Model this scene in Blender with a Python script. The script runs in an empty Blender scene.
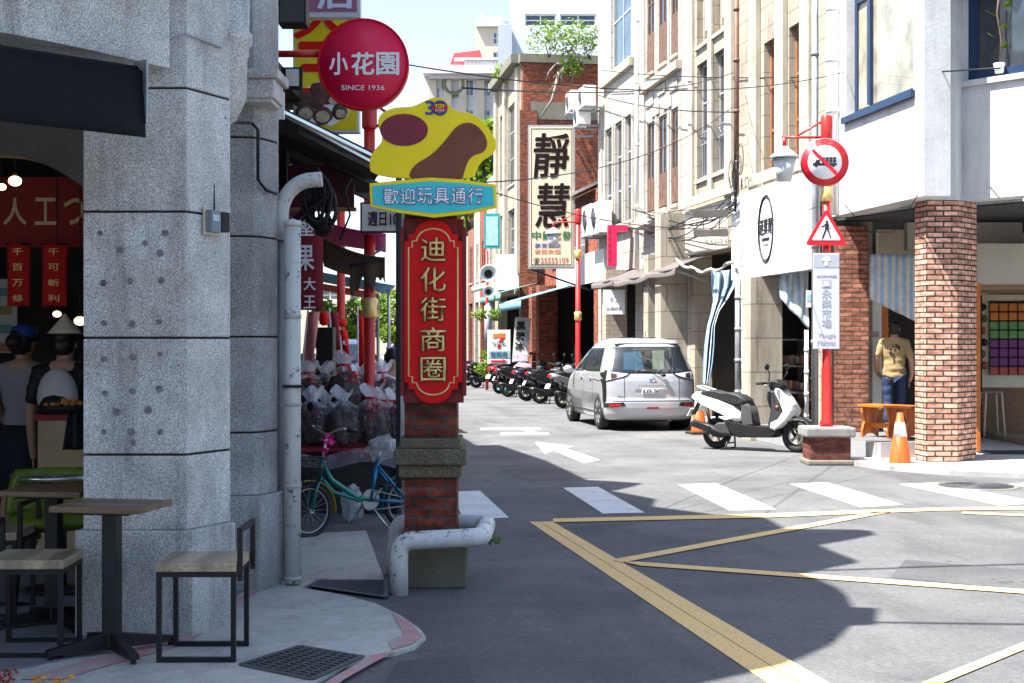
import bpy, bmesh, math, random
from mathutils import Vector, Matrix, noise
random.seed(7)
R = math.radians
SC = bpy.context.scene
COL = SC.collection
# ------------------------------------------------------------------ camera, sky, sun, exposure
F, CX, CY, CH = 1422.2, 512.0, 341.5, 1.6
YAW = R(8.7)
FD = Vector((math.sin(YAW), math.cos(YAW), 0)); RT = Vector((math.cos(YAW), -math.sin(YAW), 0))
cd = bpy.data.cameras.new("Camera"); cam = bpy.data.objects.new("Camera", cd); COL.objects.link(cam)
cam.location = (0, 0, CH); cam.rotation_euler = (R(90), 0, -YAW)
cd.lens = 50; cd.sensor_width = 36; cd.clip_start = .05; cd.clip_end = 2000
SC.camera = cam
SUN_E = R(62); SUN_H = Vector((.9645, .264)).normalized()          # heading of the shadows on the ground
TOSUN = Vector((-SUN_H.x*math.cos(SUN_E), -SUN_H.y*math.cos(SUN_E), math.sin(SUN_E)))
w = bpy.data.worlds.new("World"); SC.world = w; w.use_nodes = True
wn = w.node_tree.nodes; sky = wn.new("ShaderNodeTexSky"); sky.sky_type = 'NISHITA'; sky.sun_disc = False
sky.sun_elevation = SUN_E; sky.sun_rotation = math.atan2(TOSUN.x, TOSUN.y) % (2*math.pi)
sky.air_density = 1.0; sky.dust_density = 1.4; sky.ozone_density = 1.4
w.node_tree.links.new(sky.outputs[0], wn["Background"].inputs[0]); wn["Background"].inputs[1].default_value = .108
sl = bpy.data.lights.new("Sun", 'SUN'); so = bpy.data.objects.new("Sun", sl); COL.objects.link(so)
sl.energy = 5.0; sl.angle = R(.5); sl.color = (1, .972, .925)
so.rotation_euler = TOSUN.to_track_quat('Z', 'Y').to_euler()
SC.view_settings.view_transform = 'Standard'; SC.view_settings.look = 'None'
SC.view_settings.exposure = 1.85; SC.view_settings.gamma = 1
SC.view_settings.use_curve_mapping = False

# ------------------------------------------------------------------ measuring helpers (photo pixel -> point in the street)
def D(px, py, Z):
    p = RT*((px-CX)/F*Z) + FD*Z; p.z = CH + (CY-py)/F*Z; return p
def G(px, py, z=0): return D(px, py, F*(CH-z)/(py-CY))
def C3(X, Z, z=0): p = RT*X + FD*Z; p.z = z; return p
def SX(px, py, x):
    k = (px-CX)/F*RT.x + FD.x; return D(px, py, x/k)
def YX(px, x): return SX(px, 300, x).y
def ZX(px, py, x): return SX(px, py, x).z

# ------------------------------------------------------------------ mesh builder
TM = {}
class MB:
    def __init__(s, M=None): s.v = []; s.f = []; s.sm = []; s.uv = {}; s.M = M or Matrix()
    def add(s, vs, fs, smooth=False):
        b = len(s.v); s.v += [s.M @ Vector(p) for p in vs]
        for f in fs: s.f.append([b+i for i in f]); s.sm.append(smooth)
        return b
    def bx(s, x0, x1, y0, y1, z0, z1):
        s.add([(x0,y0,z0),(x1,y0,z0),(x1,y1,z0),(x0,y1,z0),(x0,y0,z1),(x1,y0,z1),(x1,y1,z1),(x0,y1,z1)],
              [(0,3,2,1),(4,5,6,7),(0,1,5,4),(1,2,6,5),(2,3,7,6),(3,0,4,7)]); return s
    def box(s, cx, cy, cz, sx, sy, sz, rz=0, rx=0, ry=0):
        o = s.M; s.M = o @ Matrix.Translation((cx,cy,cz)) @ Matrix.Rotation(rz,4,'Z') @ Matrix.Rotation(ry,4,'Y') @ Matrix.Rotation(rx,4,'X')
        s.bx(-sx/2,sx/2,-sy/2,sy/2,-sz/2,sz/2); s.M = o; return s
    def bar(s, p0, p1, wd, h=None):
        p0 = Vector(p0); p1 = Vector(p1); d = p1-p0; h = h or wd
        q = d.to_track_quat('Z', 'Y' if abs(d.normalized().z) > .9 else 'X').to_matrix().to_4x4()
        o = s.M; s.M = o @ Matrix.Translation((p0+p1)/2) @ q; L = d.length
        s.bx(-wd/2,wd/2,-h/2,h/2,-L/2,L/2); s.M = o; return s
    def tube(s, pts, r, n=8, caps=True, closed=False):
        pts = [Vector(p) for p in pts]; m = len(pts); rs = r if isinstance(r, (list, tuple)) else [r]*m
        t0 = (pts[1]-pts[0]).normalized(); u = t0.orthogonal().normalized(); vs = []; fs = []
        for i, p in enumerate(pts):
            a = pts[i-1] if i or closed else p; b = pts[(i+1) % m] if i < m-1 or closed else p
            t = (b-a).normalized(); u = (u - t*u.dot(t)).normalized(); w_ = t.cross(u)
            for k in range(n):
                an = 2*math.pi*k/n; vs.append(p + (u*math.cos(an) + w_*math.sin(an))*rs[i])
        for i in range(m if closed else m-1):
            j = (i+1) % m
            for k in range(n): fs.append((i*n+k, i*n+(k+1)%n, j*n+(k+1)%n, j*n+k))
        b = s.add(vs, fs, True)
        if caps and not closed:
            s.f.append([b+k for k in range(n)][::-1]); s.f.append([b+(m-1)*n+k for k in range(n)]); s.sm += [False]*2
        return s
    def cyl(s, p0, p1, r0, r1=None, n=14): return s.tube([p0, p1], [r0, r0 if r1 is None else r1], n)
    def ring(s, c, ax, Rr, r, n=24, m=8):
        ax = Vector(ax).normalized(); u = ax.orthogonal().normalized(); w_ = ax.cross(u); c = Vector(c)
        return s.tube([c+(u*math.cos(2*math.pi*k/n)+w_*math.sin(2*math.pi*k/n))*Rr for k in range(n)], r, m, closed=True)
    def lathe(s, prof, c=(0,0,0), n=20, axis='Z'):
        A = {'Z': Matrix(), 'Y': Matrix.Rotation(-math.pi/2,4,'X'), 'X': Matrix.Rotation(math.pi/2,4,'Y')}[axis]
        o = s.M; s.M = o @ Matrix.Translation(c) @ A; vs = []; fs = []
        for r, z in prof:
            for k in range(n): a = 2*math.pi*k/n; vs.append((r*math.cos(a), r*math.sin(a), z))
        for i in range(len(prof)-1):
            for k in range(n): fs.append((i*n+k, i*n+(k+1)%n, (i+1)*n+(k+1)%n, (i+1)*n+k))
        b = s.add(vs, fs, True)
        for i, fl in ((0, 1), (len(prof)-1, 0)):
            if prof[i][0] > 1e-4:
                f = [b+i*n+k for k in range(n)]; s.f.append(f[::-1] if fl else f); s.sm.append(False)
        s.M = o; return s
    def ell(s, c, r, n=14, m=8, rot=None, lump=0, seed=0):
        o = s.M; s.M = o @ Matrix.Translation(c) @ (rot or Matrix()); vs = []; fs = []
        for i in range(m+1):
            th = math.pi*i/m
            for k in range(n):
                ph = 2*math.pi*k/n; q = Vector((math.sin(th)*math.cos(ph), math.sin(th)*math.sin(ph), math.cos(th)))
                q *= 1 + lump*noise.noise(q*2.2+Vector((seed, seed*.7, 0)))
                vs.append((q.x*r[0], q.y*r[1], q.z*r[2]))
        for i in range(m):
            for k in range(n): fs.append((i*n+k, (i+1)*n+k, (i+1)*n+(k+1)%n, i*n+(k+1)%n))
        s.add(vs, fs, True); s.M = o; return s
    def prism(s, poly, z0, z1):                                     # outline in xy
        n = len(poly); A = sum(poly[i][0]*poly[(i+1)%n][1]-poly[(i+1)%n][0]*poly[i][1] for i in range(n))
        if A < 0: poly = poly[::-1]
        s.add([(p[0],p[1],z0) for p in poly]+[(p[0],p[1],z1) for p in poly],
              [tuple(range(n))[::-1], tuple(range(n,2*n))]+[(i,(i+1)%n,n+(i+1)%n,n+i) for i in range(n)]); return s
    def plate(s, poly, y0, y1):                                     # outline in xz, front at y0
        o = s.M; s.M = o @ Matrix(((1,0,0,0),(0,0,-1,0),(0,1,0,0),(0,0,0,1))); s.prism(poly, -y1, -y0); s.M = o; return s
    def side(s, poly, x0, x1):                                      # outline in yz
        o = s.M; s.M = o @ Matrix(((0,0,1,0),(1,0,0,0),(0,1,0,0),(0,0,0,1))); s.prism(poly, x0, x1); s.M = o; return s
    def pillow(s, poly, hw, inset=.82, soft=.6):                    # yz outline, rounded across x
        n = len(poly); cy = sum(p[0] for p in poly)/n; cz = sum(p[1] for p in poly)/n; vs = []; fs = []
        A = sum(poly[i][0]*poly[(i+1)%n][1]-poly[(i+1)%n][0]*poly[i][1] for i in range(n))
        if A < 0: poly = poly[::-1]
        lv = [(-1, inset), (-.88, (1+inset)/2*1.02), (-soft, 1), (soft, 1), (.88, (1+inset)/2*1.02), (1, inset)]
        for x, k in lv:
            for p in poly: vs.append((x*hw, cy+(p[0]-cy)*k, cz+(p[1]-cz)*k))
        for i in range(len(lv)-1):
            for k in range(n): fs.append((i*n+k, i*n+(k+1)%n, (i+1)*n+(k+1)%n, (i+1)*n+k))
        b = s.add(vs, fs, True)
        s.f.append([b+k for k in range(n)][::-1]); s.f.append([b+5*n+k for k in range(n)]); s.sm += [False]*2; return s
    def grid(s, fn, nu, nv, smooth=True):
        vs = []; uv = []
        for i in range(nu+1):
            for j in range(nv+1): vs.append(fn(i/nu, j/nv)); uv.append((i/nu, j/nv))
        b = s.add(vs, [(i*(nv+1)+j, (i+1)*(nv+1)+j, (i+1)*(nv+1)+j+1, i*(nv+1)+j+1) for i in range(nu) for j in range(nv)], smooth)
        for k, t in enumerate(uv): s.uv[b+k] = t
        return s
    def disc(s, c, r, n=20, ry=None):
        s.add([(c[0]+r*math.cos(2*math.pi*k/n), c[1], c[2]+(ry or r)*math.sin(2*math.pi*k/n)) for k in range(n)], [tuple(range(n))]); return s
    def build(s, name, mat, parent=None, world=False, bevel=0, solid=0, keep=False):
        me = bpy.data.meshes.new(name); off = Vector((0,0,0))
        if parent is not None:
            if world: I = TM[parent.name].inverted(); vs = [I @ p for p in s.v]
            else: vs = s.v
        else:
            vs = s.v
            if not keep:
                a = [min(p[i] for p in vs) for i in range(3)]; b = [max(p[i] for p in vs) for i in range(3)]
                off = Vector(((a[0]+b[0])/2, (a[1]+b[1])/2, a[2])); vs = [p-off for p in vs]
        me.from_pydata([tuple(p) for p in vs], [], s.f)
        me.polygons.foreach_set("use_smooth", s.sm)
        if s.uv:
            ul = me.uv_layers.new(name="UVMap")
            for l in me.loops: ul.data[l.index].uv = s.uv.get(l.vertex_index, (0,0))
        if bevel:
            bm = bmesh.new(); bm.from_mesh(me); bmesh.ops.remove_doubles(bm, verts=bm.verts, dist=1e-5)
            es = [e for e in bm.edges if len(e.link_faces) == 2 and e.calc_face_angle(0) > .6]
            bmesh.ops.bevel(bm, geom=es, offset=bevel, segments=2, profile=.6, affect='EDGES', clamp_overlap=True)
            bm.to_mesh(me); bm.free()
        me.materials.append(mat); me.update()
        o = bpy.data.objects.new(name, me); COL.objects.link(o)
        if parent is not None: o.parent = parent; TM[o.name] = TM[parent.name]
        else: o.location = off; TM[o.name] = Matrix.Translation(off)
        if solid:
            md = o.modifiers.new("thickness", 'SOLIDIFY'); md.thickness = solid; md.offset = 0
        return o

def tag(o, label, cat, group=None, kind=None):
    if label: o['label'] = label
    if cat: o['category'] = cat
    if group: o['group'] = group
    if kind: o['kind'] = kind
    return o
def thing(name, label, cat, loc=(0,0,0), rz=0, group=None):
    o = bpy.data.objects.new(name, None); COL.objects.link(o); o.location = loc; o.rotation_euler = (0,0,rz); o.empty_display_size = .2
    TM[o.name] = Matrix.Translation(loc) @ Matrix.Rotation(rz,4,'Z'); return tag(o, label, cat, group)
def copy_tree(o, parent=None, loc=None, rz=None, label=None):
    c = o.copy(); COL.objects.link(c)
    if parent is not None: c.parent = parent
    if loc is not None: c.location = loc
    if rz is not None: c.rotation_euler = (0,0,rz)
    if label: c['label'] = label
    TM[c.name] = Matrix.Translation(c.location) @ Matrix.Rotation(c.rotation_euler[2],4,'Z')
    for ch in list(o.children): copy_tree(ch, c)
    return c
def recolor(root, d):                                              # painted differently: same mesh, other material slot on the object
    for o in [root]+list(root.children_recursive):
        if o.type == 'MESH' and o.data.materials and o.data.materials[0] in d:
            m = d[o.data.materials[0]]; o.material_slots[0].link = 'OBJECT'; o.material_slots[0].material = m
def structure(o): o['kind'] = 'structure'; return o
def glyph(parent, body, cx, cz, wd, h, mat, y=-.01, name='lettering', bold=0, depth=.003, shear=0, rot=0):
    c = bpy.data.curves.new("t", 'FONT'); c.body = body; c.extrude = 0; c.offset = min(bold, .006); c.resolution_u = 3; c.shear = shear
    o = bpy.data.objects.new("t", c); COL.objects.link(o)
    dg = bpy.context.evaluated_depsgraph_get(); me = bpy.data.meshes.new_from_object(o.evaluated_get(dg))
    bpy.data.objects.remove(o); bpy.data.curves.remove(c)
    xs = [v.co.x for v in me.vertices]; ys = [v.co.y for v in me.vertices]
    x0, x1, y0, y1 = min(xs), max(xs), min(ys), max(ys)
    cr, sr = math.cos(rot), math.sin(rot)
    for v in me.vertices:
        a = ((v.co.x-x0)/max(x1-x0,1e-6)-.5)*wd; b = ((v.co.y-y0)/max(y1-y0,1e-6)-.5)*h
        v.co = (cx+a*cr-b*sr, y, cz+a*sr+b*cr)
    if bold > .006:                                                 # a heavier stroke: the same outline struck again a little to each side
        e = (bold-.006)*.9*wd/max(len(body)*.6 if len(body) > 2 else 1, 1); V0 = [v.co.copy() for v in me.vertices]; F0 = [tuple(p.vertices) for p in me.polygons]; VV = []; FF = []
        for j, (ax, az) in enumerate(((0,0),(e,0),(-e,0),(0,e*.8),(0,-e*.8),(e*.7,e*.6),(-e*.7,-e*.6))):
            o_ = len(VV); VV += [(p.x+ax, p.y-.0007*j, p.z+az) for p in V0]; FF += [tuple(i+o_ for i in f) for f in F0]
        bpy.data.meshes.remove(me); me = bpy.data.meshes.new(name); me.from_pydata(VV, [], FF); depth = min(depth, .0005)
    me.name = name; me.materials.clear(); me.materials.append(mat); me.update()
    t = bpy.data.objects.new(name, me); COL.objects.link(t)
    if parent is not None: t.parent = parent; TM[t.name] = TM[parent.name]
    md = t.modifiers.new("thickness", 'SOLIDIFY'); md.thickness = depth; md.offset = 0
    return t
def skin(pts, edges, rad, lv=2, M=None):
    """one continuous body surface grown round a skeleton; returns (verts, faces)"""
    me = bpy.data.meshes.new("s"); me.from_pydata([tuple(p) for p in pts], edges, []); o = bpy.data.objects.new("s", me); COL.objects.link(o)
    o.modifiers.new("k", 'SKIN'); sv = me.skin_vertices[0].data
    for i, r in enumerate(rad): sv[i].radius = r if isinstance(r, tuple) else (r, r); sv[i].use_root = (i == 0)
    m2 = o.modifiers.new("b", 'SUBSURF'); m2.levels = lv
    dg = bpy.context.evaluated_depsgraph_get(); e = bpy.data.meshes.new_from_object(o.evaluated_get(dg))
    r = ([v.co.copy() for v in e.vertices], [tuple(p.vertices) for p in e.polygons]); bpy.data.objects.remove(o); return r

# ------------------------------------------------------------------ materials
class NT:
    def __init__(s, name):
        s.m = bpy.data.materials.new(name); s.m.use_nodes = True; s.t = s.m.node_tree; s.b = s.t.nodes["Principled BSDF"]
    def n(s, ty, **k):
        x = s.t.nodes.new("ShaderNode"+ty)
        for a, v in k.items(): setattr(x, a, v)
        return x
    def l(s, a, b): s.t.links.new(a, b)
    def val(s, x, inp, v):
        if hasattr(v, 'node') or isinstance(v, bpy.types.NodeSocket): s.l(v, x.inputs[inp])
        else: x.inputs[inp].default_value = v
    def math(s, op, a, b=0): x = s.n("Math", operation=op); s.val(x, 0, a); s.val(x, 1, b); return x.outputs[0]
    def mix(s, f, a, b, mode='MIX'):
        x = s.n("MixRGB", blend_type=mode); s.val(x, 0, f)
        for i, c in ((1, a), (2, b)): s.val(x, i, c if isinstance(c, bpy.types.NodeSocket) else (*c[:3], 1))
        return x.outputs[0]
    def coord(s, k='Object'): return s.n("TexCoord").outputs[k]
    def noise(s, vec, scale, det=4, rough=.55):
        x = s.n("TexNoise"); s.l(vec, x.inputs['Vector']); x.inputs['Scale'].default_value = scale; x.inputs['Detail'].default_value = det
        x.inputs['Roughness'].default_value = rough; return x.outputs[0]
    def ramp(s, f, a, b, ca=(0,0,0), cb=(1,1,1)):
        x = s.n("ValToRGB"); s.l(f, x.inputs[0]); e = x.color_ramp.elements; e[0].position = a; e[1].position = b
        e[0].color = (*ca, 1); e[1].color = (*cb, 1); return x.outputs[0]
    def scaled(s, vec, v): x = s.n("VectorMath", operation='MULTIPLY'); s.l(vec, x.inputs[0]); x.inputs[1].default_value = v; return x.outputs[0]
    def bump(s, h, st, dist=.01):
        x = s.n("Bump"); s.l(h, x.inputs['Height']); x.inputs['Strength'].default_value = st; x.inputs['Distance'].default_value = dist
        s.l(x.outputs[0], s.b.inputs['Normal'])
    def wall_uv(s):                                                # (along the wall, up, 0) on any upright face
        tc = s.n("TexCoord"); p = s.n("SeparateXYZ"); s.l(tc.outputs['Object'], p.inputs[0]); q = s.n("SeparateXYZ"); s.l(tc.outputs['Normal'], q.inputs[0])
        u = s.math('SUBTRACT', s.math('MULTIPLY', p.outputs[1], q.outputs[0]), s.math('MULTIPLY', p.outputs[0], q.outputs[1]))
        c = s.n("CombineXYZ"); s.l(u, c.inputs[0]); s.l(p.outputs[2], c.inputs[1]); return c.outputs[0]
    def fin(s, col, rough=.7, metal=0, spec=.5):
        s.val(s.b, 'Base Color', col if isinstance(col, bpy.types.NodeSocket) else (*col[:3], 1)); s.val(s.b, 'Roughness', rough)
        s.b.inputs['Metallic'].default_value = metal; s.b.inputs['Specular IOR Level'].default_value = spec; return s.m
MC = {}
def mat(name, col, rough=.6, metal=0, var=.18, scale=5, bump=0, spec=.4, streak=0, dirt=(.05,.045,.04)):
    if name in MC: return MC[name]
    t = NT(name); c = col
    if var:
        v = t.coord(); n1 = t.noise(v, scale, 5)
        c = t.mix(t.ramp(n1, .3, .7), [x*(1-var) for x in col], [min(1, x*(1+var)) for x in col])
        if streak:
            n2 = t.noise(t.scaled(v, (1.6, 1.6, .16)), 2.4, 6, .65); n3 = t.noise(v, .9, 6, .7)
            k = t.math('MULTIPLY', t.ramp(n2, .48, .75), t.ramp(n3, .35, .65)); c = t.mix(t.math('MULTIPLY', k, streak), c, dirt)
            n4 = t.noise(v, 38, 3); c = t.mix(.35, c, t.mix(1, c, t.ramp(n4, .3, .6, (.72,)*3, (1.1,)*3), 'MULTIPLY'))
        if bump: t.bump(t.noise(v, scale*9, 4), bump)
        rough = t.math('ADD', t.math('MULTIPLY', n1, .22), rough-.11)
    MC[name] = t.fin(c, rough, metal, spec); return MC[name]
def flat(name, col, rough=.5, spec=.4, metal=0): return mat(name, col, rough, metal, 0, spec=spec)
def brick_mat(name, c1, c2, mortar, bw=.21, bh=.062, ms=.008, grime=.4, off=.5):
    t = NT(name); uv = t.wall_uv(); b = t.n("TexBrick"); t.l(uv, b.inputs['Vector']); b.offset = off
    b.inputs['Scale'].default_value = 1; b.inputs['Brick Width'].default_value = bw; b.inputs['Row Height'].default_value = bh
    b.inputs['Mortar Size'].default_value = ms; b.inputs['Mortar Smooth'].default_value = .25
    b.inputs['Color1'].default_value = (*c1,1); b.inputs['Color2'].default_value = (*c2,1); b.inputs['Mortar'].default_value = (*mortar,1)
    v = t.coord(); n = t.noise(v, 22, 5, .7); n2 = t.noise(v, 1.7, 5, .65); n3 = t.noise(v, 95, 2)
    c = t.mix(1, b.outputs[0], t.ramp(n, .25, .75, (.50,)*3, (1.35,)*3), 'MULTIPLY'); c = t.mix(1, c, t.ramp(t.noise(t.scaled(uv, (4.7, 14.7, 1)), 1, 1), .35, .65, (.6,.58,.56), (1.25,1.22,1.2)), 'MULTIPLY')
    c = t.mix(t.math('MULTIPLY', t.ramp(n2, .45, .75), grime), c, (.05,.045,.04))
    h = t.math('ADD', t.math('SUBTRACT', 1, b.outputs[1]), t.math('MULTIPLY', n3, .3)); t.bump(h, .7, .008)
    return t.fin(c, .85, spec=.2)
def granite_mat(name, a, b, streak=.5, joint=0):
    t = NT(name); v = t.coord(); n = t.noise(v, 135, 3, .7); m = t.noise(v, 300, 2); big = t.noise(v, 3.1, 6, .7)
    c = t.mix(t.ramp(n, .36, .64), a, b); c = t.mix(t.ramp(m, .60, .66), c, [x*.35 for x in a]); c = t.mix(t.ramp(m, .30, .36, (.55,)*3, (0,0,0)), c, (.72,.72,.72))
    c = t.mix(1, c, t.ramp(big, .3, .72, (.70,.69,.67), (1.16,1.16,1.15)), 'MULTIPLY'); lo = t.noise(v, .8, 4, .6); c = t.mix(1, c, t.ramp(lo, .35, .65, (.82,.80,.77), (1.1,)*3), 'MULTIPLY')
    sx = t.n('SeparateXYZ'); t.l(v, sx.inputs[0]); gr = t.ramp(sx.outputs[2], .0, .55, (.6,)*3, (0,0,0)); c = t.mix(t.math('MULTIPLY', gr, t.ramp(big, .35, .6)), c, (.10,.095,.09))
    s2 = t.noise(t.scaled(v, (2.2, 2.2, .3)), 2.3, 6, .7); c = t.mix(t.math('MULTIPLY', t.ramp(s2, .53, .74), streak), c, (.07,.068,.062))
    t.bump(t.math('ADD', n, t.math('MULTIPLY', m, .6)), .5, .004); return t.fin(c, .78, spec=.3)
def asphalt_mat(nm="asphalt", k=1.):
    t = NT(nm); v = t.coord(); f = t.noise(v, 160, 3, .8); m = t.noise(v, 26, 4, .7); b = t.noise(v, .55, 6, .68); st = t.noise(t.scaled(v, (1.3, .22, 1)), .9, 6, .7)
    c = t.mix(t.ramp(f, .34, .68), (.045,.046,.05), (.25,.248,.243)); c = t.mix(1, c, t.ramp(m, .3, .7, (.72,)*3, (1.18,)*3), 'MULTIPLY')
    c = t.mix(1, c, t.ramp(b, .32, .68, (.60,.605,.62), (1.2,1.19,1.17)), 'MULTIPLY')
    c = t.mix(t.math('MULTIPLY', t.ramp(st, .52, .74), .6), c, (.045,.045,.048))
    vo = t.n("TexVoronoi", feature='DISTANCE_TO_EDGE'); wv = t.n("VectorMath", operation='ADD'); t.l(v, wv.inputs[0])
    nz = t.n("TexNoise"); t.l(v, nz.inputs['Vector']); nz.inputs['Scale'].default_value = 1.4; nz.inputs['Detail'].default_value = 6
    s5 = t.n("VectorMath", operation='SCALE'); t.l(nz.outputs[1], s5.inputs[0]); s5.inputs['Scale'].default_value = 1.6; t.l(s5.outputs[0], wv.inputs[1])
    t.l(wv.outputs[0], vo.inputs['Vector']); vo.inputs['Scale'].default_value = .23
    cr = t.math('MULTIPLY', t.ramp(vo.outputs[0], .0, .0035, (1,1,1), (0,0,0)), t.ramp(t.noise(v, .35, 3), .5, .6)); c = t.mix(t.math('MULTIPLY', cr, .7), c, (.025,.025,.027))
    sp = t.n("TexVoronoi"); t.l(v, sp.inputs['Vector']); sp.inputs['Scale'].default_value = 2.3; c = t.mix(t.math('MULTIPLY', t.ramp(sp.outputs[0], .03, .06, (1,1,1), (0,0,0)), t.ramp(b, .5, .52)), c, (.04,.04,.04))
    c = t.mix(1, c, (k,k,k), 'MULTIPLY'); t.bump(f, .9, .008); return t.fin(c, .82, spec=.25)
def paint_mark(name, col, wear=.5):
    t = NT(name); v = t.coord(); n = t.noise(v, 60, 4, .8); b = t.noise(v, 2.2, 6, .75)
    k = t.math('MULTIPLY', t.ramp(n, .47, .56), t.ramp(b, .34, .60)); c = t.mix(t.ramp(b, .3, .7), [x*.86 for x in col], col)
    c = t.mix(t.math('MULTIPLY', k, wear), c, (.12,.12,.12)); ck = t.noise(t.scaled(v, (1, 1, 1)), 11, 2); t.bump(n, .3, .004)
    return t.fin(c, .7, spec=.3)
def concrete_mat(name, col, stain=.5, joints=0):
    t = NT(name); v = t.coord(); f = t.noise(v, 110, 3, .75); b = t.noise(v, 1.6, 7, .7); c = t.mix(t.ramp(f, .35, .65), [x*.82 for x in col], [x*1.15 for x in col])
    c = t.mix(1, c, t.ramp(b, .3, .7, (.80,.785,.76), (1.1,1.09,1.07)), 'MULTIPLY'); s2 = t.noise(v, 5, 6, .75)
    s3 = t.noise(v, 19, 5, .8); c = t.mix(t.math('MULTIPLY', t.math('MULTIPLY', t.ramp(s2, .38, .80), t.ramp(s3, .35, .70)), stain), c, (.09,.085,.078)); t.bump(t.math('ADD', f, t.math('MULTIPLY', s2, 1.5)), .4, .006); return t.fin(c, .85, spec=.25)
def tile_mat(name, col, joint, bw, bh, ms=.012, streak=.35, off=0.):
    t = NT(name); uv = t.wall_uv(); b = t.n("TexBrick"); t.l(uv, b.inputs['Vector']); b.offset = off
    b.inputs['Scale'].default_value = 1; b.inputs['Brick Width'].default_value = bw; b.inputs['Row Height'].default_value = bh; b.inputs['Mortar Size'].default_value = ms
    b.inputs['Color1'].default_value = (*[x*.94 for x in col],1); b.inputs['Color2'].default_value = (*[min(1, x*1.05) for x in col],1); b.inputs['Mortar'].default_value = (*joint,1)
    v = t.coord(); n = t.noise(v, 45, 4, .7); c = t.mix(1, b.outputs[0], t.ramp(n, .3, .7, (.87,)*3, (1.08,)*3), 'MULTIPLY')
    s2 = t.noise(t.scaled(v, (2, 2, .2)), 2, 6, .7); n5 = t.noise(v, 1.1, 5, .7)
    c = t.mix(t.math('MULTIPLY', t.math('MULTIPLY', t.ramp(s2, .42, .66), t.ramp(n5, .30, .60)), streak), c, (.12,.105,.085))
    t.bump(t.math('SUBTRACT', n, b.outputs[1]), .3, .006); return t.fin(c, .8, spec=.25)
def stripe_mat(name, a, b, n, axis=0):
    t = NT(name); s_ = t.n("SeparateXYZ"); t.l(t.coord('UV'), s_.inputs[0]); fr = t.math('FRACT', t.math('MULTIPLY', s_.outputs[axis], n))
    v = t.coord(); c = t.mix(t.math('GREATER_THAN', fr, .5), a, b); c = t.mix(1, c, t.ramp(t.noise(v, 9, 4), .3, .7, (.8,)*3, (1.1,)*3), 'MULTIPLY')
    m = t.fin(c, .6); t.b.inputs['Transmission Weight'].default_value = 0; return m
def glass_mat(name, col=(.03,.035,.04), rough=.06, spec=.8):
    t = NT(name); v = t.coord(); n = t.noise(v, 2.3, 3); t.bump(n, .05, .02); return t.fin(t.mix(t.ramp(n, .3, .7), [x*.6 for x in col], [x*1.5 for x in col]), rough, spec=spec)
def clear_mat(name, tint=(1,1,1), alpha=.3, rough=.15, crinkle=0):
    t = NT(name); v = t.coord(); a = alpha
    if crinkle:
        n = t.noise(v, 16, 4, .7); t.bump(n, crinkle, .03); a = t.math('ADD', t.math('MULTIPLY', t.ramp(t.noise(v, 14, 4), .50, .85), .5), alpha*.5)
    if crinkle == .35:                                              # bags: clear over the goods, milky at the neck; highlights painted as whiter streaks
        s_ = t.n("SeparateXYZ"); t.l(t.coord('UV'), s_.inputs[0]); st = t.noise(t.scaled(v, (1, 1, .35)), 30, 3, .6)
        a = t.math('ADD', t.math('MULTIPLY', t.ramp(s_.outputs[1], .52, .80), .48), t.math('MULTIPLY', t.ramp(st, .56, .78), .32)); a = t.math('MINIMUM', t.math('ADD', a, .03), .9)
    t.val(t.b, 'Alpha', a); return t.fin(tint, rough, spec=.45)
def leaf_mat(name, col, tl=.25):
    t = NT(name); oi = t.n("TexCoord"); n = t.noise(oi.outputs['Object'], 3.1, 3); n2 = t.noise(oi.outputs['Object'], 23, 1)
    c = t.mix(t.ramp(n, .3, .7), [x*.6 for x in col], [x*1.35 for x in col]); c = t.mix(t.ramp(n2, .4, .65), c, (col[0]*1.9, col[1]*1.5, col[2]*.8))
    m = t.fin(c, .55, spec=.3); tr = t.n("BsdfTranslucent"); t.l(c, tr.inputs[0]); mx = t.n("MixShader"); mx.inputs[0].default_value = tl
    t.l(t.b.outputs[0], mx.inputs[1]); t.l(tr.outputs[0], mx.inputs[2]); t.l(mx.outputs[0], t.t.nodes["Material Output"].inputs[0]); return m
def lamp_mat(name, col, st):
    t = NT(name); m = t.fin(col, .4); t.b.inputs['Emission Color'].default_value = (*col,1); t.b.inputs['Emission Strength'].default_value = st; return m

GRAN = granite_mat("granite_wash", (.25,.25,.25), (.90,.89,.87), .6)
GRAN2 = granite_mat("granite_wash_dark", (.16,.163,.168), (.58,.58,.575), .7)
JOINT = flat("joint", (.025,.022,.02), .9)
ASPH = asphalt_mat(); ASPH2 = asphalt_mat("asphalt_patch", .80)
CONC = concrete_mat("pavement_concrete", (.47,.455,.425), 1.0)
CONC2 = concrete_mat("old_concrete", (.20,.185,.15), .75)
KERB = concrete_mat("kerb_stone", (.34,.34,.345), .3)
WMARK = paint_mark("white_road_paint", (.74,.74,.73), .9)
YMARK = paint_mark("yellow_road_paint", (.84,.54,.20), .55)
t_ = NT("red_road_paint"); v_ = t_.coord(); n_ = t_.noise(v_, 7, 7, .8); f_ = t_.noise(v_, 90, 3, .8)
RMARK = t_.fin(t_.mix(t_.math('MULTIPLY', t_.ramp(n_, .40, .56), t_.ramp(f_, .25, .5)), (.33,.325,.315), (.46,.19,.18)), .85, spec=.2)
BRK = brick_mat("red_brick", (.15,.034,.02), (.25,.06,.035), (.085,.07,.06), .20, .065, .009, .6)
BRK_P = brick_mat("pale_brick", (.74,.43,.32), (.48,.23,.16), (.06,.048,.042), .21, .068, .011, .12)
BRK_D = brick_mat("brown_brick", (.30,.115,.075), (.40,.18,.12), (.10,.075,.06), .22, .07, .010, .45)
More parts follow.
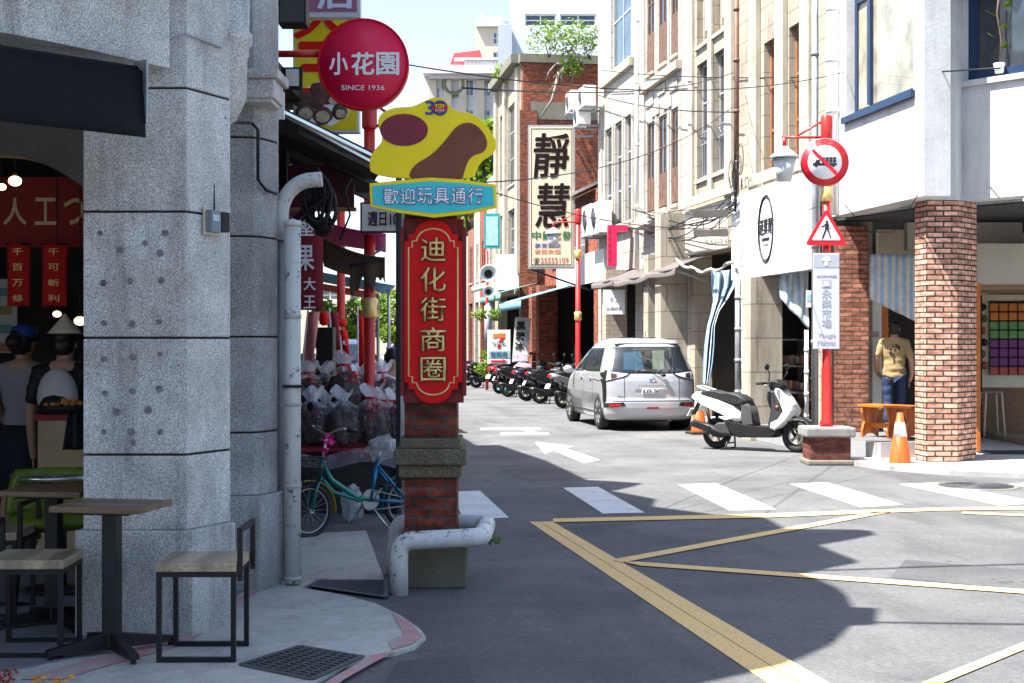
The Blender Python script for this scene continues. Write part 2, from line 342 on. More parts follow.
BRK_O = brick_mat("old_brick", (.38,.10,.045), (.27,.065,.035), (.17,.11,.08), .21, .065, .008, .55)
BLK = mat("black_steel", (.012,.012,.013), .42, .2, .2, 8, .05)
BLKP = mat("black_plastic", (.013,.013,.014), .5, 0, .2, 6, spec=.22)
DGREY = mat("dark_grey", (.045,.047,.05), .6, 0, .2, 4)
GREY = mat("grey_metal", (.30,.31,.32), .45, .5, .2, 5)
STEEL = mat("bright_steel", (.62,.63,.64), .3, .9, .15, 6)
WHT = mat("white_paint", (.80,.80,.79), .5, 0, .06, 4, streak=.25)
WHTC = flat("clean_white", (.84,.84,.84), .4)
def chipped(name, col):
    t = NT(name); v = t.coord(); n = t.noise(v, 9, 6, .8); n2 = t.noise(v, 38, 4, .7); s2 = t.noise(t.scaled(v, (5, 5, .5)), 2.4, 6, .7)
    c = t.mix(1, col, t.ramp(s2, .3, .7, (.74,.735,.71), (1.08,)*3), 'MULTIPLY'); c = t.mix(t.math('MULTIPLY', t.ramp(n, .56, .60), t.ramp(n2, .44, .52)), c, (.07,.062,.055)); c = t.mix(t.math('MULTIPLY', t.ramp(s2, .5, .75), .35), c, (.22,.20,.16))
    t.bump(n2, .15, .004); return t.fin(c, .5, spec=.35)
PIPEW = chipped("white_pipe", (.66,.66,.64))
MOSS = granite_mat("mossy_wash", (.045,.04,.024), (.27,.235,.14), .85)
REDP = mat("red_pole_paint", (.50,.018,.014), .38, 0, .15, 6, spec=.5)
REDS = mat("red_sign", (.62,.006,.007), .55, 0, .06, 5, spec=.2)
MARO = mat("maroon_cloth", (.22,.012,.022), .8, 0, .12, 5)
GOLD = mat("gold_leaf", (.78,.53,.20), .35, .35, .12, 14)
WOOD = None
RUB = mat("tyre_rubber", (.017,.017,.018), .75, 0, .2, 20)
GLS = glass_mat("window_glass"); GLSB = glass_mat("blue_window_glass", (.05,.075,.09), .05)
def wood_mat(name, a, b, sc=1.):
    t = NT(name); v = t.coord(); n = t.noise(t.scaled(v, (1.5*sc, 22*sc, 22*sc)), 2, 6, .7); pl = t.noise(t.scaled(v, (.1, 9*sc, .1)), 1, 0)
    c = t.mix(t.ramp(n, .35, .65), a, b); c = t.mix(1, c, t.ramp(pl, .4, .6, (.75,)*3, (1.15,)*3), 'MULTIPLY'); t.bump(n, .15, .003); return t.fin(c, .5, spec=.35)
WOOD = wood_mat("table_wood", (.10,.062,.036), (.22,.145,.085)); WOODL = wood_mat("seat_wood", (.24,.185,.115), (.42,.34,.23))
WOODO = wood_mat("orange_wood", (.46,.115,.012), (.62,.19,.025)); WOODB = wood_mat("brown_wood", (.16,.075,.035), (.27,.14,.07))
def leaves(mb, c, r, n, size, seed=0, flatten=1.):
    rd = random.Random(seed); c = Vector(c)
    for _ in range(n):
        q = Vector((rd.gauss(0,1), rd.gauss(0,1), rd.gauss(0,1))).normalized() * (rd.random()**.45)
        p = c + Vector((q.x*r[0], q.y*r[1], q.z*r[2])); u = Vector((rd.gauss(0,1), rd.gauss(0,1), rd.gauss(0,.6))).normalized(); w_ = u.cross(Vector((rd.gauss(0,1), rd.gauss(0,1), rd.gauss(0,1)))).normalized()
        s_ = size*rd.uniform(.6, 1.4); mb.add([p-u*s_, p+w_*s_*.45, p+u*s_, p-w_*s_*.45], [(0,1,2,3)])
LEAF = leaf_mat("leaf_green", (.075,.16,.025)); LEAFD = leaf_mat("leaf_dark", (.04,.09,.02)); BARK = mat("bark", (.11,.075,.05), .9, 0, .3, 9, .4)
def wall(mb, M, u0, u1, z0, z1, ops, th=.25):
    """upright wall with openings: (u, depth, z) mapped by M; front at depth 0"""
    us = sorted({u0, u1, *[o[0] for o in ops], *[o[1] for o in ops]}); zs = sorted({z0, z1, *[o[2] for o in ops], *[o[3] for o in ops]})
    us = [u for u in us if u0 <= u <= u1]; zs = [z for z in zs if z0 <= z <= z1]; o_ = mb.M; mb.M = o_ @ M
    hole = lambda u, z: any(a < u < b and c < z < d for a, b, c, d in ops)
    for i in range(len(us)-1):
        for j in range(len(zs)-1):
            a, b, c, d = us[i], us[i+1], zs[j], zs[j+1]
            if hole((a+b)/2, (c+d)/2): continue
            mb.add([(a,0,c),(b,0,c),(b,0,d),(a,0,d),(a,th,c),(b,th,c),(b,th,d),(a,th,d)], [(0,1,2,3),(5,4,7,6)])
    for a, b, c, d in ops:
        a, b, c, d = max(a,u0), min(b,u1), max(c,z0), min(d,z1)
        mb.add([(a,0,c),(b,0,c),(b,0,d),(a,0,d),(a,th,c),(b,th,c),(b,th,d),(a,th,d)], [(0,4,5,1),(1,5,6,2),(2,6,7,3),(3,7,4,0)])
    mb.add([(u0,0,z0),(u1,0,z0),(u1,0,z1),(u0,0,z1),(u0,th,z0),(u1,th,z0),(u1,th,z1),(u0,th,z1)], [(0,4,5,1),(1,5,6,2),(2,6,7,3),(3,7,4,0)])
    mb.M = o_; return mb
def window(parent, M, u0, u1, z0, z1, dep, fm, gm, nv=1, nh=1, fw=.05, name='window'):
    m = MB(M)
    for a, b in ((u0, u0+fw), (u1-fw, u1)): m.bx(a, b, dep-.03, dep+.03, z0, z1)
    for a, b in ((z0, z0+fw), (z1-fw, z1)): m.bx(u0+fw, u1-fw, dep-.03, dep+.03, a, b)
    for k in range(1, nv): u = u0+(u1-u0)*k/nv; m.bx(u-fw*.4, u+fw*.4, dep-.025, dep+.025, z0+fw, z1-fw)
    for k in range(1, nh): z = z0+(z1-z0)*k/nh; m.bx(u0+fw, u1-fw, dep-.022, dep+.022, z-fw*.4, z+fw*.4)
    o = m.build(name, fm, parent, True); g = MB(M); g.bx(u0+fw*.5, u1-fw*.5, dep-.006, dep+.006, z0+fw*.5, z1-fw*.5); g.build('pane', gm, o, True); return o
# ================================================================== GROUND
def sheet(name, pts, z, m, kind='structure', th=0):
    mb = MB(); n = len(pts)
    if th: mb.prism([(p.x, p.y) for p in pts], z-th, z)
    else:
        A = sum(pts[i].x*pts[(i+1)%n].y-pts[(i+1)%n].x*pts[i].y for i in range(n)); pts = pts if A > 0 else pts[::-1]
        mb.add([(p.x, p.y, z) for p in pts], [tuple(range(n))])
    o = mb.build(name, m); o['kind'] = kind; return o
gm = MB(); gm.bx(-400, 400, -100, 900, -.3, 0); structure(gm.build('asphalt_road', ASPH, keep=True))
P = lambda *a: [G(x, y) for x, y in a]
for q in ([(450,492),(480,491),(509,518),(464,520)], [(563,488),(598,487),(645,513),(603,514)], [(678,485),(716,483.5),(776,509.5),(730,511)],
          [(790,484.5),(826,482.5),(903,505),(860,507.5)], [(899,484.5),(938,482.8),(1040,503),(1000,506)], [(1008,484),(1045,482.5),(1150,500),(1110,504)]):
    sheet('crosswalk_stripe', P(*q), .004, WMARK)
for q in ([(529,522),(539.5,522),(798.5,684),(850,716),(824,722),(768,684)], [(540.2,522),(552,521.7),(830,684),(880,712),(852,716),(799.6,684)],):
    sheet('yellow_box_line', P(*q), .004, YMARK)
for q in ([(553,519.3),(766,514.4),(940,508.2),(1040,507.4),(1040,510),(940,511.2),(766,518.2),(553,523)], [(612,560.5),(875,512.3),(893,512.5),(884,514),(622,563.6)],
          [(622,562.5),(640,562.8),(1045,592),(1045,596.2),(640,566.5)], [(922,684),(1045,635),(1045,642),(944,684)], [(962,512.6),(1045,515.6),(1045,517.8),(962,514.4)]):
    sheet('yellow_hatch_line', P(*q), .008, YMARK)
sheet('road_arrow', P((535,442.2),(574,446.4),(565,448.4),(600,460),(584,463.4),(553,450.3),(545,454.2)), .004, WMARK)
for q in ([(480,428.4),(540,427.6),(541,429.2),(481,430)], [(500,433.2),(548,432.6),(549,434.4),(501,435.2)], [(521,429.6),(528,429.5),(538,432.7),(530,432.9)]):
    sheet('road_marking', P(*q), .004, WMARK)
# manholes, a tarmac patch
def manhole(px, py, r, label):
    c = G(px, py); t = thing('manhole_cover', label, 'manhole cover', (c.x, c.y, 0))
    mb = MB(); mb.lathe([(r+.07, 0), (r+.07, .006), (r, .006)], n=32); mb.build('frame', CONC2, t)
    mb = MB(); mb.lathe([(r, 0), (r, .009), (0, .010)], n=32)
    k = r*.8
    while k > .03: mb.ring((0,0,.010), (0,0,1), k, .008, 28, 4); k -= .07
    mb.build('lid', DGREY, t)
manhole(976, 486.2, .40, 'round dark iron manhole cover in front of the brick corner pillar')
sheet('asphalt_patch', P((398,662),(468,655),(482,720),(360,720)), .003, ASPH2); sheet('asphalt_patch', P((500,470),(560,468),(600,478),(525,481)), .003, ASPH2); sheet('asphalt_patch', P((905,560),(1045,572),(1045,592),(890,578)), .003, ASPH2)
# left pavement: the corner slab reaching into the road, with its worn red kerb paint
edge = [(232,586),(300,590),(345,598),(375,606),(400,618),(420,632),(426,640),(415,650),(395,656),(372,660),(345,668),(318,684),(250,740)]
sheet('pavement', [C3(-1.2, 9.6)]+P(*edge[1:])+[C3(-1.1, 4.5), C3(-7, 4.5), C3(-9, 14), C3(-2.0, 14), C3(-1.9, 9.9)], .018, CONC, th=.2)
sheet('red_kerb_paint', P((392,616),(408,625),(423,640),(412,648),(392,654),(388,645),(404,638)), .022, RMARK)
sheet('red_kerb_paint', P((372,659),(395,655.5),(372,668),(344,684),(300,720),(286,720),(330,684)), .022, RMARK)
sheet('red_kerb_paint', P((20,684),(90,664),(160,646),(187,637),(262,584),(268,588),(192,645),(165,654),(100,672),(62,684)), .022, RMARK)
sheet('pavement_flag', P((303,584),(300,560),(300,536),(366,532),(372,548),(383,578),(385,585)), .014, CONC, th=.1)
aleaf = granite_mat("terrazzo_floor", (.12,.125,.14), (.33,.34,.37), .3)
sheet('arcade_floor', [C3(-1.75,7.7), C3(-2.35, 6.88), C3(-5, 4.9), C3(-9,6), C3(-9, 13), C3(-2.2, 13), C3(-1.7, 9)], .024, aleaf, th=.05)
def grate(corners, label, rows, cols, z=.018):
    t = thing('drain_grate', label, 'drain grate', (corners[0].x, corners[0].y, 0)); a, b, c, d = [Vector((p.x, p.y, z)) for p in corners]
    L = lambda u, v: (a*(1-u)+b*u)*(1-v) + (d*(1-u)+c*u)*v
    pit = MB(); pit.add([p+Vector((0,0,.002)) for p in (a, b, c, d)], [(0,1,2,3)] if (b-a).cross(d-a).z > 0 else [(3,2,1,0)]); pit.build('pit', JOINT, t, True)
    m = MB(); up = Vector((0,0,.006))
    for i in range(rows+1): m.bar(L(0, i/rows)+up, L(1, i/rows)+up, .006, .012 if 0 < i < rows else .03)
    for i in range(cols+1): m.bar(L(i/cols, 0)+up, L(i/cols, 1)+up, .005, .014 if 0 < i < cols else .03)
    m.build('bars', mat('grate_iron', (.085,.088,.092), .5, .4, .2, 9), t, True)
grate(P((241,669),(300,650.5),(362,661),(312,684)), 'large square steel drain grate in the pavement beside the wooden chair', 7, 11)
grate(P((311,589),(318,583),(386,583),(386,600)), 'narrow slatted drain grate at the foot of the white guard pipe', 1, 10, .014)
leafm = flat('yellow_petal', (.75,.36,.02), .6); lm2 = flat('red_petal', (.35,.04,.02), .6)
t = MB()
for k in range(16):
    c = G(random.uniform(32, 72), random.uniform(676, 690), .04); leaves(t, (c.x, c.y, .035), (.012,.012,.012), 6, .013, k)
tag(t.build('fallen_petals', leafm), 'small heap of bright yellow petals on the pavement by the tables', 'petals')
t = MB()
for k in range(14):
    c = G(random.uniform(-5, 16), random.uniform(668, 684), .04); leaves(t, (c.x, c.y, .035), (.012,.012,.012), 6, .013, 50+k)
tag(t.build('fallen_leaves', lm2), 'dark red fallen leaves at the edge of the terrazzo floor', 'leaves')

# ================================================================== LEFT CORNER BUILDING
def topz(px, py, x0):                                              # where the sun ray through a ground point crosses the facade plane
    g = G(px, py); k = (x0-g.x)/TOSUN.x; return (g.y+k*TOSUN.y, k*TOSUN.z)
root = thing('arcade_building', 'grey washed granite corner building with a cafe under its arcade', 'building', C3(-1.9, 8, 0))
def cprism(pts, z0, z1, mb): mb.prism([(C3(*p).x, C3(*p).y) for p in pts], z0, z1)
p1 = [(-2.31,7.66),(-1.75,7.66),(-1.59,8.03),(-1.95,8.5),(-2.31,8.4)]
def grow(pts, e):
    cx = sum(p[0] for p in pts)/len(pts); cz = sum(p[1] for p in pts)/len(pts)
    return [(p[0]+e*(1 if p[0] > cx else -1), p[1]+e*(1 if p[1] > cz else -1)) for p in pts]
p2 = [(-1.95,9.0),(-1.645,9.06),(-1.60,9.12),(-1.535,9.3),(-1.6,9.75),(-1.95,9.75)]
def pillar(pts, js, ztop, name, m, plinth):
    a = MB(); cuts = [plinth]+js+[ztop]
    for i in range(len(cuts)-1): cprism(pts, cuts[i]+(.006 if i else 0), cuts[i+1]-.006 if i < len(cuts)-2 else ztop, a)
    o = a.build(name, m, root, True, bevel=.008); b = MB(); cprism(grow(pts, -.012), .02, ztop-.02, b); b.build('joint', JOINT, o, True)
    c = MB(); cprism(grow(pts, .035), .01, plinth-.002, c); c.build('plinth', m, o, True, bevel=.01); return o
pl1 = pillar(p1, [.99, 1.62, 2.30, 2.966], 3.9, 'pillar', GRAN, .585)
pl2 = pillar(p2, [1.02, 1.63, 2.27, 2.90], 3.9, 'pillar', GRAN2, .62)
sp = MB(); random.seed(3)
for x, y in ((104,283),(145,243),(160,253),(120,250),(165,233),(100,233),(103,283),(130,281),(161,280),(104,323),(132,324),(159,322),(104,359),(133,357),(160,354),(105,393),(132,391),(159,389),(116,412),(148,410),(104,432),(131,432),(160,432),(133,442)):
    q = D(x, y, 7.655); r = random.uniform(.014,.022)
    sp = MB(); sp.add([q+RT*(r*math.cos(a)*random.uniform(.85,1.1))+Vector((0,0,r*math.sin(a))) for a in [k*math.pi/7 for k in range(14)]], [tuple(range(14))]); sp.build('glue_spot', mat('glue_residue', (.16,.16,.165), .85, 0, .5, 60), pl1, True)
# chamfer lintel with its shallow arch, left of the pillar
CHW = R(45)-YAW; CM = Matrix.Translation(C3(-1.83, 7.60)) @ Matrix.Rotation(CHW, 4, 'Z')
a = MB(CM); n = 18
arc = [(-4.2*i/n, 3.05+.42*math.sin(math.pi*i/n)**.8*(1 if i else 1)) for i in range(n+1)]
low = [(u, 3.06+.05*math.sin(math.pi*min(1, -u/2.1))) for u, z in arc]
a.plate([(u, z) for u, z in low]+[(-4.2, 4.5), (0, 4.5)], 0, .42); a.build('lintel', GRAN, root, True)
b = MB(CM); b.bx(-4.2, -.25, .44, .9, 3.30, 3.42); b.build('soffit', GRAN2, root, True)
b = MB(); b.prism([(-.62,7.82),(-.33,8.25),(-.2,9.4),(-.2,12.2),(-8,12.2),(-8,5.5),(-4.9,4.7)], 3.92, 4.35); b.prism([(-.2,6.66),(-.2,12.2),(-8,12.2),(-8,3.0),(-5.0,3.12)], 4.352, 5.3)  # projecting upper corner is an added, unseen bay, shaped for the road shadow
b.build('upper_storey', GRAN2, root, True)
# quarter drum corbel and its moulded cap
cb = C3(-1.66, 8.16); m = MB(); m.lathe([(.02,2.83),(.08,2.87),(.135,2.99),(.14,3.22),(.15,3.24),(.15,3.29),(.17,3.31),(.17,3.36),(.15,3.38),(.16,3.9)], (cb.x, cb.y, 0), 24); m.build('corbel', GRAN, root, True)
cb = C3(-1.64, 9.1); m = MB(); m.box(cb.x, cb.y, 3.19, .30, .36, .12, -YAW); m.box(cb.x, cb.y, 3.28, .36, .42, .06, -YAW); m.box(cb.x, cb.y, 3.12, .26, .32, .03, -YAW); m.build('capital', GRAN, root, True, bevel=.012)
# inner arch, ceiling, rear shop wall and side walls of the arcade
a = MB(); z9 = 9.5; f = lambda px: D(px, 0, z9)
XZ = lambda px, py: ((px-CX)/F*z9, CH+(CY-py)/F*z9)
CMI = Matrix.Translation(C3(0, z9)) @ Matrix.Rotation(-YAW, 4, 'Z'); a.M = CMI
pts = [XZ(px, 152+.0045*max(0, px+10)**2*.9) for px in range(-160, 120, 14)]
a.plate(pts+[(XZ(120,0)[0], 3.9), (XZ(-160,0)[0], 3.9)], 0, .3); a.build('inner_arch', mat('arch_plaster', (.13,.13,.125), .9, 0, .2, 3, streak=.5), root, True)
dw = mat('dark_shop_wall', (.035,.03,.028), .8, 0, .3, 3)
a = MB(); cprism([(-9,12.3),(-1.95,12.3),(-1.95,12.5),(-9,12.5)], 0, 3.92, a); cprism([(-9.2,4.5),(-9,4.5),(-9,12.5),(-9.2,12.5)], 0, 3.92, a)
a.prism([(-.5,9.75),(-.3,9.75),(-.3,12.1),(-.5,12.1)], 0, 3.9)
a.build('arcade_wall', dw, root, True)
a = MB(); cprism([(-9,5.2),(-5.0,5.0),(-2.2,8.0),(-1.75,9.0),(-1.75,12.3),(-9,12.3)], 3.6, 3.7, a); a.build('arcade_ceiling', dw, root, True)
a = MB(); cprism([(-5.3,4.6),(-4.75,4.6),(-4.75,5.1),(-5.3,5.1)], 0, 3.9, a); a.build('pillar', GRAN, root, True)
# baroque parapets: the outline the sun throws on the road
def parapet(parent, x0, px, z0=4.8, th=.3, m=GRAN, ends=()):
    pts = [topz(a_, b_, x0) for a_, b_ in px]; mb = MB(); mb.side([(pts[0][0], z0)]+pts+[(pts[-1][0], z0)], x0-th, x0); return mb.build('parapet', m, parent, True)
O1 = [(853,624.5),(876,625),(878.7,608),(853,607),(848,596),(838,588),(820,580),(802,574.5),(830,568),(858,563),(858,560.5),(830,550),(820,545),(850,540),(876,535),(872,531),(858,529.5),(820,529),(786,529.5),(776,523),(766,518)]
parapet(root, -.2, O1)
cpl = Vector((-.2,6.66,0)); cn = (CM.to_3x3() @ Vector((0,-1,0))).normalized(); pts = []
CM2 = Matrix.Translation(cpl) @ Matrix.Rotation(CHW, 4, 'Z')
for q in ((853,624.5),(832.6,644.7),(786.6,665),(704.7,683),(640,698),(480,722),(300,750)):
    g = G(*q); k = (cpl-g).dot(cn)/TOSUN.dot(cn); hp = g+TOSUN*k; u = (CM2.inverted() @ hp); pts.append((u.x, hp.z))
mb = MB(CM2); mb.plate([(pts[0][0], 4.8)]+pts+[(pts[-1][0], 4.8)], 0, .3); mb.build('parapet', GRAN, root, True)
# rolled-out dark awning blade over the cafe opening
AM = Matrix.Translation(C3(-1.885, 7.36)) @ Matrix.Rotation(CHW, 4, 'Z')
t = thing('roller_awning', 'dark slate roller awning hanging across the cafe opening', 'awning', C3(-1.885, 7.36, 2.66), 0)
navy = mat('awning_slate', (.010,.011,.013), .85, 0, .25, 2.5, streak=.2, dirt=(.05,.05,.05), spec=.15)
m = MB(AM); m.grid(lambda u, v: (-3.2*(1-u)-.04, -.015+.012*math.sin(7*u+v*2)*v-.03*(1-v), 2.648+.345*v), 24, 5); m.build('valance', navy, t, True, solid=.012)
m = MB(AM); m.tube([(-3.2,.05,3.0),(0.0,.05,3.0)], .028, 12); m.build('roller', navy, t, True)
m = MB(AM); m.bx(-.038,-.026,-.05,.07,2.72,3.05); m.tube([(-.03,.03,3.05),(-.01,.06,3.0),(-.015,.04,2.86),(-.03,.03,2.75)], .008, 6); m.build('bracket', GREY, t, True)
# wireless meter box
c = D(213, 222, 7.86); nrm = R(66)-YAW
t = thing('meter_box', 'small grey and black meter box with antenna on the granite pillar', 'meter', (c.x, c.y, c.z), nrm)
m = MB(); m.bx(-.095,.03,-.012,.0,-.075,.075); m.build('back_plate', flat('beige_plastic', (.55,.47,.33)), t)
m = MB(); m.bx(-.085,.0,-.055,-.013,-.06,.06); m.build('case', flat('blue_grey_plastic', (.16,.19,.23)), t, bevel=.004)
m = MB(); m.bx(.002,.075,-.06,-.013,-.055,.055); m.build('relay', BLKP, t, bevel=.004)
m = MB(); m.cyl((-.03,-.03,.06),(-.03,-.03,.21),.005,.003,8); m.build('antenna', BLKP, t)
m = MB(); m.bx(-.075,-.02,-.057,-.055,.0,.035); m.build('display', flat('lcd', (.40,.50,.55)), t)
# cables strapped along the pillars
def cable(pts, r, label, m=BLKP, name='cable', cat='cable', group=None):
    o = MB().tube(pts, r, 6).build(name, m); return tag(o, label, cat, group)
cable([D(224,118,7.98), D(232,122,8.7), D(252,123,8.95), D(258,130,9.0), D(258,180,9.02), D(266,190,9.1), D(276,194,9.2)], .011, 'black cable pinned across the two granite pillars')
cable([D(143,30,7.5)+Vector((0,0,0)), D(152,36,7.58), D(168,40,7.62), D(186,34,7.62), D(222,48,7.93)], .006, 'thin grey wire looped over the top of the granite pillar', GREY)

# ================================================================== CAFE FURNITURE
def table(px, py, Z, rz, label, grp='cafe tables under the arcade'):
    c = D(px, 400, Z); t = thing('cafe_table', label, 'table', (c.x, c.y, .025), rz, grp)
    MB().bx(-.24,.24,-.20,.20,.725,.755).build('tabletop', WOOD, t, bevel=.004)
    m = MB(); m.bx(-.038,.038,-.038,.038,.02,.71); m.bx(-.16,.16,-.15,.15,.71,.724); m.build('column', BLK, t, bevel=.004)
    for k in range(4):
        a = math.pi/4+k*math.pi/2; f = MB(); f.M = Matrix.Rotation(a,4,'Z'); f.side([(.02,.02),(.02,.10),(.06,.09),(.33,.045),(.33,.018)], -.022, .022); f.cyl((0,.31,0),(0,.31,.02),.016,.012,8); f.build('foot', BLK, t)
    return t
def stool_chair(px, Z, rz, label, back=True):
    c = D(px, 400, Z); t = thing('wooden_seat_chair', label, 'chair', (c.x, c.y, .020), rz, 'black steel cafe chairs with wooden seats')
    MB().bx(-.20,.20,-.20,.20,.445,.49).build('seat', WOODL, t, bevel=.004)
    s = .024
    for sx in (-1, 1):
        m = MB(); x0 = sx*.185-s/2; x1 = sx*.185+s/2
        m.bx(x0,x1,-.195,-.195+s,0,.443); m.bx(x0,x1,.195-s,.195,0,.443); m.bx(x0,x1,-.195+s,.195-s,0,s); m.bx(x0,x1,-.195+s,.195-s,.443-s,.443); m.build('leg_frame', BLK, t)
    for y_ in (-.195, .195-s): MB().bx(-.172,.172,y_,y_+s,.419,.443).build('rail', BLK, t)
    if back:
        m = MB(); m.bx(-.197,-.173,.203,.227,.40,.66); m.bx(.173,.197,.203,.227,.40,.66); m.bx(-.173,.173,.203,.227,.636,.66); m.build('back_frame', BLK, t)
    return t
table(112, 497, 7.22, R(-19), 'square wooden table on a black column, nearest the pillar')
table(54, 490, 7.95, R(-16), 'second wooden table, half hidden behind the front table')
stool_chair(204, 7.2, R(-98), 'low backed wooden chair standing alone right of the table')
stool_chair(34, 7.28, R(84), 'wooden seat chair at the left of the front table')
stool_chair(-8, 8.3, R(-96), 'wooden seat chair farther in, at the left edge')
grn = mat('green_vinyl', (.12,.17,.008), .45, 0, .12, 5)
def green_chair(px, Z, rz, label):
    c = D(px, 400, Z); t = thing('padded_chair', label, 'chair', (c.x, c.y, .036), rz, 'green padded chairs')
    MB().ell((0,0,.47),(.26,.25,.07),20,10).build('seat', grn, t)
    b = MB(); b.grid(lambda u, v: ((u-.5)*.52*(1-.25*v*v), .24+.05*v-.14*abs(u-.5)**2*4, .50+.27*v), 14, 8); b.build('backrest', grn, t, solid=.05)
    for sx in (-1,1):
        for sy in (-1,1): MB().cyl((sx*.17,sy*.16,.42),(sx*.21,sy*.2,0),.014,.012,8).build('leg', BLK, t)
green_chair(52, 8.7, R(10), 'lime green padded chair behind the two wooden tables')
c = D(62, 480, 9.0); t = thing('round_table', 'small round steel topped table in front of the green chair', 'table', (c.x, c.y, .036))
MB().lathe([(.0,.70),(.30,.70),(.31,.715),(.31,.73),(.0,.73)], n=28).build('tabletop', STEEL, t); MB().cyl((0,0,.02),(0,0,.70),.03).build('column', BLK, t); MB().lathe([(.22,0),(.22,.012),(.03,.03)], n=24).build('base', BLK, t)

# ================================================================== FOOD SHOP INSIDE THE ARCADE
shopred = mat('shop_red', (.24,.012,.012), .7, 0, .2, 3)
c = D(20, 212, 11.2); t = thing('shop_fascia', 'deep red shop fascia with pale mirrored characters', 'sign', (c.x, c.y, c.z), -YAW)
MB().bx(-1.6,.85,-.05,0,-.28,.27).build('board', shopred, t); cream = flat('cream_letter', (.62,.50,.33), .6)
for b_, x, wd in (('人', -.02, .18), ('工', .22, .17), ('つ', .44, .15), ('大', -.26, .17)): glyph(t, b_, x, .0, wd, .21, cream, -.055, bold=.02)
def hang(px0, px1, py0, py1, Z, label, txt, m, lm, rz=-YAW, grp=None, ts=.6):
    a = D((px0+px1)/2, (py0+py1)/2, Z); wd = (px1-px0)/F*Z; h = (py1-py0)/F*Z; t = thing('hanging_banner', label, 'banner', a, rz, grp)
    b = MB(); b.grid(lambda u, v: ((u-.5)*wd, .012*math.sin(5*u+3*v), (v-.5)*h), 8, 8); b.build('cloth', m, t, solid=.004)
    MB().tube([(-wd/2-.01,0,h/2),(wd/2+.01,0,h/2)], .008, 6).build('rod', BLKP, t)
    for i, ch in enumerate(txt):
        if ch != ' ': glyph(t, ch, 0, h*(.5-(i+.5)/len(txt)), wd*ts, h/len(txt)*ts, lm, -.022)
    return t
hang(7,30,244,306,10.8,'red paper banner with gold characters, left of the pair in the shop','千百万條',mat('banner_red',(.50,.008,.008),.8,0,.1,6),GOLD,ts=.45)
hang(42,67,244,306,10.8,'red paper banner with gold characters, right of the pair in the shop','千可斬利',mat('banner_red',(.5,.01,.01)),GOLD,ts=.45)
c = D(4, 316, 11.6); t = thing('menu_board', 'pale menu board with little pictures at the left edge', 'board', c, -YAW); MB().bx(-.2,.11,-.02,.0,-.30,.30).build('panel', flat('menu_panel', (.42,.45,.42)), t)
for k in range(4): MB().bx(-.05,.07,-.026,-.022,.20-.15*k-.04,.20-.15*k+.03).build('picture', flat('menu_pic%d' % k, ((.10,.22,.30),(.25,.2,.05),(.08,.25,.22),(.3,.12,.05))[k]), t)
def bulb(px, py, Z, r, st, label, name='hanging_bulb'):
    c = D(px, py, Z); t = thing(name, label, 'lamp', c, 0, 'lit lamps in the food shop')
    MB().ell((0,0,0),(r*1.3,r*1.3,r)).build('bulb', lamp_mat('lamp_glow', (1,.72,.35), st), t); MB().cyl((0,0,r*.8),(0,0,r*2.2),r*.45).build('socket', BLKP, t); MB().tube([(0,0,r*2),(0,0,3.6-c.z)], .006, 6).build('cord', BLKP, t)
bulb(15, 181, 9.9, .035, 2.2, 'bright warm bulb hanging before the red fascia'); bulb(2, 187, 10.6, .025, 1.4, 'second warm bulb at the left edge of the arcade')
bulb(57, 314, 11.0, .025, 1.2, 'small lit bulb low in the shop beside the red banner')
bulb(80, 321, 10.8, .035, .8, 'lit shade lamp low in the shop beside the pillar')
card = mat('cardboard', (.42,.30,.17), .85, 0, .15, 4)
c = D(66, 450, 9.85); t = thing('display_counter', 'pale cardboard fronted counter topped with red trim', 'counter', (c.x, c.y, .036), -YAW)
MB().bx(-.19,.7,-.02,.6,0,1.02).build('front', card, t, bevel=.004); MB().bx(-.21,.72,-.04,.62,1.022,1.06).build('top', shopred, t)
c = D(64, 405, 9.95); t = thing('snack_tray', 'tray heaped with orange dried snacks on the counter', 'tray', (c.x, c.y, 1.098), -YAW)
MB().lathe([(.10,0),(.16,.0),(.19,.06),(.175,.06),(.15,.012),(.1,.012)], n=20).build('tray', BLKP, t)
m = MB(); random.seed(5)
for _ in range(60): a = random.uniform(0, 6.28); q = random.random()**.5*.15; m.ell((q*math.cos(a), q*math.sin(a), .04+.07*(1-q/.15)+random.uniform(0,.015)), (.022,.018,.016), 6, 4)
m.build('snacks', mat('dried_snack', (.50,.20,.035), .7, 0, .4, 40), t)
c = D(75, 435, 9.6); m = MB(); m.grid(lambda u, v: (c.x+.16*(u-.5)*(1-.45*v), c.y+.03*math.sin(9*u), c.z-.10+.26*v), 10, 6); tag(m.build('plastic_bag', BLKP, solid=.006), 'black bag hanging from the counter corner by the pillar', 'bag')

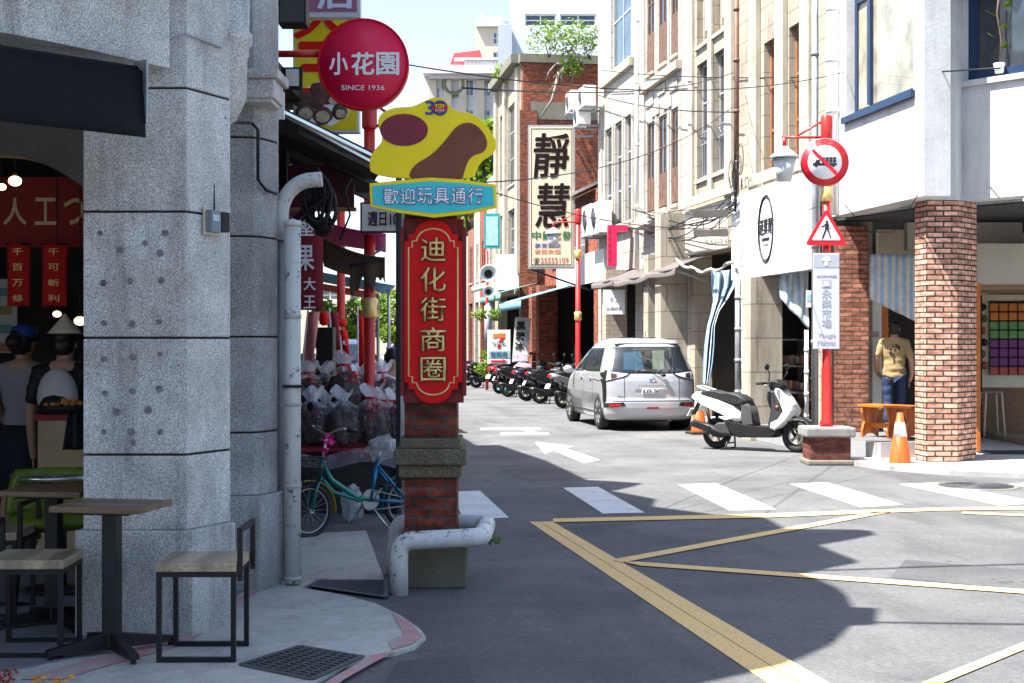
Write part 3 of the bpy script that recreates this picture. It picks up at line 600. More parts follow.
# ================================================================== PEOPLE
SKIN = mat('skin', (.42,.24,.155), .55, 0, .06, 8); HAIR = mat('black_hair', (.012,.010,.009), .45, 0, .2, 30)
def rumple(vs):                                                    # cloth creases, running mostly across the body
    return [p + Vector((p.x, p.y, 0)).normalized()*(.016*noise.noise(Vector((p.x*5, p.y*5, p.z*17)))+.008*noise.noise(Vector((p.x*16, p.y*16, p.z*30)))) if Vector((p.x, p.y, 0)).length > 1e-4 else p for p in vs]
def person(label, loc, rz, H, shirt, lower, shoes=None, kind='trousers', arms=None, cap=None, hair='short', lean=0, extra=None, step=.1, sleeve=.5, loose=1., seated=False):
    t = thing('person', label, 'person', loc, rz); k = H/1.7; V = lambda x, y, z: Vector((x*k, y*k, z*k))
    arms = arms or {-1: ((-.24,.03,1.13), (-.25,-.03,.88), (-.25,-.06,.78)), 1: ((.24,.03,1.13), (.25,-.03,.88), (.25,-.06,.78))}
    pts = [V(0,0,.93), V(0,.01,1.08), V(0,.01,1.25), V(0,.02,1.40), V(0,.015,1.46), V(0,.0,1.50), V(0,-.012,1.58), V(0,-.012,1.66)]
    rad = [(.15,.105),(.125,.09),(.15,.10),(.13,.085),(.058,.058),(.062,.07),(.075,.092),(.062,.075)]
    ed = [(i, i+1) for i in range(7)]; J = {}
    def chain(a, lst, rs):
        for p, r in zip(lst, rs): pts.append(p); rad.append((r, r)); ed.append((a, len(pts)-1)); a = len(pts)-1
        return a
    for s in (-1, 1):
        A = [V(s*.17,.02,1.37)]+[V(*q) for q in arms[s]]; chain(3, A, [.058,.045,.036,.03]); J['a%d' % s] = A
        hb = A[-1]; dv = (A[-1]-A[-2]).normalized(); sd = dv.orthogonal().normalized(); chain(len(pts)-1, [hb+dv*.05*k], [.03*k])
        if seated: L = [V(s*.10,-.05,.90), V(s*.13,-.42,.88), V(s*.12,-.46,.47), V(s*.12,-.56,.42)]
        else: L = [V(s*.095,0,.84), V(s*.10,-.01+s*step*.4,.49), V(s*.105,.03+s*step,.09), V(s*.115,-.10+s*step,.045)]
        chain(0, L, [.085,.06,.042,.036]); J['l%d' % s] = L
    vs, fs = skin(pts, ed, [(a*k, b*k) for a, b in rad]); body = MB(); body.add(vs, fs, True)
    for s in (-1, 1):                                               # fingers, eyes, ears
        A = J['a%d' % s]; dv = (A[-1]-A[-2]).normalized(); b0 = A[-1]+dv*.06*k; sd = Vector((0,1,0)).cross(dv).normalized(); lat = dv.cross(sd)
        for i in range(4): o = lat*((i-1.5)*.017*k); body.tube([b0+o-dv*.02*k, b0+o+dv*.04*k, b0+o+dv*(.07+.008*(i in (1,2)))*k+sd*s*-.015*k], [.009*k,.0085*k,.006*k], 6)
        body.tube([b0-dv*.03*k+lat*-.026*k, b0+dv*.005*k+lat*-.047*k, b0+dv*.03*k+lat*-.052*k], [.011*k,.010*k,.007*k], 6)
        body.ell(V(s*.078,0,1.58), (.012*k,.022*k,.032*k), 8, 6)
    body.ell(V(0,-.107,1.565), (.012*k,.018*k,.022*k), 8, 6); body.build('body', SKIN, t)
    ey = MB()
    for s in (-1,1): ey.ell(V(s*.030,-.094,1.592), (.012*k,.007*k,.007*k), 8, 5)
    ey.build('eyes', HAIR, t); MB().ell(V(0,-.100,1.528), (.022*k,.006*k,.006*k), 8, 5).build('mouth', mat('lip', (.35,.10,.09), .5, 0, 0), t)
    # shirt
    sp_ = [pts[0]+V(0,0,-.15), pts[0]+V(0,0,-.02), pts[1], pts[2], pts[3]+V(0,0,.01), V(0,.018,1.475)]; sr = [(.185*loose,.15*loose),(.172*loose,.135*loose),(.155*loose,.12*loose),(.168*loose,.12*loose),(.155,.105),(.078,.078)]; se = [(0,1),(1,2),(2,3),(3,4),(4,5)]
    for s in (-1, 1):
        A = J['a%d' % s]; e = A[0].lerp(A[1], min(1, sleeve*2)) if sleeve <= .5 else A[1]; sp_ += [A[0], e]; sr += [(.08,.08),(.068,.068)]; n0 = len(sp_); se += [(4, n0-2), (n0-2, n0-1)]
        if sleeve > .5: sp_.append(A[1].lerp(A[2], (sleeve-.5)*2)); sr.append((.05,.05)); se.append((n0-1, n0))
    vs, fs = skin(sp_, se, [(a*k, b*k) for a, b in sr], 3); vs = rumple(vs); m = MB(); m.add(vs, fs, True); m.build('shirt', shirt, t)
    if kind == 'skirt':
        m = MB(); m.lathe([(.14*k,.98*k),(.175*k,.90*k),(.20*k,.75*k),(.235*k,.50*k),(.225*k,.5*k),(.12*k,.95*k)], n=24); m.build('skirt', lower, t)
    else:
        q = [V(0,0,.96)]; rr = [(.165,.125)]; ee = []
        for s in (-1, 1):
            L = J['l%d' % s]; q += [L[0], L[1], L[2]+(L[1]-L[2])*.06]; n0 = len(q); rr += [(.098,.098),(.078,.078),(.062,.062)]; ee += [(0,n0-3),(n0-3,n0-2),(n0-2,n0-1)]
        vs, fs = skin(q, ee, [(a*k, b*k) for a, b in rr], 3); vs = rumple(vs); m = MB(); m.add(vs, fs, True); m.build('trousers', lower, t)
    for s in (-1, 1):
        L = J['l%d' % s]; a = L[2]; b = L[3]; m = MB(); m.ell(((a.x+b.x)/2, (a.y+b.y)/2-.02*k, b.z+.005*k), (.052*k,.145*k,.05*k), 12, 8); m.build('shoe', shoes or WHTC, t)
    h = MB()
    if hair == 'long':
        h.ell(V(0,.015,1.615), (.095*k,.115*k,.11*k), 16, 10); h.grid(lambda u, v: V(.105*math.sin(2.2*(u-.5)*2), .02+.09*math.cos(2.2*(u-.5)*2), 1.64-.34*v), 14, 6)
    else: h.ell(V(0,.012,1.625), (.090*k,.110*k,.096*k), 26, 18, lump=.16, seed=rz*3); h.ell(V(0,.05,1.57), (.078*k,.075*k,.075*k), 20, 12, lump=.2, seed=rz)
    if hair == 'bun': h.ell(V(0,.13,1.60), (.06*k,.06*k,.06*k), 12, 8)
    h.build('hair', HAIR, t)
    if cap:
        m = MB(); m.lathe([(.104*k,0),(.106*k,.04*k),(.085*k,.085*k),(.0,.105*k)], V(0,0,1.63), 18); m.side([(-.09*k,1.635*k),(-.19*k,1.615*k),(-.19*k,1.622*k),(-.09*k,1.647*k)], -.07*k, .07*k); m.build('cap', cap, t)
    if extra: extra(t, V, k)
    return t
person('woman in blue cap, grey shirt and dark skirt inside the dark shop', C3((24-CX)/F*10.45, 10.45, .036), R(165)-YAW, 1.66, mat('grey_shirt', (.26,.25,.26), .85, 0, .1, 6), mat('navy_cloth', (.012,.014,.022), .85), kind='skirt', cap=mat('blue_cap', (.02,.045,.22), .7), hair='bun',
       arms={-1: ((-.25,.02,1.14),(-.20,-.16,1.0),(-.15,-.22,1.02)), 1: ((.27,.0,1.14),(.25,-.14,.98),(.22,-.22,1.0))})
def pack(t, V, k):
    m = MB(); m.ell(V(0,.17,1.20), (.15*k,.09*k,.21*k), 14, 10); m.build('backpack', flat('pale_nylon', (.48,.46,.46), .6), t); m = MB(); m.ell(V(0,.22,1.12), (.12*k,.07*k,.12*k), 12, 8); m.build('backpack_pocket', BLKP, t)
    m = MB(); m.lathe([(.125*k,0),(.10*k,.03*k),(.0,.15*k)], V(0,0,1.66), 18); m.build('hat', flat('straw', (.62,.52,.38), .8), t)
person('person in pale pointed hat and grey backpack at the shop counter', C3((65-CX)/F*10.15, 10.15, .036), R(180)-YAW, 1.66, BLKP, mat('navy_cloth', (.01,.01,.02)), extra=pack)

# ================================================================== UNSEEN BLOCK ADDED BEHIND THE CAMERA TO SHADE CAMERA-FACING SURFACES
t = thing('added_shade_house', 'plain rendered shop house added unseen behind the viewpoint for shade', 'building', (-4, -13, 0)); OM = Matrix(((-1,0,0,-4),(0,-1,0,-13),(0,0,1,0),(0,0,0,1))); ops = [(-13+4.4*i, -10.2+4.4*i, .0, 2.9) for i in range(6)]; ws0 = [(-13.2+3.3*i, -11.6+3.3*i, 4.2+3.4*j, 6.1+3.4*j) for i in range(8) for j in range(3)]
wall(MB(), OM, -14, 14, 0, 8.5, ops+[q for q in ws0 if q[3] < 7], .4).build('wall', concrete_mat('grey_stucco', (.30,.29,.28), .5), t, True); a = MB(OM); a.bx(-13.9, 13.9, 2.5, 2.7, 0, 8.3); a.build('rear_wall', dw, t, True)
for q in [q for q in ws0 if q[3] < 7]: window(t, OM, *q, .2, WHT, GLS, 2, 1)
# ================================================================== SHOP ROW ON THE LEFT (seen edge on) WITH ITS SHADOW-CASTING GABLES
def house(y0, y1, h, label, outline=None, m=GRAN2, x0=-.25, gable=0):
    t = thing('shop_house', label, 'building', (x0, y0, 0)); L = Matrix(((0,-1,0,x0),(1,0,0,0),(0,0,1,0),(0,0,0,1)))
    ops = [(y0+.6, y1-.6, 0, 3.2)]; n = max(2, int((y1-y0)/1.6)); wins = []
    for k in range(n): c = y0+(y1-y0)*(k+.5)/n; wins.append((c-.4, c+.4, 3.9, 5.0))
    a = wall(MB(), L, y0+.02, y1-.02, 0, 5.3, ops+wins, .35); a.bx(x0-8, x0-.36, y0+.02, y1-.02, 5.0, 5.29); a.bx(x0-8, x0-3.2, y0+.02, y1-.02, 0, 4.99); a.bx(x0-3.1, x0-.36, y0+.03, y1-.03, 3.4, 3.6); a.build('wall', m, t, True)
    for w_ in wins: window(t, L, *w_, .18, WOODB, GLS, 2, 2)
    if outline: parapet(t, x0, outline, 4.9, .3, m)
    else:
        mb = MB(); c = (y0+y1)/2; q = [(y0+.02, 5.3), (y0+.02, h), (c-1.2, h), (c-.9, h+gable*.6), (c, h+gable), (c+.9, h+gable*.6), (c+1.2, h), (y1-.02, h), (y1-.02, 5.3)]; mb.side(q, x0-.3, x0); mb.build('parapet', m, t, True)
    return t
O2 = [(766,517.8),(710,514),(653.5,506.5),(656,499),(640,496),(612.6,491),(632,487),(643,483.6)]
O3 = [(643,483.4),(610,481),(587,480),(566,470),(546,460.5),(520,452),(500,445)]
yy = [topz(*O2[0], -.25)[0], topz(*O2[-1], -.25)[0], topz(*O3[-1], -.25)[0]]
house(yy[0], yy[1], 8.5, 'grey old shop house with stepped gable next to the corner arcade', O2)
house(yy[1]+.01, yy[2], 8.5, 'weathered shop house third along on the left side', O3)
tl = ['plain', 'narrow', 'wide', 'tall', 'low', 'far']; y = yy[2]
for k, L in enumerate((6, 5.5, 7, 6, 8, 9, 10, 12)):
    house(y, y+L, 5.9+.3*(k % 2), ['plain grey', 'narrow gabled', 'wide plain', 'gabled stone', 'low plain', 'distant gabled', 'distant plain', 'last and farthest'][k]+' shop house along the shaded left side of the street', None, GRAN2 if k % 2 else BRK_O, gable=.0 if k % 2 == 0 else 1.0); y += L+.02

# ================================================================== DRAIN PIPES AND CABLE BUNDLE
zc = .03
c = D(292.5, 588, 9.25); t = thing('drain_pipe', 'stout white drain pipe standing against the second granite pillar', 'pipe', (c.x, c.y, zc))
o = MB(); o.cyl((0,0,0),(0,0,2.32),.054,None,18); o.build('pipe', PIPEW, t)
for z in (.02, .62, 1.15, 1.72): MB().lathe([(.056,z),(.058,z),(.058,z+.025),(.056,z+.025)], n=18).build('joint_band', flat('band_grey', (.42,.42,.40)), t)
MB().box(0,0,1.28,.13,.13,.018).build('clamp', BLKP, t); MB().lathe([(.054,2.32),(.06,2.32),(.06,2.35),(0,2.37)], n=18).build('cap', PIPEW, t)
c = D(281, 588, 9.42); t = thing('downpipe', 'grey downpipe with a white elbow curving right at its top', 'pipe', (c.x, c.y, zc), -YAW)
MB().cyl((0,0,0),(0,0,2.24),.042,None,16).build('pipe', GREY, t)
z0 = 2.24; el = [(0,0,z0),(0,0,z0+.16)]+[(.21*(1-math.cos(a)), 0, z0+.16+.24*math.sin(a)) for a in [math.pi/2*k/10 for k in range(1, 11)]]+[(.27,0,z0+.405)]
MB().tube(el, .050, 16).build('elbow', PIPEW, t)
random.seed(11)
for k in range(9):
    c = D(318+random.uniform(-4,4), 175, 9.9); pts = []; rr = random.uniform(.06,.16); ph = random.uniform(0,6)
    for i in range(22):
        a = i/21*math.pi*2*1.1+ph; pts.append(c+RT*(rr*math.cos(a)*.8+random.uniform(-.01,.01))+Vector((0,0,-.16-.17*math.sin(a)-.05*k*.2))+FD*(.02*k))
    pts = [D(316, 168, 9.9)+FD*.02*k]+pts+[D(290+k*5, 222, 9.9)+FD*.02*k]
    cable(pts, .009 if k % 3 else .014, 'black cables bundled in loops between awning and white pipe', BLKP, 'cable_loop', 'cable', 'looped cables')
cable([D(340,240,10.2), D(350,215,10.2), D(345,190,10.2), D(352,178,10.2)], .008, 'thin black lead hanging below the dark canopy')

# ================================================================== SIGNS OF THE LEFT SIDE
def facing(name, label, cat, px, py, Z, rz=-YAW, group=None): return thing(name, label, cat, D(px, py, Z), rz, group)
# round sign
t = facing('round_sign', 'round crimson shop sign with white characters on a red arm', 'sign', 363, 64, 10.6); r = 45.5/F*10.6
crim = mat('crimson_face', (.76,.010,.065), .4, 0, .04, 3)
MB().lathe([(0,0),(r,0),(r,.10),(0,.10)], (0,0,0), 48, 'Y').build('drum', mat('crimson_rim', (.38,.01,.03), .45), t)
MB().lathe([(0,-.004),(r*.965,-.004),(r*.965,0)], (0,0,0), 48, 'Y').build('face', crim, t)
MB().ring((0,-.002,0), (0,1,0), r*.985, .008, 48, 6).build('rim', REDS, t)
for ch, x, w_ in (('小', -.18, .135), ('花', .0, .165), ('園', .185, .165)): glyph(t, ch, x, .0, w_, .165, WHTC, -.012, bold=.03)
glyph(t, 'SINCE 1936', 0, -.178, .32, .036, WHTC, -.012)
MB().cyl((-.68,.05,.085),(-r*.93,.05,.085),.026,None,12).build('arm', REDP, t)
MB().bx(-.72,-.68,-.02,.12,-.02,.2).build('wall_bracket', REDP, t)
# mushroom sign
t = facing('box_sign', 'tall yellow sign with red characters and a picture of brown mushrooms', 'sign', 326, 66, 11.8); k = 11.8/F
MB().bx(-33*k,33*k,0,.14,-66*k,62*k).build('box', flat('sign_side', (.62,.60,.58)), t); MB().bx(-31*k,31*k,-.004,-.001,-64*k,60*k).build('face', mat('yellow_face', (.74,.60,.01), .45, 0, .04, 3), t)
glyph(t, '大', -4*k, 48*k, 56*k, 40*k, REDS, -.008, bold=.03); glyph(t, '王', -2*k, -3*k, 54*k, 52*k, REDS, -.008, bold=.04)
ph = MB(); ph.plate([(-31*k,-40*k),(-20*k,-22*k),(-4*k,-14*k),(10*k,-24*k),(24*k,-34*k),(22*k,-50*k),(6*k,-60*k),(-18*k,-58*k),(-30*k,-52*k)], -.010, -.006); ph.build('picture_ground', WHTC, t)
mc = mat('mushroom_brown', (.10,.05,.035), .6, 0, .5, 30); mp = mat('mushroom_pale', (.50,.40,.28), .7, 0, .3, 30)
for (x, y, a, b) in ((-6,-24,10,8),(-22,-34,11,9),(3,-31,9,8),(16,-34,9,9),(-20,-46,10,9),(-3,-50,10,9),(14,-46,8,8),(-8,-36,8,7)):
    MB().ell((x*k,-.012,y*k),(a*k,.006,b*k),16,8,lump=.2,seed=x).build('mushroom_cap', mc, t)
for (x, y, a) in ((-20,-48,7),(-3,-51,7),(8,-35,5),(15,-48,5)): MB().disc((x*k,-.0195,y*k), a*k, 18, a*k*.85).build('mushroom_gills', mp, t)
# upper sign (mauve), wall loudspeaker box, floodlight, socket plate
t = facing('wall_sign', 'mauve framed sign hanging above the yellow mushroom sign', 'sign', 330, -14, 11.4); k = 11.4/F
MB().bx(-30*k,30*k,0,.12,-31*k,30*k).build('box', flat('sign_grey', (.48,.50,.52), .5), t); MB().bx(-27*k,27*k,-.004,-.001,-26*k,27*k).build('face', mat('mauve_face', (.30,.10,.17), .5, 0, .05, 3), t)
glyph(t, '店', 6*k, -8*k, 36*k, 30*k, flat('pale_blue_letter', (.55,.62,.75)), -.008, bold=.03)
t = facing('wall_speaker', 'black box loudspeaker fixed high beside the granite pillar', 'loudspeaker', 292, 10, 10.2); k = 10.2/F
MB().bx(-14*k,14*k,0,.18,-14*k,22*k).build('cabinet', BLKP, t, bevel=.008); MB().bx(-12*k,12*k,-.006,-.001,-12*k,19*k).build('grille', DGREY, t); MB().bx(-20*k,-10*k,.06,.09,-3*k,3*k).build('bracket', BLK, t)
t = facing('floodlight', 'small black floodlight with pale square lamp below the red arm', 'floodlight', 292, 78, 10.4); k = 10.4/F
MB().bx(-11*k,10*k,0,.05,-11*k,11*k).build('housing', BLKP, t, bevel=.006); MB().bx(-6*k,7*k,-.004,-.001,-8*k,9*k).build('lens', flat('lens_grey', (.55,.56,.55)), t); MB().bx(-1.5*k,2*k,-.007,-.005,-2*k,3*k).build('led', flat('led_yellow', (.7,.6,.3)), t); MB().bx(-20*k,-9*k,.05,.07,-2*k,2*k).build('bracket', BLK, t)
t = facing('switch_box', 'white perforated bracket plate below the floodlight', 'bracket', 280, 105, 9.9); k = 9.9/F
MB().bx(-6*k,4*k,0,.03,-14*k,13*k).build('plate', WHT, t)
for z in (-3, 5): MB().disc((-1*k,-.003,z*k), 1.3*k).build('hole', BLKP, t)
# dark sloping canopy, its rails, magenta cloth, brown canopy with a torn flap
dk = mat('canopy_dark', (.030,.026,.024), .8, 0, .3, 3)
def slab(mb, a, b, c, d, th):
    n = (b-a).cross(d-a).normalized()*th; mb.add([a,b,c,d,a-n,b-n,c-n,d-n], [(0,1,2,3),(7,6,5,4),(0,4,5,1),(1,5,6,2),(2,6,7,3),(3,7,4,0)])
t = thing('shop_canopy', 'dark sloping shop canopy with aluminium rails above the dried goods stall', 'canopy', D(300, 150, 11)); m = MB()
A, B = D(268, 100, 10.3), D(386, 158, 10.9); s = Vector((0, 2.6, .0)); slab(m, A, B, B+s, A+s, .03); m.build('sheet', dk, t, True)
m = MB()
for q in (.0, .05): m = MB(); m.bar(A+Vector((0,.02+q,-.03-.03*q)), B+Vector((0,.02+q,-.03-q)), .022, .03); m.build('rail', STEEL, t, True)
m = MB(); m.bar(A.lerp(B,.25)+Vector((0,.5,-.04)), B+Vector((0,.5,-.05)), .03); m.build('rail', STEEL, t, True)
for q in (1.2, 2.3): m = MB(); m.bar(A+Vector((0,q,-.08)), B+Vector((0,q,-.08)), .05); m.build('rafter', BLK, t, True)
t = facing('valance_board', 'maroon board hanging under the dark canopy beside the cables', 'board', 320, 185, 12.2); k = 12.2/F
MB().bx(-32*k,34*k,0,.04,-22*k,20*k).build('board', mat('dark_maroon', (.055,.012,.014), .7), t); MB().bx(-34*k,36*k,-.02,.06,-26*k,-22.5*k).build('trim', WOODB, t)
mg = mat('magenta_cloth', (.42,.012,.16), .7, 0, .1, 4)
m = MB(); a, b, c_, d_ = D(286, 206, 13.2), D(386, 234, 13.6), D(386, 252, 15.5), D(286, 238, 15.5)
m.grid(lambda u, v: (a.lerp(b,u)).lerp(d_.lerp(c_,u), v)+Vector((0,0,-.05*math.sin(math.pi*u)*(1-v))), 12, 6); tag(m.build('shade_cloth', mg, solid=.008), 'bright magenta shade cloth stretched behind the looped cables', 'shade cloth')
br = mat('brown_canvas', (.085,.048,.018), .85, 0, .25, 4)
t = thing('brown_awning', 'brown canvas awning with a ragged hanging flap over the goods', 'awning', D(355, 250, 13)); m = MB()
a, b, c_, d_ = D(320, 236, 12.6), D(385, 258, 12.8), D(374, 276, 15.2), D(324, 266, 15.2); m.grid(lambda u, v: (a.lerp(b,u)).lerp(d_.lerp(c_,u), v)+Vector((0,0,-.04*math.sin(math.pi*u))), 10, 6); m.build('canvas', br, t, True, solid=.01)
m = MB(); e0, e1 = D(350, 264, 12.78), D(385, 258, 12.82); m.grid(lambda u, v: e0.lerp(e1,u)+Vector((0,.02*math.sin(9*u),-v*(.22+.06*math.sin(13*u)+.04*math.sin(31*u)))), 16, 5); m.build('flap', mat('torn_flap', (.05,.032,.018), .9), t, True, solid=.008)
m = MB(); m.bar(D(326,266,12.7), D(385,258,12.75), .02); m.bar(D(350,268,12.7), D(384,248,13.4), .018); m.build('strut', BLK, t, True)
# maroon vertical banner, white time plate
t = facing('vertical_banner', 'maroon vertical shop banner with white characters behind the drain pipe', 'banner', 309, 268, 10.7); k = 10.7/F
m = MB(); m.grid(lambda u, v: ((u*36-22)*k, .01*math.sin(4*v), (v-.5)*84*k), 4, 8); m.build('cloth', MARO, t, solid=.006)
for ch, z, w_, x in (('堅', 42, 15, -2), ('果', 12, 17, -3), ('大', -14, 12, 1), ('王', -32, 12, 1)): glyph(t, ch, x*k, (z-2)*k, w_*k, w_*1.05*k*(1.4 if z == 12 else 1), WHTC, -.022, bold=.02)
t = facing('time_plate', 'white plate with black characters and numbers behind the welcome board', 'sign', 384, 216, 9.9); k = 9.9/F
MB().bx(-24*k,26*k,0,.02,-17*k,14*k).build('frame', BLKP, t, bevel=.006); MB().bx(-22*k,24*k,-.004,-.001,-15*k,12*k).build('plate', flat('plate_white', (.62,.62,.60)), t); glyph(t, '週日10', -1*k, -3*k, 30*k, 14*k, BLKP, -.007, bold=.02)

# ================================================================== BRICK GATE PILLAR WITH ITS SIGNS
pc = C3((432-CX)/F*9.42, 9.42); t = thing('brick_pillar', 'slim red brick pillar with concrete bands standing at the kerb', 'pillar', (pc.x, pc.y, 0), -YAW)
MB().bx(-.17,.17,-.17,.17,.35,.715).build('shaft', BRK, t); MB().bx(-.17,.17,-.17,.17,.975,2.95).build('shaft', BRK, t)
m = MB(); m.bx(-.20,.235,-.215,.20,.0,.35); m.build('base', MOSS, t, bevel=.015)
m = MB(); m.bx(-.205,.205,-.205,.205,.717,.80); m.bx(-.235,.235,-.235,.235,.80,.905); m.bx(-.20,.20,-.20,.20,.905,.973); m.build('band', MOSS, t, bevel=.012)
k = 9.2/F
def plaque_outline(hw, hh, n=.045, r=.12):
    q = []
    for sx, sy in ((1,1),):
        pass
    R_ = [(hw, -hh+n), (hw, hh-n), (hw-n*.6, hh-n), (hw-n*.6, hh), (r*1.02, hh)]
    top = [(r*math.cos(a), hh+r*.75*math.sin(a)) for a in [math.pi*k_/12 for k_ in range(1, 12)]]
    L_ = [(-x, z) for x, z in R_[::-1]]
    bot = [(-r*math.cos(a), -hh-r*.75*math.sin(a)) for a in [math.pi*k_/12 for k_ in range(1, 12)]]
    return R_+top+L_[:-1]+[(-hw, -hh+n), (-hw+n*.6, -hh+n), (-hw+n*.6, -hh), (-r*1.02, -hh)]+bot+[(r*1.02, -hh), (hw-n*.6, -hh), (hw-n*.6, -hh+n)]
t = facing('street_name_board', 'tall red plaque with raised gold characters on the brick pillar', 'sign', 433.5, 312, 9.18)
MB().bx(-.195,.195,.0,.02,-.585,.60).build('back_board', mat('dark_red_wood', (.16,.008,.01), .5), t)
for s in (-1,1): MB().bx(s*.200-.012,s*.200+.012,-.035,.03,-.54,.545).build('side_rail', mat('dark_red_wood', (.2,.01,.01)), t)
MB().plate(plaque_outline(.187,.50), -.045, -.002).build('plaque', REDS, t, bevel=.006)
ol = plaque_outline(.158,.455,.04,.105); MB().tube([(x,-.047,z) for x, z in ol], .006, 6, closed=True).build('gold_border', GOLD, t)
for i, ch in enumerate('迪化街商圈'): glyph(t, ch, 0, .400-.192*i, .168, .160, flat('dark_outline', (.06,.01,.006)), -.049, bold=.035, depth=.002); glyph(t, ch, 0, .400-.192*i, .164, .156, GOLD, -.062, bold=.004, depth=.010)
# welcome board: plain lobed yellow panel above a turquoise banner
t = facing('welcome_board', 'yellow cut-out board with a turquoise welcome banner on the brick pillar', 'sign', 433, 156, 9.05); k = 9.05/F; yl = mat('board_yellow', (.90,.69,.004), .45, 0, .03, 3)
def chaikin(q, n=2):
    for _ in range(n): q = [p for i in range(len(q)) for p in ((q[i][0]*.75+q[(i+1)%len(q)][0]*.25, q[i][1]*.75+q[(i+1)%len(q)][1]*.25), (q[i][0]*.25+q[(i+1)%len(q)][0]*.75, q[i][1]*.25+q[(i+1)%len(q)][1]*.75))]
    return q
P2 = lambda lst: [((x-433)*k, (156-y)*k) for x, y in lst]
yo = [(371,178),(369,160),(374,150),(384,140),(377,125),(380,113),(395,107),(412,107),(424,101),(434,97),(444,98),(451,107),(458,112),(470,112),(482,120),(490,130),(497,142),(494,154),(482,160),(476,170),(474,180)]
MB().plate(chaikin(P2(yo)), 0, .03).build('upper_panel', yl, t, bevel=.004)
m = MB(); m.plate([((404-433)*k+24*k*math.cos(a), (156-130)*k+16*k*math.sin(a)) for a in [6.283*i/32 for i in range(32)]], -.005, -.001); m.build('maroon_patch', mat('patch_maroon', (.20,.018,.03), .5), t)
m = MB(); m.plate(chaikin(P2([(408,182),(412,166),(432,155),(446,140),(458,124),(474,122),(488,138),(486,152),(470,156),(464,172),(462,182)])), -.005, -.001); m.build('brown_patch', mat('patch_brown', (.17,.05,.022), .5), t)
bl = flat('logo_blue', (.02,.06,.30)); glyph(t, '3', (430-433)*k, (156-108)*k, 9*k, 14*k, bl, -.004, bold=.03); MB().ring(((440-433)*k,-.004,(156-108)*k), (0,1,0), 6.5*k, 1.3*k, 24, 5).build('logo_zero', bl, t)
m = MB(); m.add([((440-433)*k+8*k*math.cos(a), -.011, (156-108)*k+4.6*k*math.sin(a)) for a in [6.283*i/20 for i in range(20)]], [tuple(range(20))]); m.build('logo_badge', flat('logo_red', (.5,.02,.03)), t)
glyph(t, 'TOY', (440-433)*k, (156-106.6)*k, 10*k, 4*k, yl, -.014, bold=.03); glyph(t, 'STORY', (440-433)*k, (156-110.6)*k, 9*k, 2.4*k, WHTC, -.014)
bo = [(370,184),(398,181),(430,178),(462,180),(496,185),(497,208),(470,214),(434,218),(398,213),(371,207)]
MB().plate(P2(bo), -.032, -.002).build('banner', yl, t, bevel=.003)
cx_, cy_ = 433.5, 198; bi = [((x-cx_)*.955+cx_, (y-cy_)*.80+cy_) for x, y in bo]; MB().plate(P2(bi), -.037, -.033).build('banner_field', mat('turquoise', (.05,.56,.60), .45, 0, .04, 3), t)
for i, ch in enumerate('歡迎玩具通行'):
    x = (391.5+16.8*i-433)*k; o = glyph(t, ch, x, (156-197+i*.1)*k, 16*k, 17*k, flat('violet_outline', (.14,.12,.36)), -.0385, bold=.035, depth=.002); glyph(t, ch, x, (156-197+i*.1)*k, 14.8*k, 15.8*k, WHTC, -.046, bold=.004, depth=.002)
# white guard pipe round the pillar foot
c = pc; t = thing('guard_pipe', 'bent white steel guard pipe wrapped around the pillar base', 'guard rail', (c.x, c.y, 0), -YAW); X0 = (432-CX)/F*9.42
def rnd(pts, r, n=6):
    out = [Vector(pts[0])]
    for i in range(1, len(pts)-1):
        p = Vector(pts[i]); a = p+(Vector(pts[i-1])-p).normalized()*r; b = p+(Vector(pts[i+1])-p).normalized()*r
        for j in range(n+1): q = j/n; out.append(a*(1-q)**2+p*2*q*(1-q)+b*q*q)
    return out+[Vector(pts[-1])]
pth = [((399-CX)/F*8.98-X0, 8.98-9.42, 0), ((399-CX)/F*8.98-X0, 8.98-9.42, .34), ((482-CX)/F*8.95-X0, 8.95-9.42, .37), ((486-CX)/F*9.6-X0+.01, 9.65-9.42, .37), ((405-CX)/F*9.7-X0-.06, 9.75-9.42, .36), ((396-CX)/F*9.7-X0-.02, 9.75-9.42, .0)]
MB().tube(rnd(pth, .09), .058, 16).build('pipe', PIPEW, t)
t = MB(); cw = C3((487-CX)/F*9.3, 9.3); leaves(t, (cw.x+.05, cw.y, .30), (.05,.05,.05), 30, .022, 4); t.tube([(cw.x-.03,cw.y,.30),(cw.x+.02,cw.y,.29),(cw.x+.06,cw.y,.31)], .004, 5); tag(t.build('weed', LEAF), 'small green weed sprouting at the guard pipe', 'plant')
t = facing('conduit', 'white and dark conduit strapped down the left of the brick pillar', 'pipe', 399, 400, 9.75); MB().cyl((0,0,-.6),(0,0,1.6),.022,None,10).build('pipe', DGREY, t); MB().cyl((.03,-.03,-.35),(.03,-.03,.25),.018,None,10).build('sleeve', WHT, t)
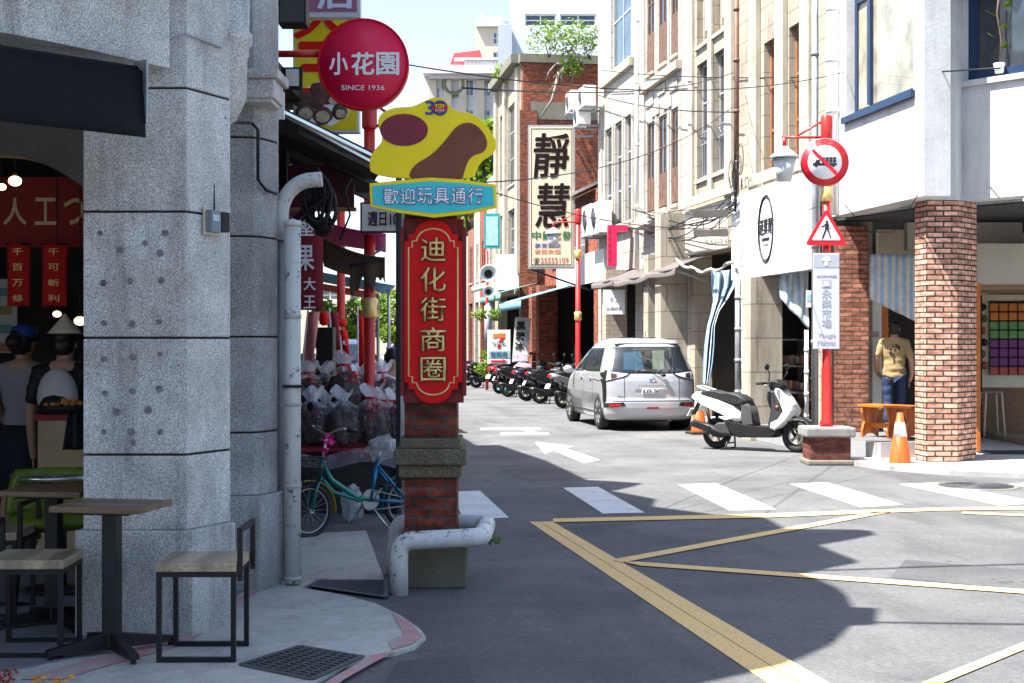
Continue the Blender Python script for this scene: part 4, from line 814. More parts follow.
# ================================================================== DRIED GOODS STALL
st = C3((342-CX)/F*13.6, 13.6); t = thing('goods_table', 'low dark stall table under the plastic bags behind the bicycle', 'table', (st.x, st.y, 0), -YAW)
MB().bx(-.46,.60,-.45,1.1,.58,.62).build('tabletop', flat('table_red_cloth', (.30,.02,.03), .7), t); MB().bx(-.44,.58,-.36,1.05,.0,.578).build('crate_front', mat('dark_crate', (.03,.027,.025), .8, 0, .3, 6), t)
MB().bx(-.46,.60,.20,1.1,.622,.95).build('back_step', mat('dark_crate', (.03,.027,.025)), t)
for x in (-.43, .57): MB().bx(x-.025,x+.025,-.42,-.37,0,.578).build('leg', BLK, t)
bagm = clear_mat('clear_plastic', (.86,.86,.90), .20, .10, .35); cont = [mat('dried_mushroom', (.022,.013,.010), .6, 0, .7, 24, .5), mat('dried_date', (.036,.013,.010), .55, 0, .7, 26, .5)]
redtie = mat('red_ribbon', (.55,.01,.03), .6, 0, .1, 5)
def bag(x, z, Z, s, label, seed, ribbon, tall=1.):
    rd = random.Random(seed); c = D(x, z, Z); t = thing('plastic_bag', label, 'bag', c, rd.uniform(-.4,.4), 'bags of dried goods')
    m = MB(); m.ell((0,0,.42*s*tall), (.43*s,.38*s,.46*s*tall), 18, 12, lump=.45, seed=seed)
    o = m.build('goods', cont[seed % 2], t)
    m = MB()
    for i in range(70):
        a = rd.uniform(0,6.28); zz = rd.uniform(-.8,.85); q = (1-zz*zz)**.5; m.ell((.43*s*q*math.cos(a),.38*s*q*math.sin(a),.42*s*tall+.45*s*tall*zz), (.045*s,.045*s,.035*s), 7, 5, lump=.5, seed=i)
    m.build('pieces', cont[seed % 2], o)
    m = MB(); ph = rd.uniform(0, 6)
    def fn(u, v):
        a = u*2*math.pi; prof = [(.0,0),(.36,.0),(.47,.18),(.48,.45),(.45,.72),(.34,.92),(.14,1.05),(.09,1.10),(.20,1.22),(.30,1.34)]
        f = v*(len(prof)-1); i = min(int(f), len(prof)-2); w_ = f-i; r = prof[i][0]*(1-w_)+prof[i+1][0]*w_; z_ = prof[i][1]*(1-w_)+prof[i+1][1]*w_
        r *= 1+.10*math.sin(7*a+ph)*(v > .5)+.14*noise.noise(Vector((math.cos(a)*2+seed, math.sin(a)*2, v*4)))+.03*math.sin(17*a+9*v)*(v > .5)
        return (r*s*math.cos(a), .88*r*s*math.sin(a), z_*s*tall*(1+.08*math.sin(3*a+ph)*(v > .8)))
    m.grid(fn, 40, 24); m.build('bag_film', bagm, t)
    if ribbon:
        m = MB(); m.ring((0,0,1.08*s*tall), (0,0,1), .12*s, .03*s, 14, 6); m.tube([(0,-.12*s,1.07*s*tall),(.04*s,-.30*s,.98*s*tall),(.05*s,-.36*s,.7*s*tall)], .012*s, 5)
        for _ in range(9): leaves(m, (.05*s+rd.uniform(-.12,.14)*s, -.30*s, (.78+rd.uniform(-.2,.25))*s*tall), (.06*s,.03*s,.09*s), 4, .07*s, rd.random())
        m.build('ribbon', redtie, t)
BG = [(312,443,13.2,.37,0),(343,444,13.15,.38,0),(372,442,13.2,.38,1),(397,440,13.3,.34,1),(326,442,13.5,.36,0),(384,441,13.6,.36,1),
      (308,410,13.95,.34,1),(345,409,13.9,.40,1),(382,412,14.0,.36,1),(325,408,14.3,.33,0),(364,409,14.35,.33,0)]
bl_ = ['front row bag at the left end of the stall, beside the white pipe','front row bag of dark dried mushrooms behind the bicycle handlebar','front row bag tied with red ribbon above the bicycle frame','front row bag at the right end, with red ribbon by the brick pillar','bag squeezed between the two leftmost front bags','bag wedged behind the two ribboned bags at the right',
       'rear upper bag with red ribbon at the left end','tallest rear bag with red ribbon in the middle of the stall','rear upper bag with red ribbon at the right end','small rear bag farthest back at the left','small rear bag farthest back at the right']
for i, (x, y, Z, s, rb) in enumerate(BG):
    bag(x, y, Z, s, 'clear plastic '+bl_[i], i*3+1+(i % 2), rb, 1.0)
t = MB()
c = D(345, 452, 12.85)
t.grid(lambda u, v: (D(298+100*u, 452+4*math.sin(7*u)+14*v, 12.9))+Vector((0,-.05*math.sin(11*u+3*v),0)), 30, 6); tag(t.build('plastic_sheet', clear_mat('pink_plastic', (.75,.60,.70), .5, .2, .6)), 'crumpled pinkish plastic sheet along the front edge of the stall', 'plastic sheet')

# ================================================================== BICYCLE
p0 = D(309, 500, 11.55); p1 = D(405, 500, 12.2); p0.z = p1.z = 0; dv = (p0-p1); ang = math.atan2(dv.y, dv.x)
t = thing('bicycle', 'small teal and blue step-through bicycle with front basket and plastic-wrapped saddle', 'bicycle', ((p0.x+p1.x)/2, (p0.y+p1.y)/2, 0), ang); hb = dv.length/2
teal = mat('teal_paint', (.015,.17,.15), .3, .3, .15, 6); blu = mat('bike_blue', (.012,.16,.30), .3, .3, .1, 6); yel = mat('bike_yellow', (.38,.30,.03), .4, 0, .1, 5)
r = .225
for x, nm in ((hb,'front'), (-hb,'rear')):
    m = MB().ring((x,0,r), (0,1,0), r-.02, .022, 32, 8); o = m.build('wheel', RUB, t)
    MB().ring((x,0,r), (0,1,0), r-.046, .008, 32, 6).build('rim', GREY, o); m = MB()
    for k in range(20): a = k*math.pi/10; m.tube([(x,.02*(-1)**k,r),(x+(r-.05)*math.cos(a),0,r+(r-.05)*math.sin(a))], .0016, 4)
    m.cyl((x,-.05,r),(x,.05,r),.02); m.build('spokes', GREY, o)
    f = MB(); a0, a1 = (-.3, 2.4) if x < 0 else (.5, 3.3)
    f.grid(lambda u, v: (x+(r+.022)*math.cos(a0+(a1-a0)*u), (v-.5)*.055, r+(r+.022)*math.sin(a0+(a1-a0)*u)), 18, 3); f.build('mudguard', yel if x > 0 else teal, t, solid=.004)
hd = Vector((hb-.13,0,.63)); hl = Vector((hb-.10,0,.50)); bb = Vector((-.12,0,.27)); sc_ = Vector((-.20,0,.60))
fk = MB()
for s in (-1,1): fk.tube([hl+Vector((0,s*.035,0)), (hb-.04,s*.045,.40), (hb,s*.045,r)], .013, 8)
fk.build('fork', teal, t)
m = MB(); m.tube([hl, hd], .021, 10); m.tube([hd-Vector((.01,0,.05)), (hb-.22,0,.46), (.02,0,.30), bb], .021, 10); m.build('front_frame', teal, t)
m = MB(); m.tube([hl-Vector((.005,0,.0)), (hb-.24,0,.36), (-.0,0,.275), bb], .016, 10); m.build('accent_tube', teal, t)
m = MB(); m.tube([bb, sc_], .02, 10)
for s in (-1,1): m.tube([bb+Vector((0,s*.03,0)), (-hb,s*.05,r)], .012, 8); m.tube([sc_+Vector((.01,s*.02,-.05)), (-hb,s*.05,r)], .012, 8)
m.build('rear_frame', blu, t)
m = MB(); m.tube([hd, hd+Vector((-.04,0,.20))], .012, 8); m.tube(rnd([hd+Vector((-.16,.27,.24)), hd+Vector((-.03,.22,.27)), hd+Vector((-.04,0,.20)), hd+Vector((-.03,-.22,.27)), hd+Vector((-.16,-.27,.24))], .06), .011, 8); m.build('handlebar', STEEL, t)
pk = mat('pink_rubber', (.70,.03,.25), .6, 0, .1, 5)
for s in (-1,1): MB().tube([hd+Vector((-.16,s*.27,.24)), hd+Vector((-.07,s*.24,.26))], .018, 8).build('grip', BLKP, t)
m = MB(); leaves(m, hd+Vector((.0,.06,.14)), (.03,.06,.08), 18, .04, 9); m.build('pink_cloth', pk, t)
m = MB()
for z, q in ((.47,.11),(.56,.125),(.65,.14)): m.tube([(hb+.05-q,-q,z),(hb+.05+q,-q,z),(hb+.05+q,q,z),(hb+.05-q,q,z)], .005, 5, closed=True)
for k in range(-3,4): m.tube([(hb+.05+.11*k/3,.11,.47),(hb+.05+.14*k/3,.14,.65)], .003, 4); m.tube([(hb+.05+.11*k/3,-.11,.47),(hb+.05+.14*k/3,-.14,.65)], .003, 4); m.tube([(hb+.16,.11*k/3,.47),(hb+.19,.14*k/3,.65)], .003, 4); m.tube([(hb-.06,.11*k/3,.47),(hb-.09,.14*k/3,.65)], .003, 4)
m.build('basket', BLKP, t)
m = MB(); m.tube([sc_, sc_+Vector((-.03,0,.10))], .013, 8); m.build('seat_post', STEEL, t)
m = MB(); m.ell(sc_+Vector((-.05,0,.125)), (.13,.085,.045), 16, 8); o = m.build('saddle', DGREY, t); MB().ell(sc_+Vector((-.05,0,.10)), (.16,.12,.10), 18, 10, lump=.4, seed=4).build('saddle_bag', clear_mat('saddle_plastic', (.7,.72,.75), .55, .2, .7), o)
m = MB(); m.lathe([(.085,-.012),(.09,-.012),(.09,.012),(.085,.012)], bb, 24, 'Y'); m.tube([bb+Vector((0,-.05,0)), bb+Vector((.09,-.06,-.12))], .01, 6); m.tube([bb+Vector((0,.05,0)), bb+Vector((-.09,.06,.12))], .01, 6); m.tube([bb+Vector((0,.02,.085)), (-hb,.035,r+.03)], .006, 5); m.tube([bb+Vector((0,.02,-.085)), (-hb,.035,r-.03)], .006, 5); m.build('crank_set', GREY, t)
for s in (-1,1): MB().box(bb.x+.09*-s*-1 if s < 0 else bb.x-.09, s*.10, bb.z-.12 if s < 0 else bb.z+.12, .09,.07,.02).build('pedal', BLKP, t)
m = MB(); m.tube([(-.12,.05,.2),(-.25,.12,.0)], .009, 6); m.build('kickstand', STEEL, t)
m = MB(); m.tube([hd+Vector((-.05,-.18,.27)), hd+Vector((-.02,-.21,.40))], .005, 5); m.ell(hd+Vector((-.02,-.21,.43)), (.012,.05,.04)); m.build('mirror', BLKP, t)
c = D(352, 520, 12.6); t = MB(); t.ell((c.x,c.y,.17), (.10,.10,.15), 16, 10, lump=.5, seed=3); tag(t.build('plastic_bag', clear_mat('blue_white_plastic', (.62,.68,.74), .75, .25, .7)), 'pale bluish plastic bag stuffed on the ground behind the bicycle frame', 'bag')

# ================================================================== FARTHER DOWN THE LEFT SIDE
def lamp_post(c, h, label, z0=0, alen=.55, zs=(2.17, 3.55), az=0, name='lamp_post'):
    t = thing(name, label, 'lamp post', (c.x, c.y, 0), az, 'red iron lamp posts')
    MB().lathe([(.085,z0),(.085,z0+.06),(.068,z0+.10),(.068,z0+.75),(.055,z0+.80),(.055,h-.3),(0,h-.29)], n=16).build('post', REDP, t)
    for z in zs: MB().lathe([(.06,z-.10),(.088,z-.08),(.075,z),(.088,z+.08),(.06,z+.10)], n=16).build('gold_collar', GOLD, t)
    lx = -alen; m = MB(); m.tube([(0,0,h-.29),(lx-.03,0,h-.29)], .017, 8); m.tube([(0,0,h-.05),(lx*.72,0,h-.28)], .014, 8); m.lathe([(.07,h-.32),(.075,h-.3),(.075,h-.03),(.055,h),(.0,h+.01)], n=16); m.cyl((lx,0,h-.29),(lx,0,h-.41),.025)
    m.build('arm', REDP, t)
    o = MB(); o.lathe([(.0,h-.40),(.035,h-.41),(.19,h-.54),(.195,h-.565),(.165,h-.565)], (lx,0,0), 20); o = o.build('lantern_cap', mat('lantern_grey', (.42,.44,.46), .4, .3, .1, 4), t)
    MB().lathe([(.155,h-.57),(.09,h-.87),(.0,h-.87)], (lx,0,0), 16).build('lantern_glass', mat('frosted_glass', (.50,.53,.52), .25, 0, .1, 6), o)
    return t
q = C3((369.5-CX)/F*13.9, 13.9); lamp_post(q, 4.0, 'red lamp post with gold collar rising behind the plastic bags', alen=-.5, zs=(1.93,3.3))
q = C3((341-CX)/F*19, 19); t = thing('red_post', 'thin red post beside the slanted red banner', 'post', (q.x, q.y, 0)); MB().cyl((0,0,0),(0,0,3.4),.055).build('post', REDP, t); MB().lathe([(.07,1.8),(.08,1.85),(.07,1.9)], n=14).build('collar', REDS, t)
def flag(px, y0, y1, w_, Z, lean, label, m, txt=None):
    a = D(px, y1, Z); k = Z/F; h = (y1-y0)*k; t = thing('banner_flag', label, 'banner', a, -YAW, 'upright shop banners')
    b = MB(); b.grid(lambda u, v: ((u-.5)*w_*k+lean*k*v, .03*math.sin(3*v+4*u), h*v), 6, 10); b.build('cloth', m, t, solid=.005)
    MB().tube([(-w_*k/2,0,-.0),(-w_*k/2+lean*k,0,h+.05)], .012, 6).build('pole', WHT, t)
    if txt:
        for i, ch in enumerate(txt): v = 1-(i+.6)/len(txt); glyph(t, ch, lean*k*v, h*v, w_*k*.6, w_*k*.6, WHTC, -.05, bold=.02)
    return t
pkb = mat('pink_banner', (.58,.20,.22), .7, 0, .2, 4)
flag(307, 312, 372, 11, 15.5, 7, 'faded pink slanted banner by the white drain pipe', pkb); flag(338, 312, 372, 9, 17, -4, 'dark red slanted banner next to the thin red post', MARO); flag(348, 330, 372, 8, 18, -5, 'bright red banner with white marks beside the dark red one', REDS, '大王'); flag(361, 310, 378, 6, 20, 0, 'narrow red banner left of the gold collared lamp post', REDS)
c = D(324, 365, 16); t = thing('black_cabinet', 'tall black cabinet with a small red lantern on top on the shaded side', 'cabinet', (c.x, c.y, 0), -YAW); MB().bx(-.09,.10,0,.3,0,1.76).build('body', BLKP, t, bevel=.006); MB().lathe([(.02,1.78),(.05,1.80),(.06,1.86),(.05,1.92),(.02,1.94)], n=12).build('lantern', REDS, t)
c = D(388, 420, 14.6); 
person('girl with long dark hair in a red striped shirt behind the brick pillar', C3((393-CX)/F*14.6, 14.6), R(10)-YAW, 1.52, stripe_mat('striped_shirt', (.72,.70,.70), (.5,.02,.04), 1), mat('pale_trousers', (.55,.56,.60), .8), hair='long')
TREES = MB()
def tree(c, h, r, label, n, size, seed, mt=LEAF, name='street_tree', trunk=.12, spread=1.):
    t = thing(name, label, 'tree', (c.x, c.y, 0), 0, None); rd = random.Random(seed); m = MB(); m.tube([(0,0,0),(.05,.02,h*.35),(-.03,.05,h*.62),(0,0,h*.85)], [trunk,trunk*.8,trunk*.55,trunk*.25], 8); cl = []
    for k in range(11):
        a = k*2.4+rd.random(); rr = r*rd.uniform(.35,.85); z = h*rd.uniform(.52,.95); p = Vector((rr*math.cos(a), rr*math.sin(a), z)); cl.append(p); m.tube([(0,0,h*.5), p*.55+Vector((0,0,h*.3)), p], [trunk*.4,trunk*.25,trunk*.1], 5)
    m.build('trunk', BARK, t); m = MB()
    for i, p in enumerate(cl): leaves(m, p, (r*.42,r*.42,r*.34), n, size, seed*31+i)
    m.build('crown', mt, t); return t
BRIGHT = leaf_mat('bright_leaf', (.13,.24,.03), .4)  # brighter yellow-green leaf colour, more translucent
tree(D(346, 300, 42), 2.9, .9, 'bright green small street tree seen past the red lamp post', 240, .09, 3, BRIGHT)
tree(D(396, 300, 46), 3.2, 1.0, 'small green tree behind the girl and the brick pillar', 240, .09, 5, BRIGHT)
def stall(c, w_, d_, h, label, m, rz=0):
    t = thing('market_stall', label, 'stall', (c.x, c.y, 0), rz, 'stalls along the shaded side'); b = MB(); b.grid(lambda u, v: ((u-.5)*w_, (v-.5)*d_, h-.35*u-.05*math.sin(math.pi*v)), 6, 6); b.build('canopy', m, t, solid=.02)
    MB().bx(-w_/2,w_/4,-d_/2+.1,d_/2-.1,0,.8).build('counter', mat('stall_front', (.30,.16,.10), .8, 0, .3, 3), t)
    for sx in (-1,1):
        for sy in (-1,1): MB().cyl((sx*(w_/2-.1),sy*(d_/2-.1),0),(sx*(w_/2-.1),sy*(d_/2-.1),h-.25-.15*sx),.03).build('post', GREY, t)
    m2 = MB(); rd = random.Random(label)
    for _ in range(14): m2.box(rd.uniform(-w_/2+.2,w_/4-.2), rd.uniform(-d_/2+.3,d_/2-.3), .92, .3,.3,rd.uniform(.15,.3), rd.random())
    m2.build('goods', mat('stall_goods', (.35,.14,.08), .8, 0, .7, 5), t)
for x, Z, h, cl, lb in ((.7,26,2.9,(.10,.30,.50),'blue canopied stall, nearest on the shaded side'),(.8,33,3.0,(.50,.07,.05),'red canopied stall in the middle of the shaded side'),(.7,52,3.1,(.62,.60,.56),'white canopied stall far down the shaded side'),(.9,64,3.2,(.08,.36,.38),'teal canopied stall, farthest down the shaded side')):
    stall(Vector((x, Z, 0)), 2.0, 3.4, h, lb, mat('canopy_'+lb[:5], cl, .7, 0, .15, 2))
# ================================================================== RIGHT SIDE: SHOP HOUSES, ONE FACADE PLANE
XF = 7.8
def RM(x): return Matrix(((0,1,0,x),(1,0,0,0),(0,0,1,0),(0,0,0,1)))      # (u, depth, z) -> (x+depth, u, z)
L = RM(XF); yx = lambda px: YX(px, XF); zx = lambda px, py: ZX(px, py, XF)
STUC = tile_mat("pale_stucco", (.45,.415,.355), (.26,.22,.175), 1.25, .62, .012, .75, .5); STUC2 = tile_mat("cream_wash", (.42,.37,.29), (.26,.22,.17), .95, .55, .014, .7, .5)
STUC3 = tile_mat("sand_tile", (.38,.325,.245), (.21,.175,.13), .62, .36, .01, .75); CREAM = mat("cream_trim", (.41,.365,.29), .8, 0, .14, 4, streak=.8); OLDW = mat('old_window_wood', (.13,.065,.04), .7, 0, .35, 6)
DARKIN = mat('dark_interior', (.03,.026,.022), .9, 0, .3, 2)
def shophouse(name, label, px0, px1, ztop, m, floors, xf=XF, arcade=3.3, depth=7, pil=None, y0=None, y1=None, near=0):
    """px0 = far edge, px1 = near edge; floors: list of (openings as pixel spans, z0, z1, kind)"""
    y1 = YX(px0, xf) if y1 is None else y1; y0 = YX(px1, xf) if y0 is None else y0; M_ = RM(xf); t = thing(name, label, 'building', (xf+1, (y0+y1)/2, 0)); ops = [(y0+.45, y1-.35, -.01, arcade)]; ws = []
    for spans, z0, z1, kd in floors:
        for a, b in spans: ya, yb = YX(b, xf), YX(a, xf); ops.append((ya, yb, z0, z1)); ws.append((ya, yb, z0, z1, kd))
    w_ = wall(MB(), M_, y0+.006, y1-.006, 0, ztop, ops, .35); w_.bx(xf+.36, xf+(depth if not near else .7), y0+.02, y0+.2, 0, ztop-.3); w_.bx(xf+.36, xf+depth, y1-.2, y1-.02, 0, ztop-.3); w_.bx(xf+.36, xf+depth, y0+.21+near, y1-.21, ztop-.6, ztop-.35)
    t2 = w_.build('wall', m, t, True)
    b = MB(); b.bx(xf+2.6, xf+2.8, y0+.21+near, y1-.21, .0, arcade+.2); b.bx(xf+.37, xf+2.6, y0+.21+near, y1-.21, arcade+.02, arcade+.2); b.bx(xf+.37, xf+2.59, y1-.26, y1-.205, 0, arcade+.01); b.build('shop_front', DARKIN, t, True)  # last slab: dark panel added over the side wall, standing for arcade shade
    for ya, yb, z0, z1, kd in ws:
        if kd == 'wood':
            o = window(t, M_, ya, yb, z0, z1, .05, OLDW, GLS, 2, 3, .05); k = MB(M_); k.bx(ya+.05, yb-.05, .005, .04, z0+.05, z0+(z1-z0)*.38); k.build('panel', OLDW, o, True)
        elif kd == 'grille':
            o = window(t, M_, ya, yb, z0, z1, .14, mat('grey_frame', (.30,.30,.30), .6, 0, .1), GLS, 2, 3, .045); g = MB(M_)
            for j in range(7): u = ya+.06+(yb-ya-.12)*j/6; g.bx(u-.008, u+.008, .06, .076, z0+.02, z0+(z1-z0)*.42)
            for q in (.02, .30, .40): g.bx(ya+.02, yb-.02, .058, .078, z0+(z1-z0)*q, z0+(z1-z0)*q+.02)
            for j in range(5): g.ring(((ya+(yb-ya)*(j+.5)/5), .068, z0+(z1-z0)*.36), (0,1,0), .055, .008, 10, 4)
            g.build('grille', GREY, o, True)
        elif kd == 'brown': window(t, M_, ya, yb, z0, z1, .14, mat('brown_frame', (.30,.12,.045), .5, 0, .15), GLS, 2, 3, .06)
        elif kd == 'blank':
            k = MB(M_); k.bx(ya+.01, yb-.01, .12, .2, z0+.01, z1-.01); k.build('sunk_panel', m, t, True)
        elif kd == 'white': window(t, M_, ya, yb, z0, z1, .09, mat('alu_frame', (.48,.49,.50), .4, .4, .05), GLSB, 2, 2, .06)
        else: window(t, M_, ya, yb, z0, z1, .10, mat('grey_frame', (.30,.30,.30)), GLS, 1, 3, .05)
        s = MB(M_); s.bx(ya-.04, yb+.04, -.05, .05, z0-.07, z0-.002); s.build('sill', CREAM, t, True)
    return t, y0, y1
def trim(t, spec, m=None):
    for nm, u0, u1, n0, n1, z0, z1 in spec: MB(L).bx(u0, u1, n0, n1, z0, z1).build(nm, m or CREAM, t, True, bevel=.008)
# C: art deco house 692-835
tC, c0, c1 = shophouse('art_deco_house', 'sand coloured art deco shop house with tall narrow windows and relief panels', 690, 828, 12.5, STUC3,
    [([(697,710),(714,728)], 4.75, 7.0, 'grille'), ([(697,710),(714,728)], 7.35, 8.5, 'blank'), ([(697,710),(714,728)], 8.95, 10.8, 'grille'), ([(764,778),(789,803)], 4.4, 6.6, 'brown'), ([(764,778),(789,803)], 7.6, 10.4, 'brown')], near=3.2)
m = MB(L)
for a in (732, 757, 783.5, 809): u = yx(a); m.bx(u-.2, u+.2, -.09, -.003, 4.2, 12.6)
for a in (692.5, 712): u = yx(a); m.bx(u-.13, u+.13, -.06, -.003, 4.4, 12.6)
m.build('pilaster', CREAM, tC, True, bevel=.01)
m = MB(L)
for a in (703.5, 721):
    u = yx(a); m.bx(u-.12, u+.12, .06, .118, 7.6, 8.2); m.bx(u-.2, u-.16, .06, .118, 7.5, 8.35); m.bx(u+.16, u+.2, .06, .118, 7.5, 8.35)
m.build('relief', CREAM, tC, True, bevel=.008)
trim(tC, [('string_course', c0+.02, c1-.02, -.20, -.165, 4.22, 4.40), ('string_course', c0+.02, c1-.02, -.06, -.003, 3.42, 3.55)])
MB(L).bx(yx(733), yx(690), -.10, -.003, 3.30, 4.18).build('fascia_board', mat('fascia_pale', (.55,.50,.40), .8, 0, .1, 3, streak=.5), tC, True)
# B: 640-690
tB, b0, b1 = shophouse('stucco_house', 'pale stucco shop house with two rows of three old wooden windows', 640, 690, 12.0, STUC,
    [([(647,654.5),(658.5,667),(671,678)], 4.45, 6.45, 'wood'), ([(647,654.5),(658.5,667),(671,678)], 7.55, 9.85, 'wood')])
trim(tB, [('hood', yx(682), yx(644), -.13, -.003, 7.16, 7.34), ('ledge', yx(682), yx(644), -.30, -.003, 4.12, 4.28), ('cornice', b0+.02, b1-.02, -.3, -.003, 11.6, 11.9)])
m = MB(L)
for a in (645.5, 656.5, 669, 680.5): u = yx(a); m.bx(u-.06, u+.06, -.02, -.003, 4.3, 6.7); m.bx(u-.06, u+.06, -.02, -.003, 7.36, 10.2)
m.build('mullion', CREAM, tB, True, bevel=.008)
m = MB(L)
for i, (a, z) in enumerate(((650,6.9),(662,7.0),(674,6.9),(656,6.62),(668,6.62))): u = yx(a); m.bx(u-.32, u+.32, -.03, -.002, z-.1, z+.12)
m.build('relief_block', STUC, tB, True, bevel=.015)
# A: 598-640
tA, a0, a1 = shophouse('plain_stucco_house', 'whitish stucco shop house with one large upper window', 598, 640, 11.8, STUC,
    [([(605,612),(615,622),(625,631)], 4.45, 6.95, 'plain'), ([(611,631)], 8.3, 10.7, 'white')])
trim(tA, [('ledge', yx(633), yx(603), -.12, -.003, 4.25, 4.4), ('ledge', yx(634), yx(604), -.12, -.003, 8.02, 8.22)])
m = MB(L)
for a in (602, 613.5, 623.5, 633): u = yx(a); m.bx(u-.07, u+.07, -.03, -.003, 4.4, 7.0)
m.build('mullion', CREAM, tA, True)
# low house with lean-to roofs between A and the brick house
tl_, l0, l1 = shophouse('low_shop_house', 'low two storey shop house with lean-to roof and air conditioners', 545, 597.5, 5.6, BRK_O, [([(553,563),(570,585)], 3.9, 5.0, 'plain')])
m = MB(L); a = yx(547); b = yx(596); m.add([(b,-.5,5.55),(a,-.5,5.55),(a,2.6,7.0),(b,2.6,7.0),(b,-.5,5.47),(a,-.5,5.47),(a,2.6,6.92),(b,2.6,6.92)], [(0,1,2,3),(7,6,5,4),(0,4,5,1),(1,5,6,2),(2,6,7,3),(3,7,4,0)]); m.build('lean_to_roof', mat('tin_roof', (.26,.25,.24), .6, .3, .3, 2, streak=.6), tl_, True)
m = MB(L); m.bx(b+1.5, a-.3, 1.6, 4.5, 5.6, 8.6); m.build('roof_room', concrete_mat('grey_render', (.36,.37,.37), .6), tl_, True)
window(tl_, L, b+2.0, b+4.2, 7.0, 8.2, 1.56, mat('alu_frame', (.48,.49,.50)), GLSB, 2, 1, .06)
def aircon(p, label, rz=-math.pi/2, s=1.):
    t = thing('air_conditioner', label, 'air conditioner', p, rz, 'air conditioner units'); MB().bx(-.42*s,.42*s,-.16,.16,0,.62*s).build('case', WHT, t, bevel=.015); MB().ring((-.1*s,-.165,.31*s), (0,1,0), .22*s, .015, 24, 6).build('fan_guard', GREY, t); MB().lathe([(0,-.004),(.2*s,-.004),(.2*s,0)], (-.1*s,-.158,.31*s), 20, 'Y').build('fan', DGREY, t)
    for q in (-.35, .31): MB().bx(q*s,(q+.04)*s,-.2,.45,-.05,-.002).build('bracket', GREY, t)
for (px, py, lb) in ((574,98,'topmost white air conditioner beside the brick wall'),(587,94,'white air conditioner next to the topmost one, nearer'),(582,112,'white air conditioner below the topmost pair')): aircon(SX(px, py+14, 7.4), lb, s=.85)
for (px, py, lb) in ((592,236,'large white air conditioner left of the red bracket sign'),(601,234,'white air conditioner on the pale facade beside the red bracket sign')): aircon(SX(px, py, 7.5), lb, s=1.25)
# brick house with roof plants: near gable wall faces the camera
yb0 = yx(521); tb, q0, q1 = shophouse('brick_house', 'tall old red brick shop house with plants growing from its gable wall', 497, 521, 11.6, STUC3, [([(500,505),(508,515)], 4.4, 6.4, 'grille'), ([(500,505),(508,515)], 7.3, 10.2, 'plain')])
m = MB(); m.bx(XF+.02, XF+7, q0-.32, q0-.003, 0, 11.25); m.bx(XF-.1, XF+.5, q0-.40, q0-.33, 3, 9.6); m.build('gable_wall', BRK_O, tb, True)
m = MB(); m.bx(XF-.1, XF+7, q0-.42, q0+.02, 11.26, 11.55); m.bx(XF-.35, XF, q0, q1, 11.3, 11.6); m.bx(XF+.3, XF+7, q0-.36, q0-.33, 9.3, 9.9); m.build('coping', CONC2, tb, True)
m = MB(L)
for a in (497.5, 506.5, 519): u = yx(a); m.bx(u-.25, u+.25, -.12, -.003, 4, 11.2)
m.build('pilaster', CREAM, tb, True)
def shrub(p, r, label, n, seed, mt=LEAF, grp=None, size=.09):
    t = thing('wall_plant', label, 'plant', p, 0, grp); m = MB(); leaves(m, (0,0,r*.8), (r,r*.6,r*.8), n, size, seed); m.build('foliage', mt, t); m = MB(); rd = random.Random(seed)
    for k in range(5): m.tube([(0,0,-.0),(rd.uniform(-.3,.3)*r,rd.uniform(-.2,.2)*r,r*.5),(rd.uniform(-.9,.9)*r,rd.uniform(-.4,.4)*r,r*1.2)], [.014,.01,.005], 5)
    m.build('stems', BARK, t)
for px, py, r, lb in ((549,36,.85,'leafy green plant rooted on the brick gable, left'),(570,38,.95,'leafy green plant rooted on the brick gable, centre'),(590,38,.85,'leafy green plant rooted on the brick gable, right'),(571,56,.5,'green sprays hanging below the plants on the gable')):
    shrub(SY(px, py, q0-.5) if False else D(px, py+22, (q0)/.9885-.9), r, lb, 330, int(px), BRIGHT, 'plants on the brick gable', .075)
shrub(SX(503, 82, XF-.2), .5, 'small tuft of weeds on the ledge of the brick house', 90, 8, BRIGHT)
m = MB(); Zg = q0/.9885-.95
for k, pts in enumerate(([(572,48),(568,62),(560,72),(553,78)],[(570,50),(566,66),(559,74),(548,96)],[(566,64),(556,64),(549,72),(546,80)],[(568,60),(574,72),(571,84)],[(559,72),(552,100),(540,118)],[(571,50),(580,58),(584,66)],[(566,60),(561,76),(563,84)])):
    m.tube([D(a, b, Zg) for a, b in pts], [.06,.045,.03,.018][:len(pts)], 6)
tag(m.build('tree_roots', mat('root_grey', (.20,.17,.14), .9, 0, .3, 6)), 'grey tree roots creeping down the old brick gable wall', 'roots')
# farther right row
for i, (pa, pb, h, mm) in enumerate(((487,496.7,8.2,STUC2),(480,486.8,7.6,BRK_O),(474,479.8,7.2,STUC),(468,473.8,6.6,BRK_D),(455,467.8,6.4,STUC2),(440,454.8,6.6,BRK_O))):
    shophouse('shop_house', ['cream shop house just beyond the brick house','low brick shop house in the middle distance on the right','pale low shop house far down the right side','dark brick shop house far down the right side','small cream shop house farther still on the right','last brick shop house visible on the right'][i], pa, pb, h, mm, [([(pa+.3*(pb-pa),pa+.48*(pb-pa)),(pa+.58*(pb-pa),pa+.76*(pb-pa))], 4.2, 5.8, 'plain')])
